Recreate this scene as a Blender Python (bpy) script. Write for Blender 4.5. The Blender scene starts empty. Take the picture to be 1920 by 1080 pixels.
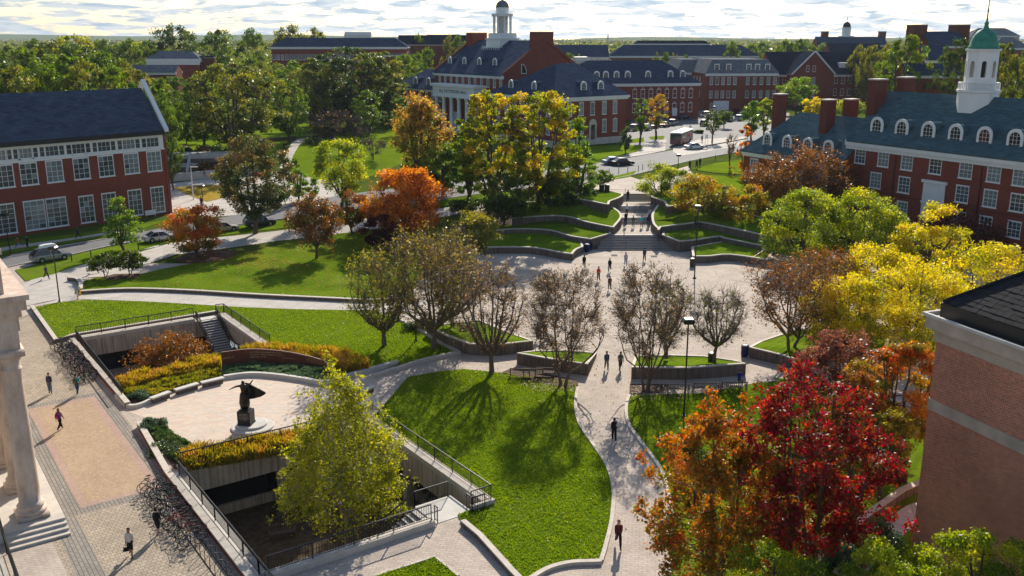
import bpy, bmesh, math, random
import numpy as np
from mathutils import Vector, Matrix
from mathutils.geometry import tessellate_polygon
PI = math.pi
R = math.radians
sc = bpy.context.scene
col = sc.collection
# ------------------------------------------------------------------ camera
FPX = 1764.0
PITCH = R(14.9)
HC = 28.0
cam_d = bpy.data.cameras.new('camera')
cam_d.sensor_width = 36.0
cam_d.lens = 36.0 * FPX / 1920.0
cam_d.clip_start = 0.5
cam_d.clip_end = 20000
cam = bpy.data.objects.new('camera', cam_d)
cam.location = (0, 0, HC)
cam.rotation_euler = (PI/2 - PITCH, 0, 0)
col.objects.link(cam)
sc.camera = cam
# ------------------------------------------------------------------ sun, sky, exposure
SUN_EL, SUN_AZ = R(29.5), R(10.5)        # azimuth from +Y towards +X
sun_dir = Vector((math.sin(SUN_AZ)*math.cos(SUN_EL), math.cos(SUN_AZ)*math.cos(SUN_EL), math.sin(SUN_EL)))
sd = bpy.data.lights.new('sun', 'SUN')
sd.energy = 5.0
sd.angle = R(0.53)
sd.color = (1.0, 0.91, 0.77)
so = bpy.data.objects.new('sun', sd)
so.rotation_euler = sun_dir.to_track_quat('Z', 'Y').to_euler()
so.location = (0, 0, 80)
col.objects.link(so)
vs = sc.view_settings
vs.view_transform = 'Standard'
vs.look = 'None'
vs.exposure = 0.62
vs.gamma = 1.0
vs.use_curve_mapping = False
w = bpy.data.worlds.new('World')
sc.world = w
w.use_nodes = True
nt = w.node_tree
nt.nodes.clear()
def N(t, kind, **kw):
    n = t.nodes.new(kind)
    for k, v in kw.items():
        setattr(n, k, v)
    return n
def math_node(t, op, a, b=None, clamp=False):
    n = t.nodes.new('ShaderNodeMath'); n.operation = op; n.use_clamp = clamp
    for i, x in enumerate((a, b)):
        if x is None: continue
        if isinstance(x, (int, float)): n.inputs[i].default_value = x
        else: t.links.new(x, n.inputs[i])
    return n.outputs[0]
sky = N(nt, 'ShaderNodeTexSky', sky_type='NISHITA')
sky.sun_disc = False
sky.sun_elevation = SUN_EL
sky.sun_rotation = SUN_AZ
sky.air_density = 1.0
sky.dust_density = 1.0
sky.ozone_density = 1.5
tc = N(nt, 'ShaderNodeTexCoord')
sep = N(nt, 'ShaderNodeSeparateXYZ')
nt.links.new(tc.outputs['Generated'], sep.inputs[0])
zz = math_node(nt, 'MAXIMUM', sep.outputs[2], 0.0)
den = math_node(nt, 'ADD', zz, 0.14)
cx = math_node(nt, 'DIVIDE', sep.outputs[0], den)
cy = math_node(nt, 'DIVIDE', sep.outputs[1], den)
comb = N(nt, 'ShaderNodeCombineXYZ')
nt.links.new(cx, comb.inputs[0]); nt.links.new(cy, comb.inputs[1])
n1 = N(nt, 'ShaderNodeTexNoise'); n1.inputs['Scale'].default_value = 3.4; n1.inputs['Detail'].default_value = 8; n1.inputs['Roughness'].default_value = 0.6
nt.links.new(comb.outputs[0], n1.inputs['Vector'])
cov = math_node(nt, 'MULTIPLY', zz, 0.35)            # overlap of clouds thins out overhead
nn = math_node(nt, 'SUBTRACT', n1.outputs[0], cov)
ramp = N(nt, 'ShaderNodeValToRGB')
ramp.color_ramp.elements[0].position = 0.41; ramp.color_ramp.elements[0].color = (0, 0, 0, 1)
ramp.color_ramp.elements[1].position = 0.54; ramp.color_ramp.elements[1].color = (1, 1, 1, 1)
nt.links.new(nn, ramp.inputs[0])
# cloud colour: thin parts glow, thick undersides grey; brighter towards the sun
n2 = N(nt, 'ShaderNodeTexNoise'); n2.inputs['Scale'].default_value = 5.0; n2.inputs['Detail'].default_value = 7
nt.links.new(comb.outputs[0], n2.inputs['Vector'])
r2 = N(nt, 'ShaderNodeValToRGB')
r2.color_ramp.elements[0].position = 0.36; r2.color_ramp.elements[0].color = (0.46, 0.58, 0.70, 1)
r2.color_ramp.elements[1].position = 0.56; r2.color_ramp.elements[1].color = (0.74, 0.79, 0.82, 1)
nt.links.new(n2.outputs[0], r2.inputs[0])
dot = N(nt, 'ShaderNodeVectorMath', operation='DOT_PRODUCT')
dot.inputs[1].default_value = sun_dir
nt.links.new(tc.outputs['Generated'], dot.inputs[0])
dd = math_node(nt, 'MAXIMUM', dot.outputs['Value'], 0.0)
dd = math_node(nt, 'POWER', dd, 2.0)
gl = math_node(nt, 'MULTIPLY_ADD', dd, 0.44); nt.nodes[-1].inputs[2].default_value = 0.42
cc = N(nt, 'ShaderNodeVectorMath', operation='SCALE')
nt.links.new(r2.outputs[0], cc.inputs[0]); nt.links.new(gl, cc.inputs['Scale'])
sk = N(nt, 'ShaderNodeVectorMath', operation='SCALE'); sk.inputs['Scale'].default_value = 0.10
nt.links.new(sky.outputs[0], sk.inputs[0])
mx = N(nt, 'ShaderNodeMix', data_type='RGBA')
nt.links.new(ramp.outputs[0], mx.inputs[0])
nt.links.new(sk.outputs[0], mx.inputs[6]); nt.links.new(cc.outputs[0], mx.inputs[7])
bg = N(nt, 'ShaderNodeBackground'); bg.inputs[1].default_value = 1.0
nt.links.new(mx.outputs[2], bg.inputs[0])
wo = N(nt, 'ShaderNodeOutputWorld')
nt.links.new(bg.outputs[0], wo.inputs[0])
sc.cycles.max_bounces = 6
sc.cycles.diffuse_bounces = 3
sc.cycles.transparent_max_bounces = 8

# ------------------------------------------------------------------ geometry helpers
SP, CP = math.sin(PITCH), math.cos(PITCH)
def ray(u, v):
    x = (u-960)/FPX; y = -(v-540)/FPX
    return (x, CP+y*SP, -SP+y*CP)
def at(u, v, z=0.0):                       # measured pixel of the photograph -> ground point at height z
    d = ray(u, v); t = (z-HC)/d[2]
    return (d[0]*t, d[1]*t)
def sm(t):
    t = max(0.0, min(1.0, t)); return t*t*(3-2*t)
def terrain(x, y):                          # the campus mall rises 4 m beyond the plaza
    a = sm((x+48)/44)*sm((y-125)/26)
    b = sm((y-165)/60)
    z = 4*max(a, b)
    if 9.5 < x < 27.5 and 124 < y < 152:      # cut for the steps
        z = min(z, 0.0 if y < 128.5 else 1.1 if y < 137.5 else 1.9 if y < 143 else 2.6 if y < 148.5 else 3.6)
    return z
def gat(u, v):
    z = 0.0
    for i in range(30):
        x, y = at(u, v, z); z += (terrain(x, y)-z)*0.6
    x, y = at(u, v, z)
    return x, y, terrain(x, y)
def height_at(x, y, v):                     # height of the point above (x,y) seen at photo row v
    yy = -(v-540)/FPX
    k = (-SP+yy*CP)/(CP+yy*SP)
    return HC + k*y
class MB:
    def __init__(s): s.v = []; s.f = []; s.m = []; s.mi = 0; s.M = None
    def add(s, vs, fs, mi=None):
        b = len(s.v)
        if s.M is not None: vs = [tuple(s.M @ Vector(p)) for p in vs]
        s.v += [tuple(p) for p in vs]
        s.f += [tuple(b+i for i in f) for f in fs]
        s.m += [s.mi if mi is None else mi]*len(fs)
    def box(s, x0, x1, y0, y1, z0, z1, mi=None):
        s.add([(x0,y0,z0),(x1,y0,z0),(x1,y1,z0),(x0,y1,z0),(x0,y0,z1),(x1,y0,z1),(x1,y1,z1),(x0,y1,z1)],
              [(0,3,2,1),(4,5,6,7),(0,1,5,4),(1,2,6,5),(2,3,7,6),(3,0,4,7)], mi)
    def prism(s, poly, z0, z1, mi=None, top=True):
        n = len(poly)
        ar = sum(poly[i][0]*poly[(i+1)%n][1]-poly[(i+1)%n][0]*poly[i][1] for i in range(n))
        if ar < 0: poly = poly[::-1]
        vs = [(p[0],p[1],z0) for p in poly]+[(p[0],p[1],z1) for p in poly]
        fs = [(i,(i+1)%n,n+(i+1)%n,n+i) for i in range(n)]
        if top: fs += [tuple(range(n,2*n)), tuple(range(n-1,-1,-1))]
        s.add(vs, fs, mi)
    def tube(s, pts, rad, n=6, mi=None, cap=True):
        pts = [Vector(p) for p in pts]
        if not isinstance(rad, (list, tuple)): rad = [rad]*len(pts)
        vs = []
        for i, p in enumerate(pts):
            d = (pts[min(i+1,len(pts)-1)]-pts[max(i-1,0)])
            if d.length < 1e-6: d = Vector((0,0,1))
            d.normalize()
            a = d.cross(Vector((0,0,1)))
            if a.length < 0.05: a = d.cross(Vector((1,0,0)))
            a.normalize(); b = d.cross(a)
            for k in range(n):
                t = 2*PI*k/n
                vs.append(p + a*math.cos(t)*rad[i] + b*math.sin(t)*rad[i])
        fs = []
        for i in range(len(pts)-1):
            for k in range(n):
                fs.append((i*n+k, i*n+(k+1)%n, (i+1)*n+(k+1)%n, (i+1)*n+k))
        if cap:
            fs += [tuple(range(n-1,-1,-1)), tuple(range((len(pts)-1)*n, len(pts)*n))]
        s.add(vs, fs, mi)
    def lathe(s, prof, n=16, c=(0,0), mi=None):
        vs = []
        for r, z in prof:
            for k in range(n):
                t = 2*PI*(k+.5)/n
                vs.append((c[0]+r*math.cos(t), c[1]+r*math.sin(t), z))
        fs = []
        for i in range(len(prof)-1):
            for k in range(n):
                fs.append((i*n+k, i*n+(k+1)%n, (i+1)*n+(k+1)%n, (i+1)*n+k))
        fs += [tuple(range(n-1,-1,-1)), tuple(range((len(prof)-1)*n, len(prof)*n))]
        s.add(vs, fs, mi)
    def mesh(s, name, mats, smooth=False):
        me = bpy.data.meshes.new(name)
        me.from_pydata(s.v, [], s.f)
        if not isinstance(mats, (list, tuple)): mats = [mats]
        for m in mats: me.materials.append(m)
        me.polygons.foreach_set('material_index', s.m)
        if smooth: me.polygons.foreach_set('use_smooth', [True]*len(s.f))
        me.update()
        return me
    def build(s, name, mats, parent=None, smooth=False, loc=None, rz=0.0):
        return link(name, s.mesh(name, mats, smooth), parent, loc, rz)
def link(name, me, parent=None, loc=None, rz=0.0):
    o = bpy.data.objects.new(name, me)
    col.objects.link(o)
    if parent is not None: o.parent = parent
    if loc is not None: o.location = loc
    if rz: o.rotation_euler.z = rz
    return o
def tag(o, label=None, cat=None, group=None, kind=None):
    if label: o['label'] = label
    if cat: o['category'] = cat
    if group: o['group'] = group
    if kind: o['kind'] = kind
    return o
def thing(name, loc, rz, label, cat, group=None):
    o = bpy.data.objects.new(name, None)
    o.empty_display_size = 0.3
    col.objects.link(o)
    o.location = loc; o.rotation_euler.z = rz
    return tag(o, label, cat, group)
def kids(o): return o.children
def copy_tree(o, parent=None, depth=0):
    c = o.copy(); col.objects.link(c); c.parent = parent
    for ch in list(o.children): copy_tree(ch, c, depth+1)
    return c

# ------------------------------------------------------------------ materials
def lin(h):
    h = h.lstrip('#'); r = [int(h[i:i+2],16)/255 for i in (0,2,4)]
    return tuple(((c+0.055)/1.055)**2.4 if c > 0.04 else c/12.92 for c in r)
def new_mat(name):
    m = bpy.data.materials.new(name); m.use_nodes = True
    t = m.node_tree; t.nodes.clear()
    out = N(t, 'ShaderNodeOutputMaterial')
    p = N(t, 'ShaderNodeBsdfPrincipled')
    t.links.new(p.outputs[0], out.inputs[0])
    return m, t, p, out
def ramp_node(t, src, stops, interp='LINEAR'):
    r = N(t, 'ShaderNodeValToRGB'); r.color_ramp.interpolation = interp
    els = r.color_ramp.elements
    while len(els) < len(stops): els.new(0.5)
    for e, (p, c) in zip(els, stops):
        e.position = p; e.color = (*c, 1)
    t.links.new(src, r.inputs[0])
    return r.outputs[0]
def coords(t, scale=(1,1,1), kind='Object'):
    c = N(t, 'ShaderNodeTexCoord'); m = N(t, 'ShaderNodeMapping')
    m.inputs['Scale'].default_value = scale
    t.links.new(c.outputs[kind], m.inputs[0]); return m.outputs[0]
def world_pos(t, scale=(1,1,1), rz=0.0):
    g = N(t, 'ShaderNodeNewGeometry'); m = N(t, 'ShaderNodeMapping')
    m.inputs['Scale'].default_value = scale; m.inputs['Rotation'].default_value = (0,0,rz)
    t.links.new(g.outputs['Position'], m.inputs[0]); return m.outputs[0]
def noise(t, vec, scale, detail=4, rough=0.55):
    n = N(t, 'ShaderNodeTexNoise'); n.inputs['Scale'].default_value = scale
    n.inputs['Detail'].default_value = detail; n.inputs['Roughness'].default_value = rough
    t.links.new(vec, n.inputs['Vector']); return n.outputs[0]
def bump(t, p, h, strength, dist=0.02):
    b = N(t, 'ShaderNodeBump'); b.inputs['Strength'].default_value = strength; b.inputs['Distance'].default_value = dist
    t.links.new(h, b.inputs['Height']); t.links.new(b.outputs[0], p.inputs['Normal'])
def mixc(t, fac, a, b, blend='MIX'):
    m = N(t, 'ShaderNodeMix', data_type='RGBA', blend_type=blend)
    for i, x in ((0, fac), (6, a), (7, b)):
        if isinstance(x, (int, float)): m.inputs[i].default_value = x
        elif isinstance(x, tuple): m.inputs[i].default_value = (*x, 1)
        else: t.links.new(x, m.inputs[i])
    return m.outputs[2]
def plain(name, c, rough=0.6, var=0.15, scale=1.5, metal=0.0, spec=0.15, b=0.0, world=True):
    m, t, p, o = new_mat(name)
    v = world_pos(t) if world else coords(t)
    n = noise(t, v, scale, 5, 0.65)
    lo = tuple(x*(1-var) for x in c); hi = tuple(min(1, x*(1+var)) for x in c)
    t.links.new(ramp_node(t, n, [(0.3, lo), (0.7, hi)]), p.inputs['Base Color'])
    p.inputs['Roughness'].default_value = rough; p.inputs['Metallic'].default_value = metal
    p.inputs['Specular IOR Level'].default_value = spec
    if b: bump(t, p, noise(t, v, scale*8, 3), b)
    return m
def brick_mat(name, c1, c2, mortar, bw=0.2, bh=0.067, msize=0.009, var=0.25, horizontal=False, rz=0.0, rough=0.85, offset=0.5, bs=0.3, bias=0.0, big=None, wear=0.15):
    """brick courses; walls use local x+y along the wall and z up, pavings use world x, y"""
    m, t, p, o = new_mat(name)
    if horizontal:
        v = world_pos(t, rz=rz)
    else:
        c = N(t, 'ShaderNodeTexCoord'); s = N(t, 'ShaderNodeSeparateXYZ'); t.links.new(c.outputs['Object'], s.inputs[0])
        cb = N(t, 'ShaderNodeCombineXYZ')
        t.links.new(math_node(t, 'ADD', s.outputs[0], s.outputs[1]), cb.inputs[0]); t.links.new(s.outputs[2], cb.inputs[1])
        v = cb.outputs[0]
    b = N(t, 'ShaderNodeTexBrick'); b.offset = offset
    b.inputs['Scale'].default_value = 1.0; b.inputs['Brick Width'].default_value = bw; b.inputs['Row Height'].default_value = bh
    b.inputs['Mortar Size'].default_value = msize; b.inputs['Mortar Smooth'].default_value = 0.1; b.inputs['Bias'].default_value = bias
    b.inputs['Color1'].default_value = (*c1, 1); b.inputs['Color2'].default_value = (*c2, 1); b.inputs['Mortar'].default_value = (*mortar, 1)
    t.links.new(v, b.inputs['Vector'])
    wp = world_pos(t)
    n = noise(t, wp, 0.35, 6, 0.7)
    f = ramp_node(t, n, [(0.3, (1-wear,)*3), (0.72, (1+wear*0.7,)*3)])
    cl = mixc(t, 1.0, b.outputs[0], f, 'MULTIPLY')
    n3 = noise(t, wp, 6.0, 3, 0.7)
    cl = mixc(t, 1.0, cl, ramp_node(t, n3, [(0.3, (0.85,)*3), (0.7, (1.12,)*3)]), 'MULTIPLY')
    t.links.new(cl, p.inputs['Base Color'])
    p.inputs['Roughness'].default_value = rough; p.inputs['Specular IOR Level'].default_value = 0.08
    if bs: 
        inv = math_node(t, 'SUBTRACT', 1.0, b.outputs[1]); bump(t, p, inv, bs, 0.008)
    return m
M = {}
M['brick'] = brick_mat('red brick', (0.27,0.066,0.040), (0.19,0.048,0.033), (0.21,0.09,0.065), msize=0.007)
M['brick_dark'] = brick_mat('dark red brick', (0.185,0.055,0.038), (0.135,0.04,0.03), (0.15,0.07,0.055), msize=0.007)
M['brick_near'] = brick_mat('weathered red brick', (0.56,0.18,0.10), (0.36,0.11,0.065), (0.66,0.52,0.40), bw=0.24, bh=0.08, msize=0.008, bs=0.6, wear=0.22)
def slate_mat(name, c1, c2, bw=0.9, bh=0.28, gap=None, bs=0.5, wear=.3):
    m, t, p, o = new_mat(name)
    c = N(t, 'ShaderNodeTexCoord'); s = N(t, 'ShaderNodeSeparateXYZ'); t.links.new(c.outputs['Object'], s.inputs[0])
    cb = N(t, 'ShaderNodeCombineXYZ')
    t.links.new(math_node(t, 'ADD', s.outputs[0], s.outputs[1]), cb.inputs[0]); t.links.new(math_node(t, 'MULTIPLY', s.outputs[2], 1.35), cb.inputs[1])
    b = N(t, 'ShaderNodeTexBrick'); b.inputs['Scale'].default_value = 1.0
    b.inputs['Brick Width'].default_value = bw; b.inputs['Row Height'].default_value = bh
    b.inputs['Mortar Size'].default_value = 0.02; b.inputs['Mortar Smooth'].default_value = 0.4
    b.inputs['Color1'].default_value = (*c1,1); b.inputs['Color2'].default_value = (*c2,1)
    b.inputs['Mortar'].default_value = (*[x*0.45 for x in c1],1)
    t.links.new(cb.outputs[0], b.inputs['Vector'])
    n = noise(t, world_pos(t, (1,1,3)), 0.5, 7, 0.75)
    cl = mixc(t, 1.0, b.outputs[0], ramp_node(t, n, [(0.3, (1-wear,)*3), (0.7, (1+wear,)*3)]), 'MULTIPLY')
    t.links.new(cl, p.inputs['Base Color'])
    p.inputs['Roughness'].default_value = 1.0; p.inputs['Specular IOR Level'].default_value = 0.0
    bump(t, p, math_node(t, 'SUBTRACT', 1.0, b.outputs[1]), bs, 0.03)
    return m
M['slate'] = slate_mat('blue grey slate', (0.066,0.088,0.130), (0.045,0.062,0.096))
M['slate_teal'] = slate_mat('weathered green slate', (0.085,0.138,0.152), (0.062,0.105,0.120))
M['slate_dark'] = slate_mat('dark slate', (0.028,0.038,0.058), (0.018,0.026,0.042))
M['slate_pale'] = slate_mat('pale grey slate', (0.20,0.20,0.21), (0.14,0.15,0.17))
M['slate_near'] = plain('charcoal slate', (0.022,0.022,0.026), 0.8, 0.35, 1.3, b=0.3, spec=0.1)
M['white'] = plain('white painted wood', (0.74,0.74,0.72), 0.45, 0.05, 0.8)
M['stone_tan'] = plain('tan weathered limestone', (0.46,0.37,0.29), 0.85, 0.22, 0.7, b=0.1)
M['stone'] = plain('pale limestone', (0.52,0.47,0.41), 0.8, 0.14, 0.9, b=0.1)
def streak_mat(name, c, joint=2.4):
    m, t, p, o = new_mat(name)
    n = noise(t, world_pos(t), 0.6, 6, 0.7)
    st = noise(t, world_pos(t, (5,5,0.22)), 1.0, 4, 0.7)
    base = ramp_node(t, n, [(0.3,tuple(x*0.80 for x in c)),(0.7,tuple(x*1.15 for x in c))])
    base = mixc(t, 1.0, base, ramp_node(t, st, [(0.36,(0.55,0.52,0.48)),(0.56,(1,1,1))]), 'MULTIPLY')
    cs = N(t,'ShaderNodeSeparateXYZ'); t.links.new(world_pos(t, rz=-AX_), cs.inputs[0])
    fr = math_node(t,'FRACT',math_node(t,'DIVIDE',cs.outputs[0],joint)); jn = math_node(t,'LESS_THAN',fr,0.012)
    t.links.new(mixc(t, math_node(t,'MULTIPLY',jn,0.6), base, (0.08,0.07,0.06)), p.inputs['Base Color'])
    p.inputs['Roughness'].default_value = 0.9; p.inputs['Specular IOR Level'].default_value = 0.1
    bump(t, p, noise(t, world_pos(t), 9, 4), 0.2)
    return m
AX_ = math.atan2(0.575, 0.818)
M['concrete'] = streak_mat('streaked concrete', (0.48,0.41,0.33))
M['concrete_light'] = plain('light concrete', (0.52,0.50,0.46), 0.85, 0.12, 1.0, b=0.1)
M['wallstone'] = streak_mat('brown aggregate wall', (0.175,0.14,0.115), 1.5)
M['coping'] = plain('stone coping', (0.50,0.45,0.39), 0.8, 0.15, 2.0, b=0.1)
M['mulch'] = plain('bark mulch', (0.09,0.055,0.04), 0.95, 0.5, 6, b=0.8)
M['asphalt'] = plain('worn asphalt', (0.14,0.14,0.145), 0.85, 0.14, 0.7, b=0.1)
M['paint'] = plain('road paint', (0.65,0.65,0.62), 0.7, 0.15, 3)
M['metal_black'] = plain('black painted metal', (0.012,0.012,0.013), 0.4, 0.3, 4, spec=0.5)
M['metal_grey'] = plain('galvanised metal', (0.42,0.43,0.44), 0.35, 0.1, 3, metal=0.7)
M['bronze'] = plain('dark bronze', (0.018,0.017,0.014), 0.38, 0.4, 5, metal=0.5, spec=0.6)
M['granite'] = plain('dark polished granite', (0.03,0.028,0.028), 0.3, 0.2, 12)
M['copper'] = plain('verdigris copper', (0.05,0.22,0.15), 0.6, 0.25, 1.2)
M['yellow'] = plain('yellow paint', (0.65,0.42,0.02), 0.5, 0.1, 3)
M['wood'] = plain('weathered teak', (0.16,0.12,0.09), 0.8, 0.25, 8)
M['dark'] = plain('near black panel', (0.012,0.011,0.011), 0.5, 0.3, 2)  # near black colour of the fountain panels
M['soil'] = plain('courtyard soil and leaves', (0.10,0.07,0.045), 0.95, 0.5, 2.5, b=0.5)
M['rubber'] = plain('black rubber', (0.012,0.012,0.012), 0.75, 0.2, 8)
M['bin_blue'] = plain('dark blue plastic', (0.012,0.018,0.09), 0.45, 0.1, 3)
def corten_mat():
    m, t, p, o = new_mat('rusted steel')
    n = noise(t, world_pos(t, (1,1,0.4)), 3.0, 6, 0.7)
    base = ramp_node(t, n, [(0.3,(0.07,0.018,0.009)),(0.7,(0.16,0.045,0.018))])
    # rows of small quotation text, pale, too small to read
    c = N(t, 'ShaderNodeTexCoord'); mp = N(t, 'ShaderNodeMapping'); t.links.new(c.outputs['UV'], mp.inputs[0])
    w1 = N(t, 'ShaderNodeSeparateXYZ'); t.links.new(mp.outputs[0], w1.inputs[0])
    rows = math_node(t, 'GREATER_THAN', math_node(t, 'FRACT', math_node(t, 'MULTIPLY', w1.outputs[1], 6.0)), 0.62)
    cb = N(t, 'ShaderNodeCombineXYZ'); t.links.new(math_node(t, 'MULTIPLY', w1.outputs[0], 90.0), cb.inputs[0]); t.links.new(math_node(t, 'FLOOR', math_node(t, 'MULTIPLY', w1.outputs[1], 6.0)), cb.inputs[1])
    letters = math_node(t, 'GREATER_THAN', noise(t, cb.outputs[0], 1.0, 2, 0.8), 0.47)
    cb2 = N(t, 'ShaderNodeCombineXYZ'); t.links.new(math_node(t, 'MULTIPLY', w1.outputs[0], 4.0), cb2.inputs[0]); t.links.new(math_node(t, 'FLOOR', math_node(t, 'MULTIPLY', w1.outputs[1], 6.0)), cb2.inputs[1])
    blocks = math_node(t, 'GREATER_THAN', noise(t, cb2.outputs[0], 1.0, 0, 0.5), 0.5)
    top = math_node(t, 'GREATER_THAN', w1.outputs[1], 0.35)
    f = math_node(t, 'MULTIPLY', math_node(t, 'MULTIPLY', rows, letters), math_node(t, 'MULTIPLY', blocks, top))
    t.links.new(mixc(t, math_node(t, 'MULTIPLY', f, 0.7), base, (0.42,0.30,0.16)), p.inputs['Base Color'])
    p.inputs['Roughness'].default_value = 0.7
    return m
M['corten'] = corten_mat()
def glass_mat(name, c, rough=0.08, var=0.5):
    m, t, p, o = new_mat(name)
    oi = N(t, 'ShaderNodeObjectInfo')
    n = noise(t, world_pos(t), 0.8, 3)
    f = math_node(t, 'ADD', math_node(t, 'MULTIPLY', oi.outputs['Random'], 0.5), math_node(t, 'MULTIPLY', n, 0.5))
    t.links.new(ramp_node(t, f, [(0.15, tuple(x*(1-var) for x in c)), (0.85, tuple(x*(1+var) for x in c))]), p.inputs['Base Color'])
    p.inputs['Roughness'].default_value = rough
    p.inputs['Specular IOR Level'].default_value = 0.8
    return m
M['glass'] = glass_mat('window glass', (0.065,0.085,0.085))
M['glass_blind'] = glass_mat('window glass with blind', (0.20,0.24,0.235), var=0.25)
M['glass_dark'] = glass_mat('dark window glass', (0.02,0.024,0.028))
def grass_mat(name, stops, stripe=None, dry=0.0):
    m, t, p, o = new_mat(name)
    wp = world_pos(t)
    n = noise(t, wp, 0.22, 5, 0.6); n2 = noise(t, wp, 5.0, 5, 0.75)
    f = math_node(t, 'ADD', math_node(t, 'MULTIPLY', n, 0.6), math_node(t, 'MULTIPLY', n2, 0.4))
    if stripe is not None:
        sp = world_pos(t, rz=stripe); wv = N(t, 'ShaderNodeTexWave'); wv.wave_profile = 'SIN'
        wv.inputs['Scale'].default_value = 0.42; wv.inputs['Distortion'].default_value = 1.6; wv.inputs['Detail'].default_value = 3; wv.inputs['Detail Scale'].default_value = 1.5
        t.links.new(sp, wv.inputs['Vector'])
        f = math_node(t, 'ADD', f, math_node(t, 'MULTIPLY', math_node(t, 'SUBTRACT', wv.outputs[1], 0.5), 0.09))
    base = ramp_node(t, f, stops)
    n5 = noise(t, wp, 0.09, 6, 0.7)
    base = mixc(t, ramp_node(t, n5, [(0.50,(0,0,0)),(0.70,(0.28,0.28,0.28))]), base, (0.20,0.19,0.045))
    p.inputs['Roughness'].default_value = 1.0; p.inputs['Specular IOR Level'].default_value = 0.0
    t.links.new(base, p.inputs['Base Color'])
    n4 = noise(t, world_pos(t, (1,1,1)), 14.0, 4, 0.8)
    hh = math_node(t, 'ADD', math_node(t, 'MULTIPLY', n4, 0.6), math_node(t, 'MULTIPLY', n2, 0.6))
    bump(t, p, hh, 0.9, 0.10)
    return m
G1, G2, G3 = (0.050,0.098,0.006), (0.108,0.176,0.010), (0.175,0.245,0.020)
M['grass'] = grass_mat('mown grass', [(0.3,G1),(0.5,G2),(0.72,G3)], stripe=R(35))
M['grass_far'] = grass_mat('pale far lawn', [(0.3,(0.09,0.15,0.008)),(0.55,(0.155,0.225,0.012)),(0.75,(0.23,0.29,0.02))])  # paler, yellower grass than the mown lawns
M['grass_dry'] = grass_mat('dry golden lawn', [(0.3,(0.20,0.17,0.03)),(0.55,(0.36,0.25,0.045)),(0.75,(0.46,0.33,0.08))])
M['far_land'] = grass_mat('wooded far land', [(0.3,(0.025,0.045,0.015)),(0.6,(0.04,0.06,0.02)),(0.75,(0.06,0.07,0.03))])
M['terrain'] = grass_mat('rough ground', [(0.3,(0.045,0.07,0.014)),(0.6,(0.09,0.12,0.02)),(0.75,(0.15,0.13,0.05))])
AX = math.atan2(0.575, 0.818)               # the walk's axes
M['paver_buff'] = brick_mat('buff herringbone paver', (0.47,0.345,0.235), (0.39,0.28,0.185), (0.27,0.20,0.14), 0.22,0.22,0.016, horizontal=True, rz=-AX-R(45), bs=0.35, wear=0.10)
M['paver_tan'] = brick_mat('tan paver', (0.43,0.355,0.27), (0.335,0.28,0.215), (0.20,0.17,0.14), 0.30,0.30,0.020, horizontal=True, rz=-AX, bs=0.35, wear=0.2)
M['paver_pink'] = brick_mat('pink paver', (0.45,0.31,0.25), (0.38,0.265,0.215), (0.29,0.22,0.18), 0.22,0.22,0.015, horizontal=True, rz=-AX, bs=0.35, wear=0.10)
M['paver_grey'] = brick_mat('grey paver', (0.30,0.27,0.235), (0.24,0.22,0.195), (0.13,0.115,0.10), 0.6,0.22,0.022, horizontal=True, rz=-AX-PI/2, bs=0.4, wear=0.16)
M['paver_plaza'] = brick_mat('plaza brick paver', (0.50,0.425,0.36), (0.43,0.365,0.31), (0.33,0.28,0.24), 0.45,0.22,0.016, horizontal=True, rz=0.15, bs=0.3, wear=0.22)
M['sidewalk'] = brick_mat('concrete sidewalk slabs', (0.50,0.46,0.415), (0.455,0.42,0.375), (0.27,0.25,0.22), 1.6, 1.6, 0.02, horizontal=True, rz=0.3, offset=0.0, bs=0.2, wear=0.17)
def flag_mat():
    m, t, p, o = new_mat('cream flagstone')
    wp = world_pos(t, (1.0,2.2,1), rz=0.1)
    v = N(t, 'ShaderNodeTexVoronoi'); v.feature = 'F1'; v.inputs['Scale'].default_value = 1.5; t.links.new(wp, v.inputs['Vector'])
    s = N(t, 'ShaderNodeSeparateColor'); t.links.new(v.outputs['Color'], s.inputs[0])
    base = ramp_node(t, s.outputs[0], [(0.0,(0.46,0.39,0.325)),(0.5,(0.53,0.44,0.36)),(0.75,(0.49,0.36,0.285)),(1.0,(0.56,0.45,0.34))])
    e = N(t, 'ShaderNodeTexVoronoi'); e.feature = 'DISTANCE_TO_EDGE'; e.inputs['Scale'].default_value = 1.5; t.links.new(wp, e.inputs['Vector'])
    j = ramp_node(t, e.outputs['Distance'], [(0.0,(0.80,)*3),(0.05,(1,)*3)])
    t.links.new(mixc(t, 1.0, base, j, 'MULTIPLY'), p.inputs['Base Color'])
    p.inputs['Roughness'].default_value = 0.8
    bump(t, p, e.outputs['Distance'], 0.3, 0.02)
    return m
M['flag'] = flag_mat()
def bark_mat(name, c):
    m, t, p, o = new_mat(name)
    n = noise(t, coords(t, (6,6,1.2)), 2.0, 5, 0.7)
    t.links.new(ramp_node(t, n, [(0.3, tuple(x*0.55 for x in c)), (0.7, tuple(x*1.3 for x in c))]), p.inputs['Base Color'])
    p.inputs['Roughness'].default_value = 0.9
    bump(t, p, n, 0.5, 0.03)
    return m
M['bark'] = bark_mat('brown bark', (0.10,0.072,0.056))
M['bark_grey'] = bark_mat('grey brown twigs', (0.135,0.098,0.075))
M['bark_white'] = bark_mat('pale birch bark', (0.34,0.30,0.25))
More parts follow.
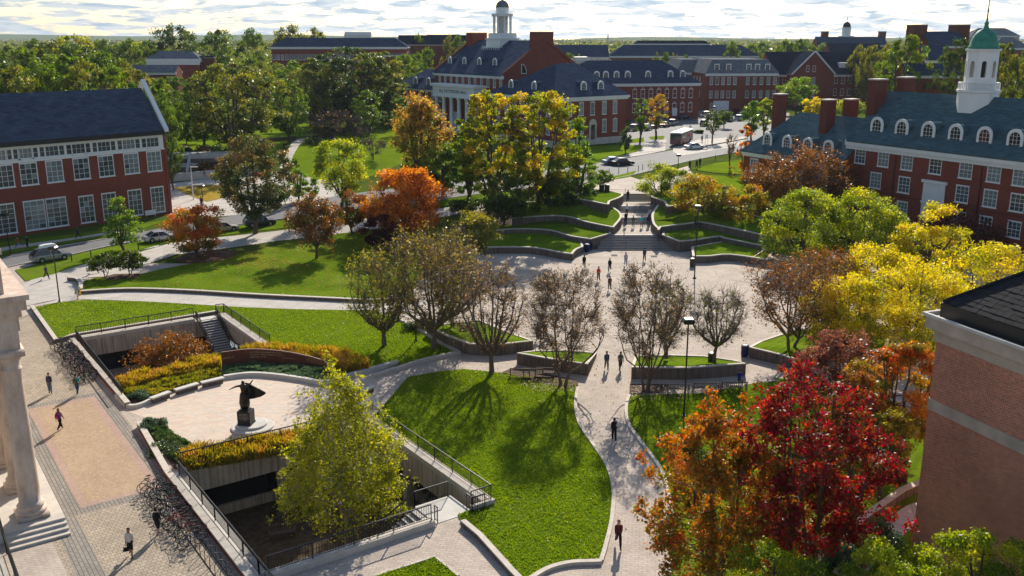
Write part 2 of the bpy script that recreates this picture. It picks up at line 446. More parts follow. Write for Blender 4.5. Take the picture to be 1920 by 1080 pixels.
def leaf_mat(name, stops, trans=0.45, rough=0.5, spec=0.35):
    m, t, p, o = new_mat(name)
    a = N(t, 'ShaderNodeAttribute'); a.attribute_name = 'tint'
    oi = N(t, 'ShaderNodeObjectInfo')
    f = math_node(t, 'ADD', a.outputs['Fac'], math_node(t, 'MULTIPLY', math_node(t, 'SUBTRACT', oi.outputs['Random'], 0.5), 0.14))
    n = len(stops)
    c = ramp_node(t, f, [(0.08+0.84*i/(n-1), s) for i, s in enumerate(stops)])
    t.links.new(c, p.inputs['Base Color'])
    p.inputs['Roughness'].default_value = rough; p.inputs['Specular IOR Level'].default_value = spec
    tr = N(t, 'ShaderNodeBsdfTranslucent')
    hs = N(t, 'ShaderNodeHueSaturation'); hs.inputs['Saturation'].default_value = 1.12; hs.inputs['Value'].default_value = 1.35
    t.links.new(c, hs.inputs['Color']); t.links.new(hs.outputs[0], tr.inputs[0])
    mxs = N(t, 'ShaderNodeMixShader'); mxs.inputs[0].default_value = trans
    t.links.new(p.outputs[0], mxs.inputs[1]); t.links.new(tr.outputs[0], mxs.inputs[2])
    t.links.new(mxs.outputs[0], o.inputs[0])
    return m
LM = {
 'green': leaf_mat('green leaves', [(0.045,0.085,0.010),(0.085,0.15,0.016),(0.15,0.22,0.022),(0.24,0.28,0.035)]),
 'olive': leaf_mat('olive green leaves', [(0.055,0.080,0.012),(0.115,0.145,0.016),(0.21,0.21,0.026),(0.36,0.29,0.045)]),
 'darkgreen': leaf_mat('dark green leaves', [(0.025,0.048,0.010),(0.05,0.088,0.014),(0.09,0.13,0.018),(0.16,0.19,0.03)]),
 'lime': leaf_mat('bright lime leaves', [(0.05,0.11,0.01),(0.10,0.20,0.015),(0.18,0.29,0.02),(0.30,0.36,0.04)], 0.45),
 'yellow': leaf_mat('golden yellow leaves', [(0.13,0.18,0.01),(0.40,0.38,0.012),(0.68,0.54,0.012),(0.78,0.56,0.02)], 0.5),
 'yellowgreen': leaf_mat('yellow green leaves', [(0.06,0.11,0.010),(0.15,0.22,0.012),(0.33,0.38,0.014),(0.58,0.52,0.02)], 0.5),
 'gold': leaf_mat('gold and copper leaves', [(0.09,0.12,0.012),(0.25,0.22,0.016),(0.46,0.31,0.022),(0.52,0.22,0.035)], 0.5),
 'plazaolive': leaf_mat('olive brown leaves', [(0.09,0.10,0.02),(0.17,0.16,0.03),(0.28,0.20,0.045),(0.38,0.24,0.06)], 0.42),
 'goldgreen': leaf_mat('olive gold leaves', [(0.09,0.13,0.010),(0.20,0.24,0.015),(0.40,0.37,0.02),(0.58,0.38,0.035)], 0.58),
 'coral': leaf_mat('coral and green leaves', [(0.09,0.14,0.012),(0.22,0.25,0.02),(0.46,0.27,0.06),(0.62,0.27,0.12)], 0.55),
 'orange': leaf_mat('orange leaves', [(0.20,0.08,0.012),(0.48,0.14,0.015),(0.68,0.23,0.02),(0.70,0.36,0.03)], 0.5),
 'orangegreen': leaf_mat('orange and green leaves', [(0.07,0.10,0.012),(0.25,0.19,0.016),(0.50,0.19,0.02),(0.56,0.09,0.022)], 0.45),
 'crimson': leaf_mat('crimson leaves', [(0.11,0.06,0.012),(0.21,0.016,0.02),(0.38,0.012,0.036),(0.54,0.10,0.025)], 0.5),
 'darkred': leaf_mat('dark maroon leaves', [(0.03,0.008,0.008),(0.07,0.014,0.012),(0.12,0.02,0.015),(0.19,0.04,0.02)], 0.4),
 'rust': leaf_mat('rust brown leaves', [(0.07,0.07,0.015),(0.17,0.095,0.02),(0.28,0.10,0.024),(0.34,0.13,0.035)], 0.4),
 'brown': leaf_mat('dry brown leaves', [(0.12,0.11,0.03),(0.20,0.155,0.05),(0.30,0.17,0.07),(0.40,0.22,0.10)], 0.35),
 'pinkgreen': leaf_mat('pink tipped green leaves', [(0.035,0.065,0.012),(0.09,0.12,0.02),(0.22,0.15,0.045),(0.42,0.16,0.09)], 0.42),
 'birch': leaf_mat('yellow green birch leaves', [(0.10,0.13,0.012),(0.22,0.25,0.016),(0.36,0.36,0.022),(0.52,0.45,0.04)], 0.5),
 'plum': leaf_mat('dusky rose leaves', [(0.08,0.05,0.03),(0.17,0.07,0.05),(0.28,0.09,0.06),(0.38,0.16,0.07)], 0.42),
 'hedge': leaf_mat('hedge leaves', [(0.02,0.045,0.012),(0.045,0.085,0.022),(0.08,0.13,0.04),(0.14,0.18,0.06)], 0.3, 0.35, 0.5),
 'bluegreen': leaf_mat('blue green juniper', [(0.03,0.06,0.03),(0.06,0.11,0.055),(0.10,0.16,0.08),(0.16,0.22,0.11)], 0.3),
 'reed': leaf_mat('autumn grass blades', [(0.10,0.13,0.012),(0.23,0.215,0.025),(0.40,0.28,0.045),(0.44,0.23,0.07)], 0.5),
}
USE_HAZE = True
# ------------------------------------------------------------------ trees
def np_mesh(name, verts, quads, mat, tint=None):
    me = bpy.data.meshes.new(name)
    nv, nf = len(verts), len(quads)
    k = quads.shape[1]
    me.vertices.add(nv); me.vertices.foreach_set('co', np.asarray(verts, np.float32).ravel())
    me.loops.add(nf*k); me.loops.foreach_set('vertex_index', np.asarray(quads, np.int32).ravel())
    me.polygons.add(nf); me.polygons.foreach_set('loop_start', np.arange(0, nf*k, k, dtype=np.int32))
    try: me.polygons.foreach_set('loop_total', np.full(nf, k, np.int32))
    except Exception: pass
    me.materials.append(mat)
    me.update(calc_edges=True)
    if tint is not None:
        a = me.attributes.new('tint', 'FLOAT', 'FACE')
        a.data.foreach_set('value', np.asarray(tint, np.float32))
    return me
def unit(a): return a/np.maximum(np.linalg.norm(a, axis=1, keepdims=True), 1e-6)
def leaf_cards(rng, cen, size, up=0.35, aspect=0.62, var=0.35):
    n = len(cen)
    nor = unit(rng.normal(size=(n,3)) + np.array([0,0,up]))
    t = unit(np.cross(nor, rng.normal(size=(n,3))))
    b = np.cross(nor, t)
    s = (size*(1+var*rng.normal(size=n))).clip(size*0.4, size*2)[:,None]
    fold = nor*s*0.12
    v = np.stack([cen-t*s*0.5, cen+b*s*0.5*aspect+fold, cen+t*s*0.5, cen-b*s*0.5*aspect+fold], 1).reshape(-1,3)
    q = np.arange(4*n).reshape(n,4)
    return v, q
def seg_tubes(P0, P1, r0, r1, n):
    d = unit(P1-P0)
    ref = np.where(np.abs(d[:,2:3]) > 0.9, np.array([[1.0,0,0]]), np.array([[0,0,1.0]]))
    a = unit(np.cross(d, ref)); b = np.cross(d, a)
    m = len(P0); ang = 2*np.pi*np.arange(n)/n
    ring = a[:,None,:]*np.cos(ang)[None,:,None] + b[:,None,:]*np.sin(ang)[None,:,None]
    v = np.concatenate([P0[:,None,:]+ring*r0[:,None,None], P1[:,None,:]+ring*r1[:,None,None]], 1)   # m,2n,3
    base = (np.arange(m)*2*n)[:,None]
    k = np.arange(n); k2 = (k+1)%n
    q = np.stack([k, k2, k2+n, k+n], 1)[None] + base[:,:,None]
    return v.reshape(-1,3), q.reshape(-1,4)
def bez(a, b, c, n):
    t = np.linspace(0,1,n+1)[:,None]
    return a*(1-t)**2 + 2*b*t*(1-t) + c*t*t
def env(shape, t):
    """crown radius (0..1) at height fraction t of the crown"""
    t = np.clip(t, 0, 1)
    if shape == 'round': return np.sqrt(np.clip(1-(2*t-1)**2, 0, 1))**0.85
    if shape == 'oval': return np.clip(np.sin(np.pi*np.clip(t*0.93+0.05,0,1)),0,1)**0.7
    if shape == 'globe': return np.sqrt(np.clip(1-((t-0.55)/0.52)**2, 0.02, 1))*np.where(t<0.3,0.75+t*0.8,1)
    if shape == 'dome': return np.clip(1-(t**2.6),0,1)**0.6*np.clip(0.55+t*2.2,0,1)
    if shape == 'vase': return np.clip(t*1.5+0.15,0,1)*np.clip(1.0-np.clip(t-0.62,0,1)**2*5.2,0,1)**0.6
    if shape == 'cone': return np.clip(1-t,0,1)**0.75*np.clip(0.5+t*4,0,1)
    if shape == 'column': return np.clip(np.sin(np.pi*np.clip(t*0.95+0.02,0,1)),0,1)**0.45
    if shape == 'weep': return np.clip(1-t**1.25,0,1)**0.7*np.clip(0.75+t*1.5,0,1)
    return np.ones_like(t)
TRI = 0
def make_tree_meshes(seed, H, Rx, kind, shape='round', z0=0.28, limbs=6, clumps=70, leaves=8000, leaf=0.3, clump=0.2,
                     trunk_r=None, twigs=0, bark='bark', flat=0.65, hue_top=0.3, fork=0.75, droop=0.0, stems=1, lean=0.0, wide=1.0, tw_r=0.012, empty=0.0, bias=0.0, mix=0.17, spread=(0.42,0.68)):
    global TRI
    rng = np.random.default_rng(seed)
    zc0 = H*z0; CH = H-zc0
    tr = trunk_r or max(0.12, H*0.022)
    # clump centres, biased towards the outside of the envelope
    pts = []
    while len(pts) < clumps:
        t = rng.uniform(0.0,1.0); rr = env(shape, np.array([t]))[0]
        rad = math.sqrt(rng.uniform(0.08,1.0))**0.8
        if rng.uniform() > rr+0.1: continue
        a = rng.uniform(0,2*np.pi)
        wob = 1+0.16*math.sin(3*a+seed)+0.10*math.sin(5*a+2.0*seed+4*t)
        r = Rx*rr*rad*wob*(1-clump*0.6)
        pts.append((r*math.cos(a)+lean*t, r*math.sin(a)*wide, zc0+CH*(0.04+0.90*t)))
    C = np.array(pts)
    P0, P1, A0, A1 = [], [], [], []
    def path(p, r0, r1):
        n = len(p)-1
        rr = np.linspace(r0, r1, n+1)
        for i in range(n):
            P0.append(p[i]); P1.append(p[i+1]); A0.append(rr[i]); A1.append(rr[i+1])
    limb_paths = []
    zf = zc0*fork
    for s in range(stems):
        off = np.array([0,0,0.0]) if stems == 1 else np.array([math.cos(2.4*s), math.sin(2.4*s), 0])*tr*1.4
        topz = zf*(1 if stems == 1 else 0.8)
        end = off*2.5 + np.array([rng.normal()*tr*0.6, rng.normal()*tr*0.6, topz])
        p = bez(off, off+np.array([0,0,topz*0.5]), end, 4)
        r0 = tr/math.sqrt(stems)
        path(np.vstack([[off*0.9+np.array([0,0,-0.3])], p[:1]]), r0*1.5, r0*1.25)
        path(p, r0*1.25, r0*0.92)
        L = max(2, limbs//stems)
        for k in range(L):
            a = 2*np.pi*(k+0.35*rng.uniform(-1,1))/L + s*1.3 + seed
            tt = (rng.uniform(0.5,0.8) if spread[0] < 0.5 else rng.uniform(0.25,0.8)) if k else 0.88
            rr = env(shape, np.array([tt]))[0]*Rx*(rng.uniform(*spread) if k else 0.08)
            e = np.array([rr*math.cos(a)+off[0]*3+lean*tt, rr*math.sin(a)*wide+off[1]*3, zc0+CH*tt])
            mid = end*0.45 + e*0.55 + (np.array([e[0]*0.25,e[1]*0.25,0.0]) if spread[0] > 0.5 else 0) + np.array([math.cos(a), math.sin(a), 0])*Rx*0.10*(1 if k else 0) - np.array([0,0,CH*0.05])
            q = bez(end, mid, e, 7)
            q[1:-1] += rng.normal(size=(6,3))*Rx*0.018
            path(q, r0*0.72, r0*0.16)
            limb_paths.append(q)
    LP = np.concatenate([q[1:] for q in limb_paths]); 
    TW0, TW1 = [], []
    for c in C:
        d = np.linalg.norm((LP-c)*np.array([1,1,0.8]), axis=1) + np.maximum(0, LP[:,2]-c[2]+Rx*0.1)*1.2
        i = int(np.argmin(d)); s = LP[i]
        e = c.copy()
        mid = (s*0.5+e*0.5)+np.array([0,0,abs(e[2]-s[2])*0.1+Rx*(0.05+droop*0.3)])+rng.normal(size=3)*Rx*0.03
        q = bez(s, mid, e, 4)
        path(q, tr*0.20, tr*0.05)
    P0 = np.array(P0); P1 = np.array(P1); A0 = np.array(A0); A1 = np.array(A1)
    big = A0 > tr*0.3
    v1, q1 = seg_tubes(P0[big], P1[big], A0[big], A1[big], 7)
    v2, q2 = seg_tubes(P0[~big], P1[~big], np.maximum(A0[~big],0.015), np.maximum(A1[~big],0.01), 4)
    V = [v1, v2]; Q = [q1, q2+len(v1)]
    base = len(v1)+len(v2)
    cr = Rx*clump*rng.uniform(0.7,1.3,size=len(C))
    lc = []
    if twigs:
        idx = rng.integers(0, len(C), twigs)
        st = C[idx] + rng.normal(size=(twigs,3))*cr[idx][:,None]*0.12
        out = unit(C[idx]-np.array([0,0,zc0+CH*0.15]))
        ed = C[idx] + (rng.normal(size=(twigs,3))*0.62+out*0.75)*cr[idx][:,None]*np.array([1,1,0.9])
        mid = (st+ed)/2 + rng.normal(size=(twigs,3))*cr[idx][:,None]*0.12
        rr = np.full(twigs, tw_r)
        va, qa = seg_tubes(st, mid, rr*1.3, rr, 3); vb, qb = seg_tubes(mid, ed, rr, rr*0.5, 3)
        # side shoots
        k = twigs
        j = rng.integers(0, twigs, k)
        e2 = mid[j] + (rng.normal(size=(k,3))*0.5+out[j]*0.5)*cr[idx[j]][:,None]*0.6
        vc, qc = seg_tubes(mid[j], e2, rr*0.8, rr*0.4, 3)
        V += [va, vb, vc]; Q += [qa+base, qb+base+len(va), qc+base+len(va)+len(vb)]
        lc = np.concatenate([ed, e2])
    V = np.concatenate(V); Q = np.concatenate(Q)
    # leaves
    n = leaves
    pc = rng.uniform(0.5,1.5,size=len(C))
    if empty: pc[rng.uniform(size=len(C)) < empty] *= 0.12
    ci = rng.choice(len(C), n, p=pc/pc.sum())
    g = rng.normal(size=(n,3)); g = g/np.linalg.norm(g,axis=1,keepdims=True)*(rng.uniform(size=(n,1))**0.38)
    # each clump is broken in sprays
    spray = unit(rng.normal(size=(len(C),14,3)))*np.array([1,1,flat])
    sp = spray[ci, rng.integers(0,14,n)]
    pos = C[ci] + (g*np.array([1,1,flat])*0.85 + sp*rng.uniform(0.1,0.95,size=(n,1)))*cr[ci][:,None]
    if droop:
        dl = rng.uniform(size=n)**1.6*droop*CH*0.35
        hx = rng.integers(0, 12, n)
        pos[:,0] += 0.15*np.sin(hx*2.1+ci); pos[:,1] += 0.15*np.cos(hx*1.7+ci)
        pos[:,2] -= dl
    if twigs and len(lc):
        k = int(n*0.7)
        jj = rng.integers(0, len(lc), k)
        pos[:k] = lc[jj] + rng.normal(size=(k,3))*leaf*0.9
    pos[:,2] = np.maximum(pos[:,2], zc0*0.35)
    # the crown is grown to the height and spread asked for
    fr = Rx/max(0.1,np.percentile(np.sqrt((pos[:,0]-lean*0.5)**2+(pos[:,1]/wide)**2),96)); ft = (H-zc0)/max(0.1,np.percentile(pos[:,2],99.3)-zc0)
    fr = min(max(fr,0.7),1.6); ft = min(max(ft,0.7),1.6)
    for A in (pos, V):
        up = A[:,2] > zc0
        A[:,2] = np.where(up, zc0+(A[:,2]-zc0)*ft, A[:,2])
        kk = np.clip(A[:,2]/max(zc0,0.1),0,1)
        A[:,0] *= 1+(fr-1)*kk; A[:,1] *= 1+(fr-1)*kk
    v, q = leaf_cards(rng, pos, leaf)
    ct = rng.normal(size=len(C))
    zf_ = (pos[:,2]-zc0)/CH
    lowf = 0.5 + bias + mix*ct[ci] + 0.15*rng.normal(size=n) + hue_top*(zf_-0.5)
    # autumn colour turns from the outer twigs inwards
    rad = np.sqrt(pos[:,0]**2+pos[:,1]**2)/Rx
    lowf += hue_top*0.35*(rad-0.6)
    trunk = np_mesh('trunk', V, Q, M[bark])
    crown = np_mesh('crown', v, q, LM[kind], np.clip(lowf, 0.0, 1.0))
    TRI += 2*len(q)+2*len(Q)
    return trunk, crown
def plant_tree(name, meshes, loc, rz, label, cat='tree', group=None, s=1.0, sz=None):
    t = thing(name, loc, rz, label, cat, group)
    t.scale = (s, s, sz or s)
    link('trunk', meshes[0], t); link('crown', meshes[1], t)
    return t
def tree_px(u, vb, vt, wpx, label, seed, kind, name='tree', base=None, group=None, zoff=0.0, cat='tree', **kw):
    """a tree rooted at ground pixel (u, vb), reaching row vt, wpx wide in the photograph"""
    if base is None: x, y, z = gat(u, vb)
    else: x, y, z = base
    z += zoff
    H = height_at(x, y, vt)-z
    dist = math.sqrt(y*y+x*x*0+(HC-z-H/2)**2)
    Rx = wpx/FPX*dist/2
    m = make_tree_meshes(seed, H, Rx, kind, **kw)
    return plant_tree(name, m, (x, y, z), 0, label, cat, group)
SHRUBN = 0
def bush_mesh(seed, rx, ry, h, kind, leaves, leaf, lumps=14, name='foliage'):
    global TRI
    rng = np.random.default_rng(seed)
    C = np.stack([rng.uniform(-1,1,lumps)*rx*0.75, rng.uniform(-1,1,lumps)*ry*0.75, rng.uniform(0.15,0.72,lumps)*h], 1)
    ci = rng.integers(0, lumps, leaves)
    g = unit(rng.normal(size=(leaves,3)))*rng.uniform(0.5,1.0,size=(leaves,1))
    pos = C[ci]+g*np.array([rx*0.36,ry*0.36,h*0.32])
    pos[:,2] = np.clip(pos[:,2], 0.02, None)
    v, q = leaf_cards(rng, pos, leaf)
    ct = rng.normal(size=lumps)
    tint = np.clip(0.45+0.12*ct[ci]+0.15*rng.normal(size=leaves), 0, 1)
    TRI += 2*leaves
    return np_mesh(name, v, q, LM[kind], tint)
# ------------------------------------------------------------------ ground
e1 = Vector((0.575, -0.818)); e2 = Vector((0.818, 0.575))
def V2(p): return Vector((p[0], p[1]))
A2 = Vector((-21.9, 57.5)); W2, D2 = 13.7, 15.4
PIT2 = [A2, A2+e2*W2, A2+e2*W2+e1*D2, A2+e1*D2]
A1 = Vector((-41.2, 85.6)); W1 = 13.4
PIT1 = [A1, A1+e2*W1, A1+e2*W1+e1*12.5, V2(at(415,683)), V2(at(310,700)), V2(at(232,748))]
def sheet(name, poly, z, mat, kind='structure', holes=()):
    loops = [[Vector((p[0],p[1],0)) for p in poly]]+[[Vector((p[0],p[1],0)) for p in h] for h in holes]
    tris = tessellate_polygon(loops)
    pts = [p for l in loops for p in l]
    fs = []
    for a, b, c in tris:
        n = (pts[b]-pts[a]).cross(pts[c]-pts[a]).z
        fs.append((a,b,c) if n > 0 else (a,c,b))
    me = bpy.data.meshes.new(name); me.from_pydata([(p.x,p.y,z) for p in pts], [], fs); me.materials.append(mat); me.update()
    return tag(link(name, me), kind=kind)
def drape(name, poly, off, mat, step=2.5, kind='structure'):
    """a sheet that follows the rising ground"""
    bm = bmesh.new()
    pts = [Vector((p[0],p[1],0)) for p in poly]
    tris = tessellate_polygon([pts])
    vsb = [bm.verts.new(p) for p in pts]
    for a, b, c in tris:
        n = (pts[b]-pts[a]).cross(pts[c]-pts[a]).z
        try: bm.faces.new((vsb[a],vsb[b],vsb[c]) if n > 0 else (vsb[a],vsb[c],vsb[b]))
        except ValueError: pass
    xs = [p.x for p in pts]; ys = [p.y for p in pts]
    for lo, hi, nrm in ((min(xs),max(xs),(1,0,0)), (min(ys),max(ys),(0,1,0))):
        k = math.ceil(lo/step)*step
        while k < hi:
            bmesh.ops.bisect_plane(bm, geom=bm.verts[:]+bm.edges[:]+bm.faces[:], plane_co=(k,k,0), plane_no=nrm, dist=1e-4)
            k += step
    bmesh.ops.triangulate(bm, faces=bm.faces[:])
    for v in bm.verts: v.co.z = terrain(v.co.x, v.co.y)+off
    me = bpy.data.meshes.new(name); bm.to_mesh(me); bm.free(); me.materials.append(mat)
    return tag(link(name, me), kind=kind)
def gp(*px): return [gat(u, v)[:2] for u, v in px]
def smooth_line(pts, n=6, closed=False):
    P = [V2(p) for p in pts]; out = []
    N_ = len(P)
    rng_ = range(N_ if closed else N_-1)
    for i in rng_:
        p0 = P[(i-1)%N_] if closed or i > 0 else P[i]; p1 = P[i]; p2 = P[(i+1)%N_]; p3 = P[(i+2)%N_] if closed or i+2 < N_ else p2
        for k in range(n):
            t = k/n
            out.append(0.5*((2*p1)+(-p0+p2)*t+(2*p0-5*p1+4*p2-p3)*t*t+(-p0+3*p1-3*p2+p3)*t**3))
    if not closed: out.append(P[-1])
    return out
def wall_line(name, pts, wd, h, mat, parent=None, z=None, cap=None, kind='structure', zb=-0.05, label=None, cat=None, hs=None):
    """a kerb or low wall along a line on the ground; optional coping"""
    P = [V2(p) for p in pts]
    mb = MB(); cb = MB()
    n = len(P); L = []; Rr = []
    for i in range(n):
        d = (P[min(i+1,n-1)]-P[max(i-1,0)])
        if d.length < 1e-6: d = Vector((1,0))
        d.normalize(); nn = Vector((-d.y, d.x))
        L.append(P[i]+nn*wd/2); Rr.append(P[i]-nn*wd/2)
    def strip(m, z0f, z1f, ex=0.0):
        vs = []
        for i in range(n):
            nn = (L[i]-Rr[i]).normalized()
            l = L[i]+nn*ex; r = Rr[i]-nn*ex
            vs += [(l.x,l.y,z0f(i)),(r.x,r.y,z0f(i)),(r.x,r.y,z1f(i)),(l.x,l.y,z1f(i))]
        fs = []
        for i in range(n-1):
            a = 4*i; b = a+4
            for k in range(4): fs.append((a+k, b+k, b+(k+1)%4, a+(k+1)%4))
        fs += [(0,1,2,3), (4*n-1,4*n-2,4*n-3,4*n-4)]
        m.add(vs, fs)
    zz_ = lambda i: (terrain(*P[i]) if z is None else z)
    hh = lambda i: (h if hs is None else hs[min(i*len(hs)//n, len(hs)-1)])
    strip(mb, lambda i: zz_(i)+zb, lambda i: zz_(i)+hh(i))
    o = mb.build(name, mat, parent)
    if cap:
        strip(cb, lambda i: zz_(i)+hh(i)+0.002, lambda i: zz_(i)+hh(i)+0.08, 0.04)
        cb.build('coping', M['coping'], o)
    if parent is None: tag(o, label, cat, kind=None if cat else kind)
    return o
# rising ground behind the plaza, finer near, and the wide land to the horizon
def grid(name, x0, x1, y0, y1, step, mat, zf):
    nx = int((x1-x0)/step); ny = int((y1-y0)/step)
    xs = np.linspace(x0,x1,nx+1); ys = np.linspace(y0,y1,ny+1)
    v = [(x,y,zf(x,y)) for y in ys for x in xs]
    f = [(j*(nx+1)+i, j*(nx+1)+i+1, (j+1)*(nx+1)+i+1, (j+1)*(nx+1)+i) for j in range(ny) for i in range(nx)]
    me = bpy.data.meshes.new(name); me.from_pydata(v, [], f); me.materials.append(mat)
    return tag(link(name, me), kind='structure')
sheet('plaza_paving', [(-12,117.4),(46,117.4),(46,126.0),(-12,126.0)], 0.012, M['paver_plaza'])
grid('rising_ground', -140, 140, 117.5, 320, 2.5, M['terrain'], terrain)
sheet('ground', [(-140,-20),(140,-20),(140,117.5),(-140,117.5)], 0.0, M['paver_plaza'], holes=[PIT1, PIT2])
sheet('far_ground', [(-5000,-60),(-140,-60),(-140,320),(140,320),(140,-60),(5000,-60),(5000,6200),(-5000,6200)], 3.9, M['far_land'])
for nm, pl in (('near_ground', [(-140,-60),(140,-60),(140,-20),(-140,-20)]),):
    sheet(nm, pl, 0.0, M['terrain'])
# walkway left of the courts: tan field, grey border, pink frame, buff centre
E1 = Vector((0.575,-0.818)); 
def AXp(s, t):                              # along the walk (s, towards camera) and across (t) from the plinth corner line
    return Vector((-26.9, 50.3)) + E1*s + e2*t
walkl = V2(at(125,987))
def WK(s, t): return walkl + E1*s + e2*t
WW = 6.9
sheet('walkway_paving', [WK(-50,-1.0), WK(-50,WW+0.1), WK(24,WW+0.1), WK(24,-1.0)], 0.004, M['paver_tan'])
sheet('walkway_border', [WK(-22.2,-0.9), WK(-22.2,WW-0.02), WK(-1.1,WW-0.02), WK(-1.1,-0.9)], 0.008, M['paver_grey'])
sheet('walkway_band', [WK(-21.4,1.15), WK(-21.4,6.05), WK(-1.9,6.05), WK(-1.9,1.15)], 0.012, M['paver_pink'])
sheet('walkway_centre', [WK(-20.9,1.65), WK(-20.9,5.55), WK(-2.4,5.55), WK(-2.4,1.65)], 0.016, M['paver_buff'])
sheet('walkway_edge_strip', [WK(-1.05,-0.6), WK(-1.05,0.7), WK(24,0.7), WK(24,-0.6)], 0.008, M['paver_grey'])
# statue terrace
ter = smooth_line([at(*p) for p in [(232,768),(285,752),(330,738),(378,724),(420,712),(470,706),(520,709),(570,716),(612,722),(660,706),(700,696)]], 4)
ter += [V2(at(*p)) for p in [(745,700),(720,735),(690,765),(680,800)]]
ter += smooth_line([at(*p) for p in [(640,812),(560,824),(470,833),(420,838),(370,838),(335,826),(318,812),(303,795)]], 4)
sheet('statue_terrace', ter, 0.004, M['flag'])
# lawns near the camera
lawns = {}
L4 = [at(*p) for p in [(765,708),(820,698),(870,693),(955,702),(1068,716)]] + smooth_line([at(*p) for p in [(1083,728),(1079,760),(1086,795),(1112,835),(1138,875),(1150,920),(1147,975),(1137,1020),(1127,1054)]], 4) \
   + smooth_line([at(*p) for p in [(1115,1056),(1070,1058),(1030,1068),(1000,1084),(975,1100)]], 3) + [at(*p) for p in [(960,1079),(900,1012),(868,985)]]
pitr = [A2+e2*(W2+0.45)+e1*(D2+0.1), A2+e2*(W2+0.45)-e1*0.6]
L4 = L4 + [at(858,966)] + pitr
sheet('main_lawn', L4, 0.06, M['grass'])
L5 = smooth_line([at(*p) for p in [(1180,742),(1174,765),(1178,795),(1200,828),(1226,862),(1245,895),(1256,950),(1258,1010),(1254,1080)]], 4) + [at(*p) for p in [(1250,1200),(1500,1500)]] + [(16.5,32),(24,44),(31,60),(30,73),(22,75.5)] + [at(*p) for p in [(1540,735),(1480,712),(1400,722),(1320,738)]]
sheet('right_lawn', L5, 0.06, M['grass'])
L6 = [at(*p) for p in [(700,1083),(815,1046),(860,1082),(800,1180)]]
sheet('corner_lawn', L6, 0.06, M['grass'])
L1 = [at(*p) for p in [(60,578),(110,568),(160,563),(260,566),(350,571),(450,577),(550,581),(700,584)]] + [at(*p) for p in [(735,596),(770,614),(812,640),(850,661),(800,672),(745,686),(700,694),(692,690),(640,668),(560,655)]] \
   + [PIT1[2]+e2*0.5, PIT1[1]+e2*0.5-e1*0.4, PIT1[1]-e1*1.5+e2*0.2, PIT1[0]-e1*1.5-e2*0.4] + [at(108,640)]
sheet('court_lawn', L1, 0.06, M['grass'])
L2 = [at(152,543),at(163,524),at(240,520)] + [at(*p) for p in [(300,505),(420,485),(520,458),(620,440),(700,425)]]
L2 = gp((150,545),(158,528),(180,521),(240,521),(300,506),(420,484),(520,460),(640,438),(740,430),(830,428),(870,440),(880,470),(800,510),(770,545),(705,566),(600,562),(480,557),(350,549),(240,545))
drape('sloping_lawn', L2, 0.07, M['grass'])
# streets, pavements and the far lawns, on the rising ground
street_lo = [(-60,520),(20,500),(120,481),(200,463),(290,447),(400,430),(480,417),(640,396),(820,375),(960,358),(1085,345),(1180,330),(1290,303),(1395,283),(1500,262)]
street_hi = [(1500,238),(1390,252),(1310,267),(1270,280),(1180,296),(1080,312),(960,328),(820,345),(640,366),(480,394),(440,404),(330,422),(220,445),(120,461),(20,480),(-60,495)]
drape('street', gp(*street_lo)+gp(*street_hi), 0.04, M['asphalt'])
wk = [(-60,560),(40,545),(100,530),(165,499),(330,465),(520,440),(700,420),(860,398),(960,385),(1085,372),(1150,366),(1155,348),(1085,358),(960,366),(820,386),(640,408),(480,430),(335,448),(165,490),(60,520),(-60,535)]
drape('street_side_walk', gp((30,545),(45,575),(150,553),(152,543),(165,521),(262,515),(262,500),(330,478),(520,452),(700,430),(860,402),(980,388),(990,376),(820,392),(640,416),(480,438),(335,452),(260,474),(165,494),(60,524)), 0.055, M['sidewalk'])
drape('verge', gp((28,507),(48,528),(100,515),(165,493),(262,470),(335,450),(480,434),(640,412),(820,390),(980,370),(960,360),(820,377),(640,398),(480,419),(400,432),(290,449),(200,465),(120,483)), 0.07, M['grass'])
drape('long_path', gp((80,572),(150,561),(260,565),(350,570),(450,576),(550,580),(705,583),(780,600),(800,560),(705,568),(600,564),(480,559),(350,551),(240,547),(150,546)), 0.03, M['sidewalk'])
drape('building_verge', gp((-60,470),(0,455),(130,440),(250,424),(318,410),(318,402),(335,404),(300,418),(262,431),(215,441),(130,456),(20,475),(-60,490)), 0.05, M['grass'])
drape('building_walk', gp((-60,478),(20,462),(130,448),(215,434),(225,437),(130,452),(20,469),(-60,486)), 0.09, M['sidewalk'])
# broad paved forecourt left behind the street and the golden triangle lawn
drape('forecourt', gp((318,412),(318,345),(420,330),(560,318),(640,325),(640,366),(480,394),(440,404)), 0.05, M['sidewalk'])
drape('golden_lawn', gp((322,352),(395,347),(440,350),(432,368),(388,379)), 0.09, M['grass_dry'])
drape('hall_lawn', gp((528,318),(545,292),(568,264),(650,256),(745,240),(760,262),(766,300),(700,330),(600,338)), 0.06, M['grass_far'])
drape('far_lawn', gp((318,312),(318,275),(330,250),(480,232),(620,228),(750,236),(700,246),(620,252),(560,257),(520,282),(440,300)), 0.05, M['grass_far'])
drape('hall_path', gp((524,316),(536,290),(548,268),(556,262),(580,258),(562,272),(550,292),(540,318)), 0.09, M['sidewalk'])
drape('upper_plaza', gp((1090,345),(1175,330),(1200,338),(1290,312),(1300,330),(1272,360),(1245,378),(1168,377),(1150,366),(1090,352)), 0.09, M['paver_plaza'])
drape('corner_grass', gp((1140,334),(1193,321),(1180,333),(1150,338)), 0.11, M['grass_far'])
drape('street_lawn', gp((1295,318),(1345,306),(1392,300),(1392,328),(1340,325)), 0.10, M['grass_far'])
drape('street_lawn', gp((1298,328),(1392,332),(1400,370),(1330,360)), 0.10, M['grass_far'])
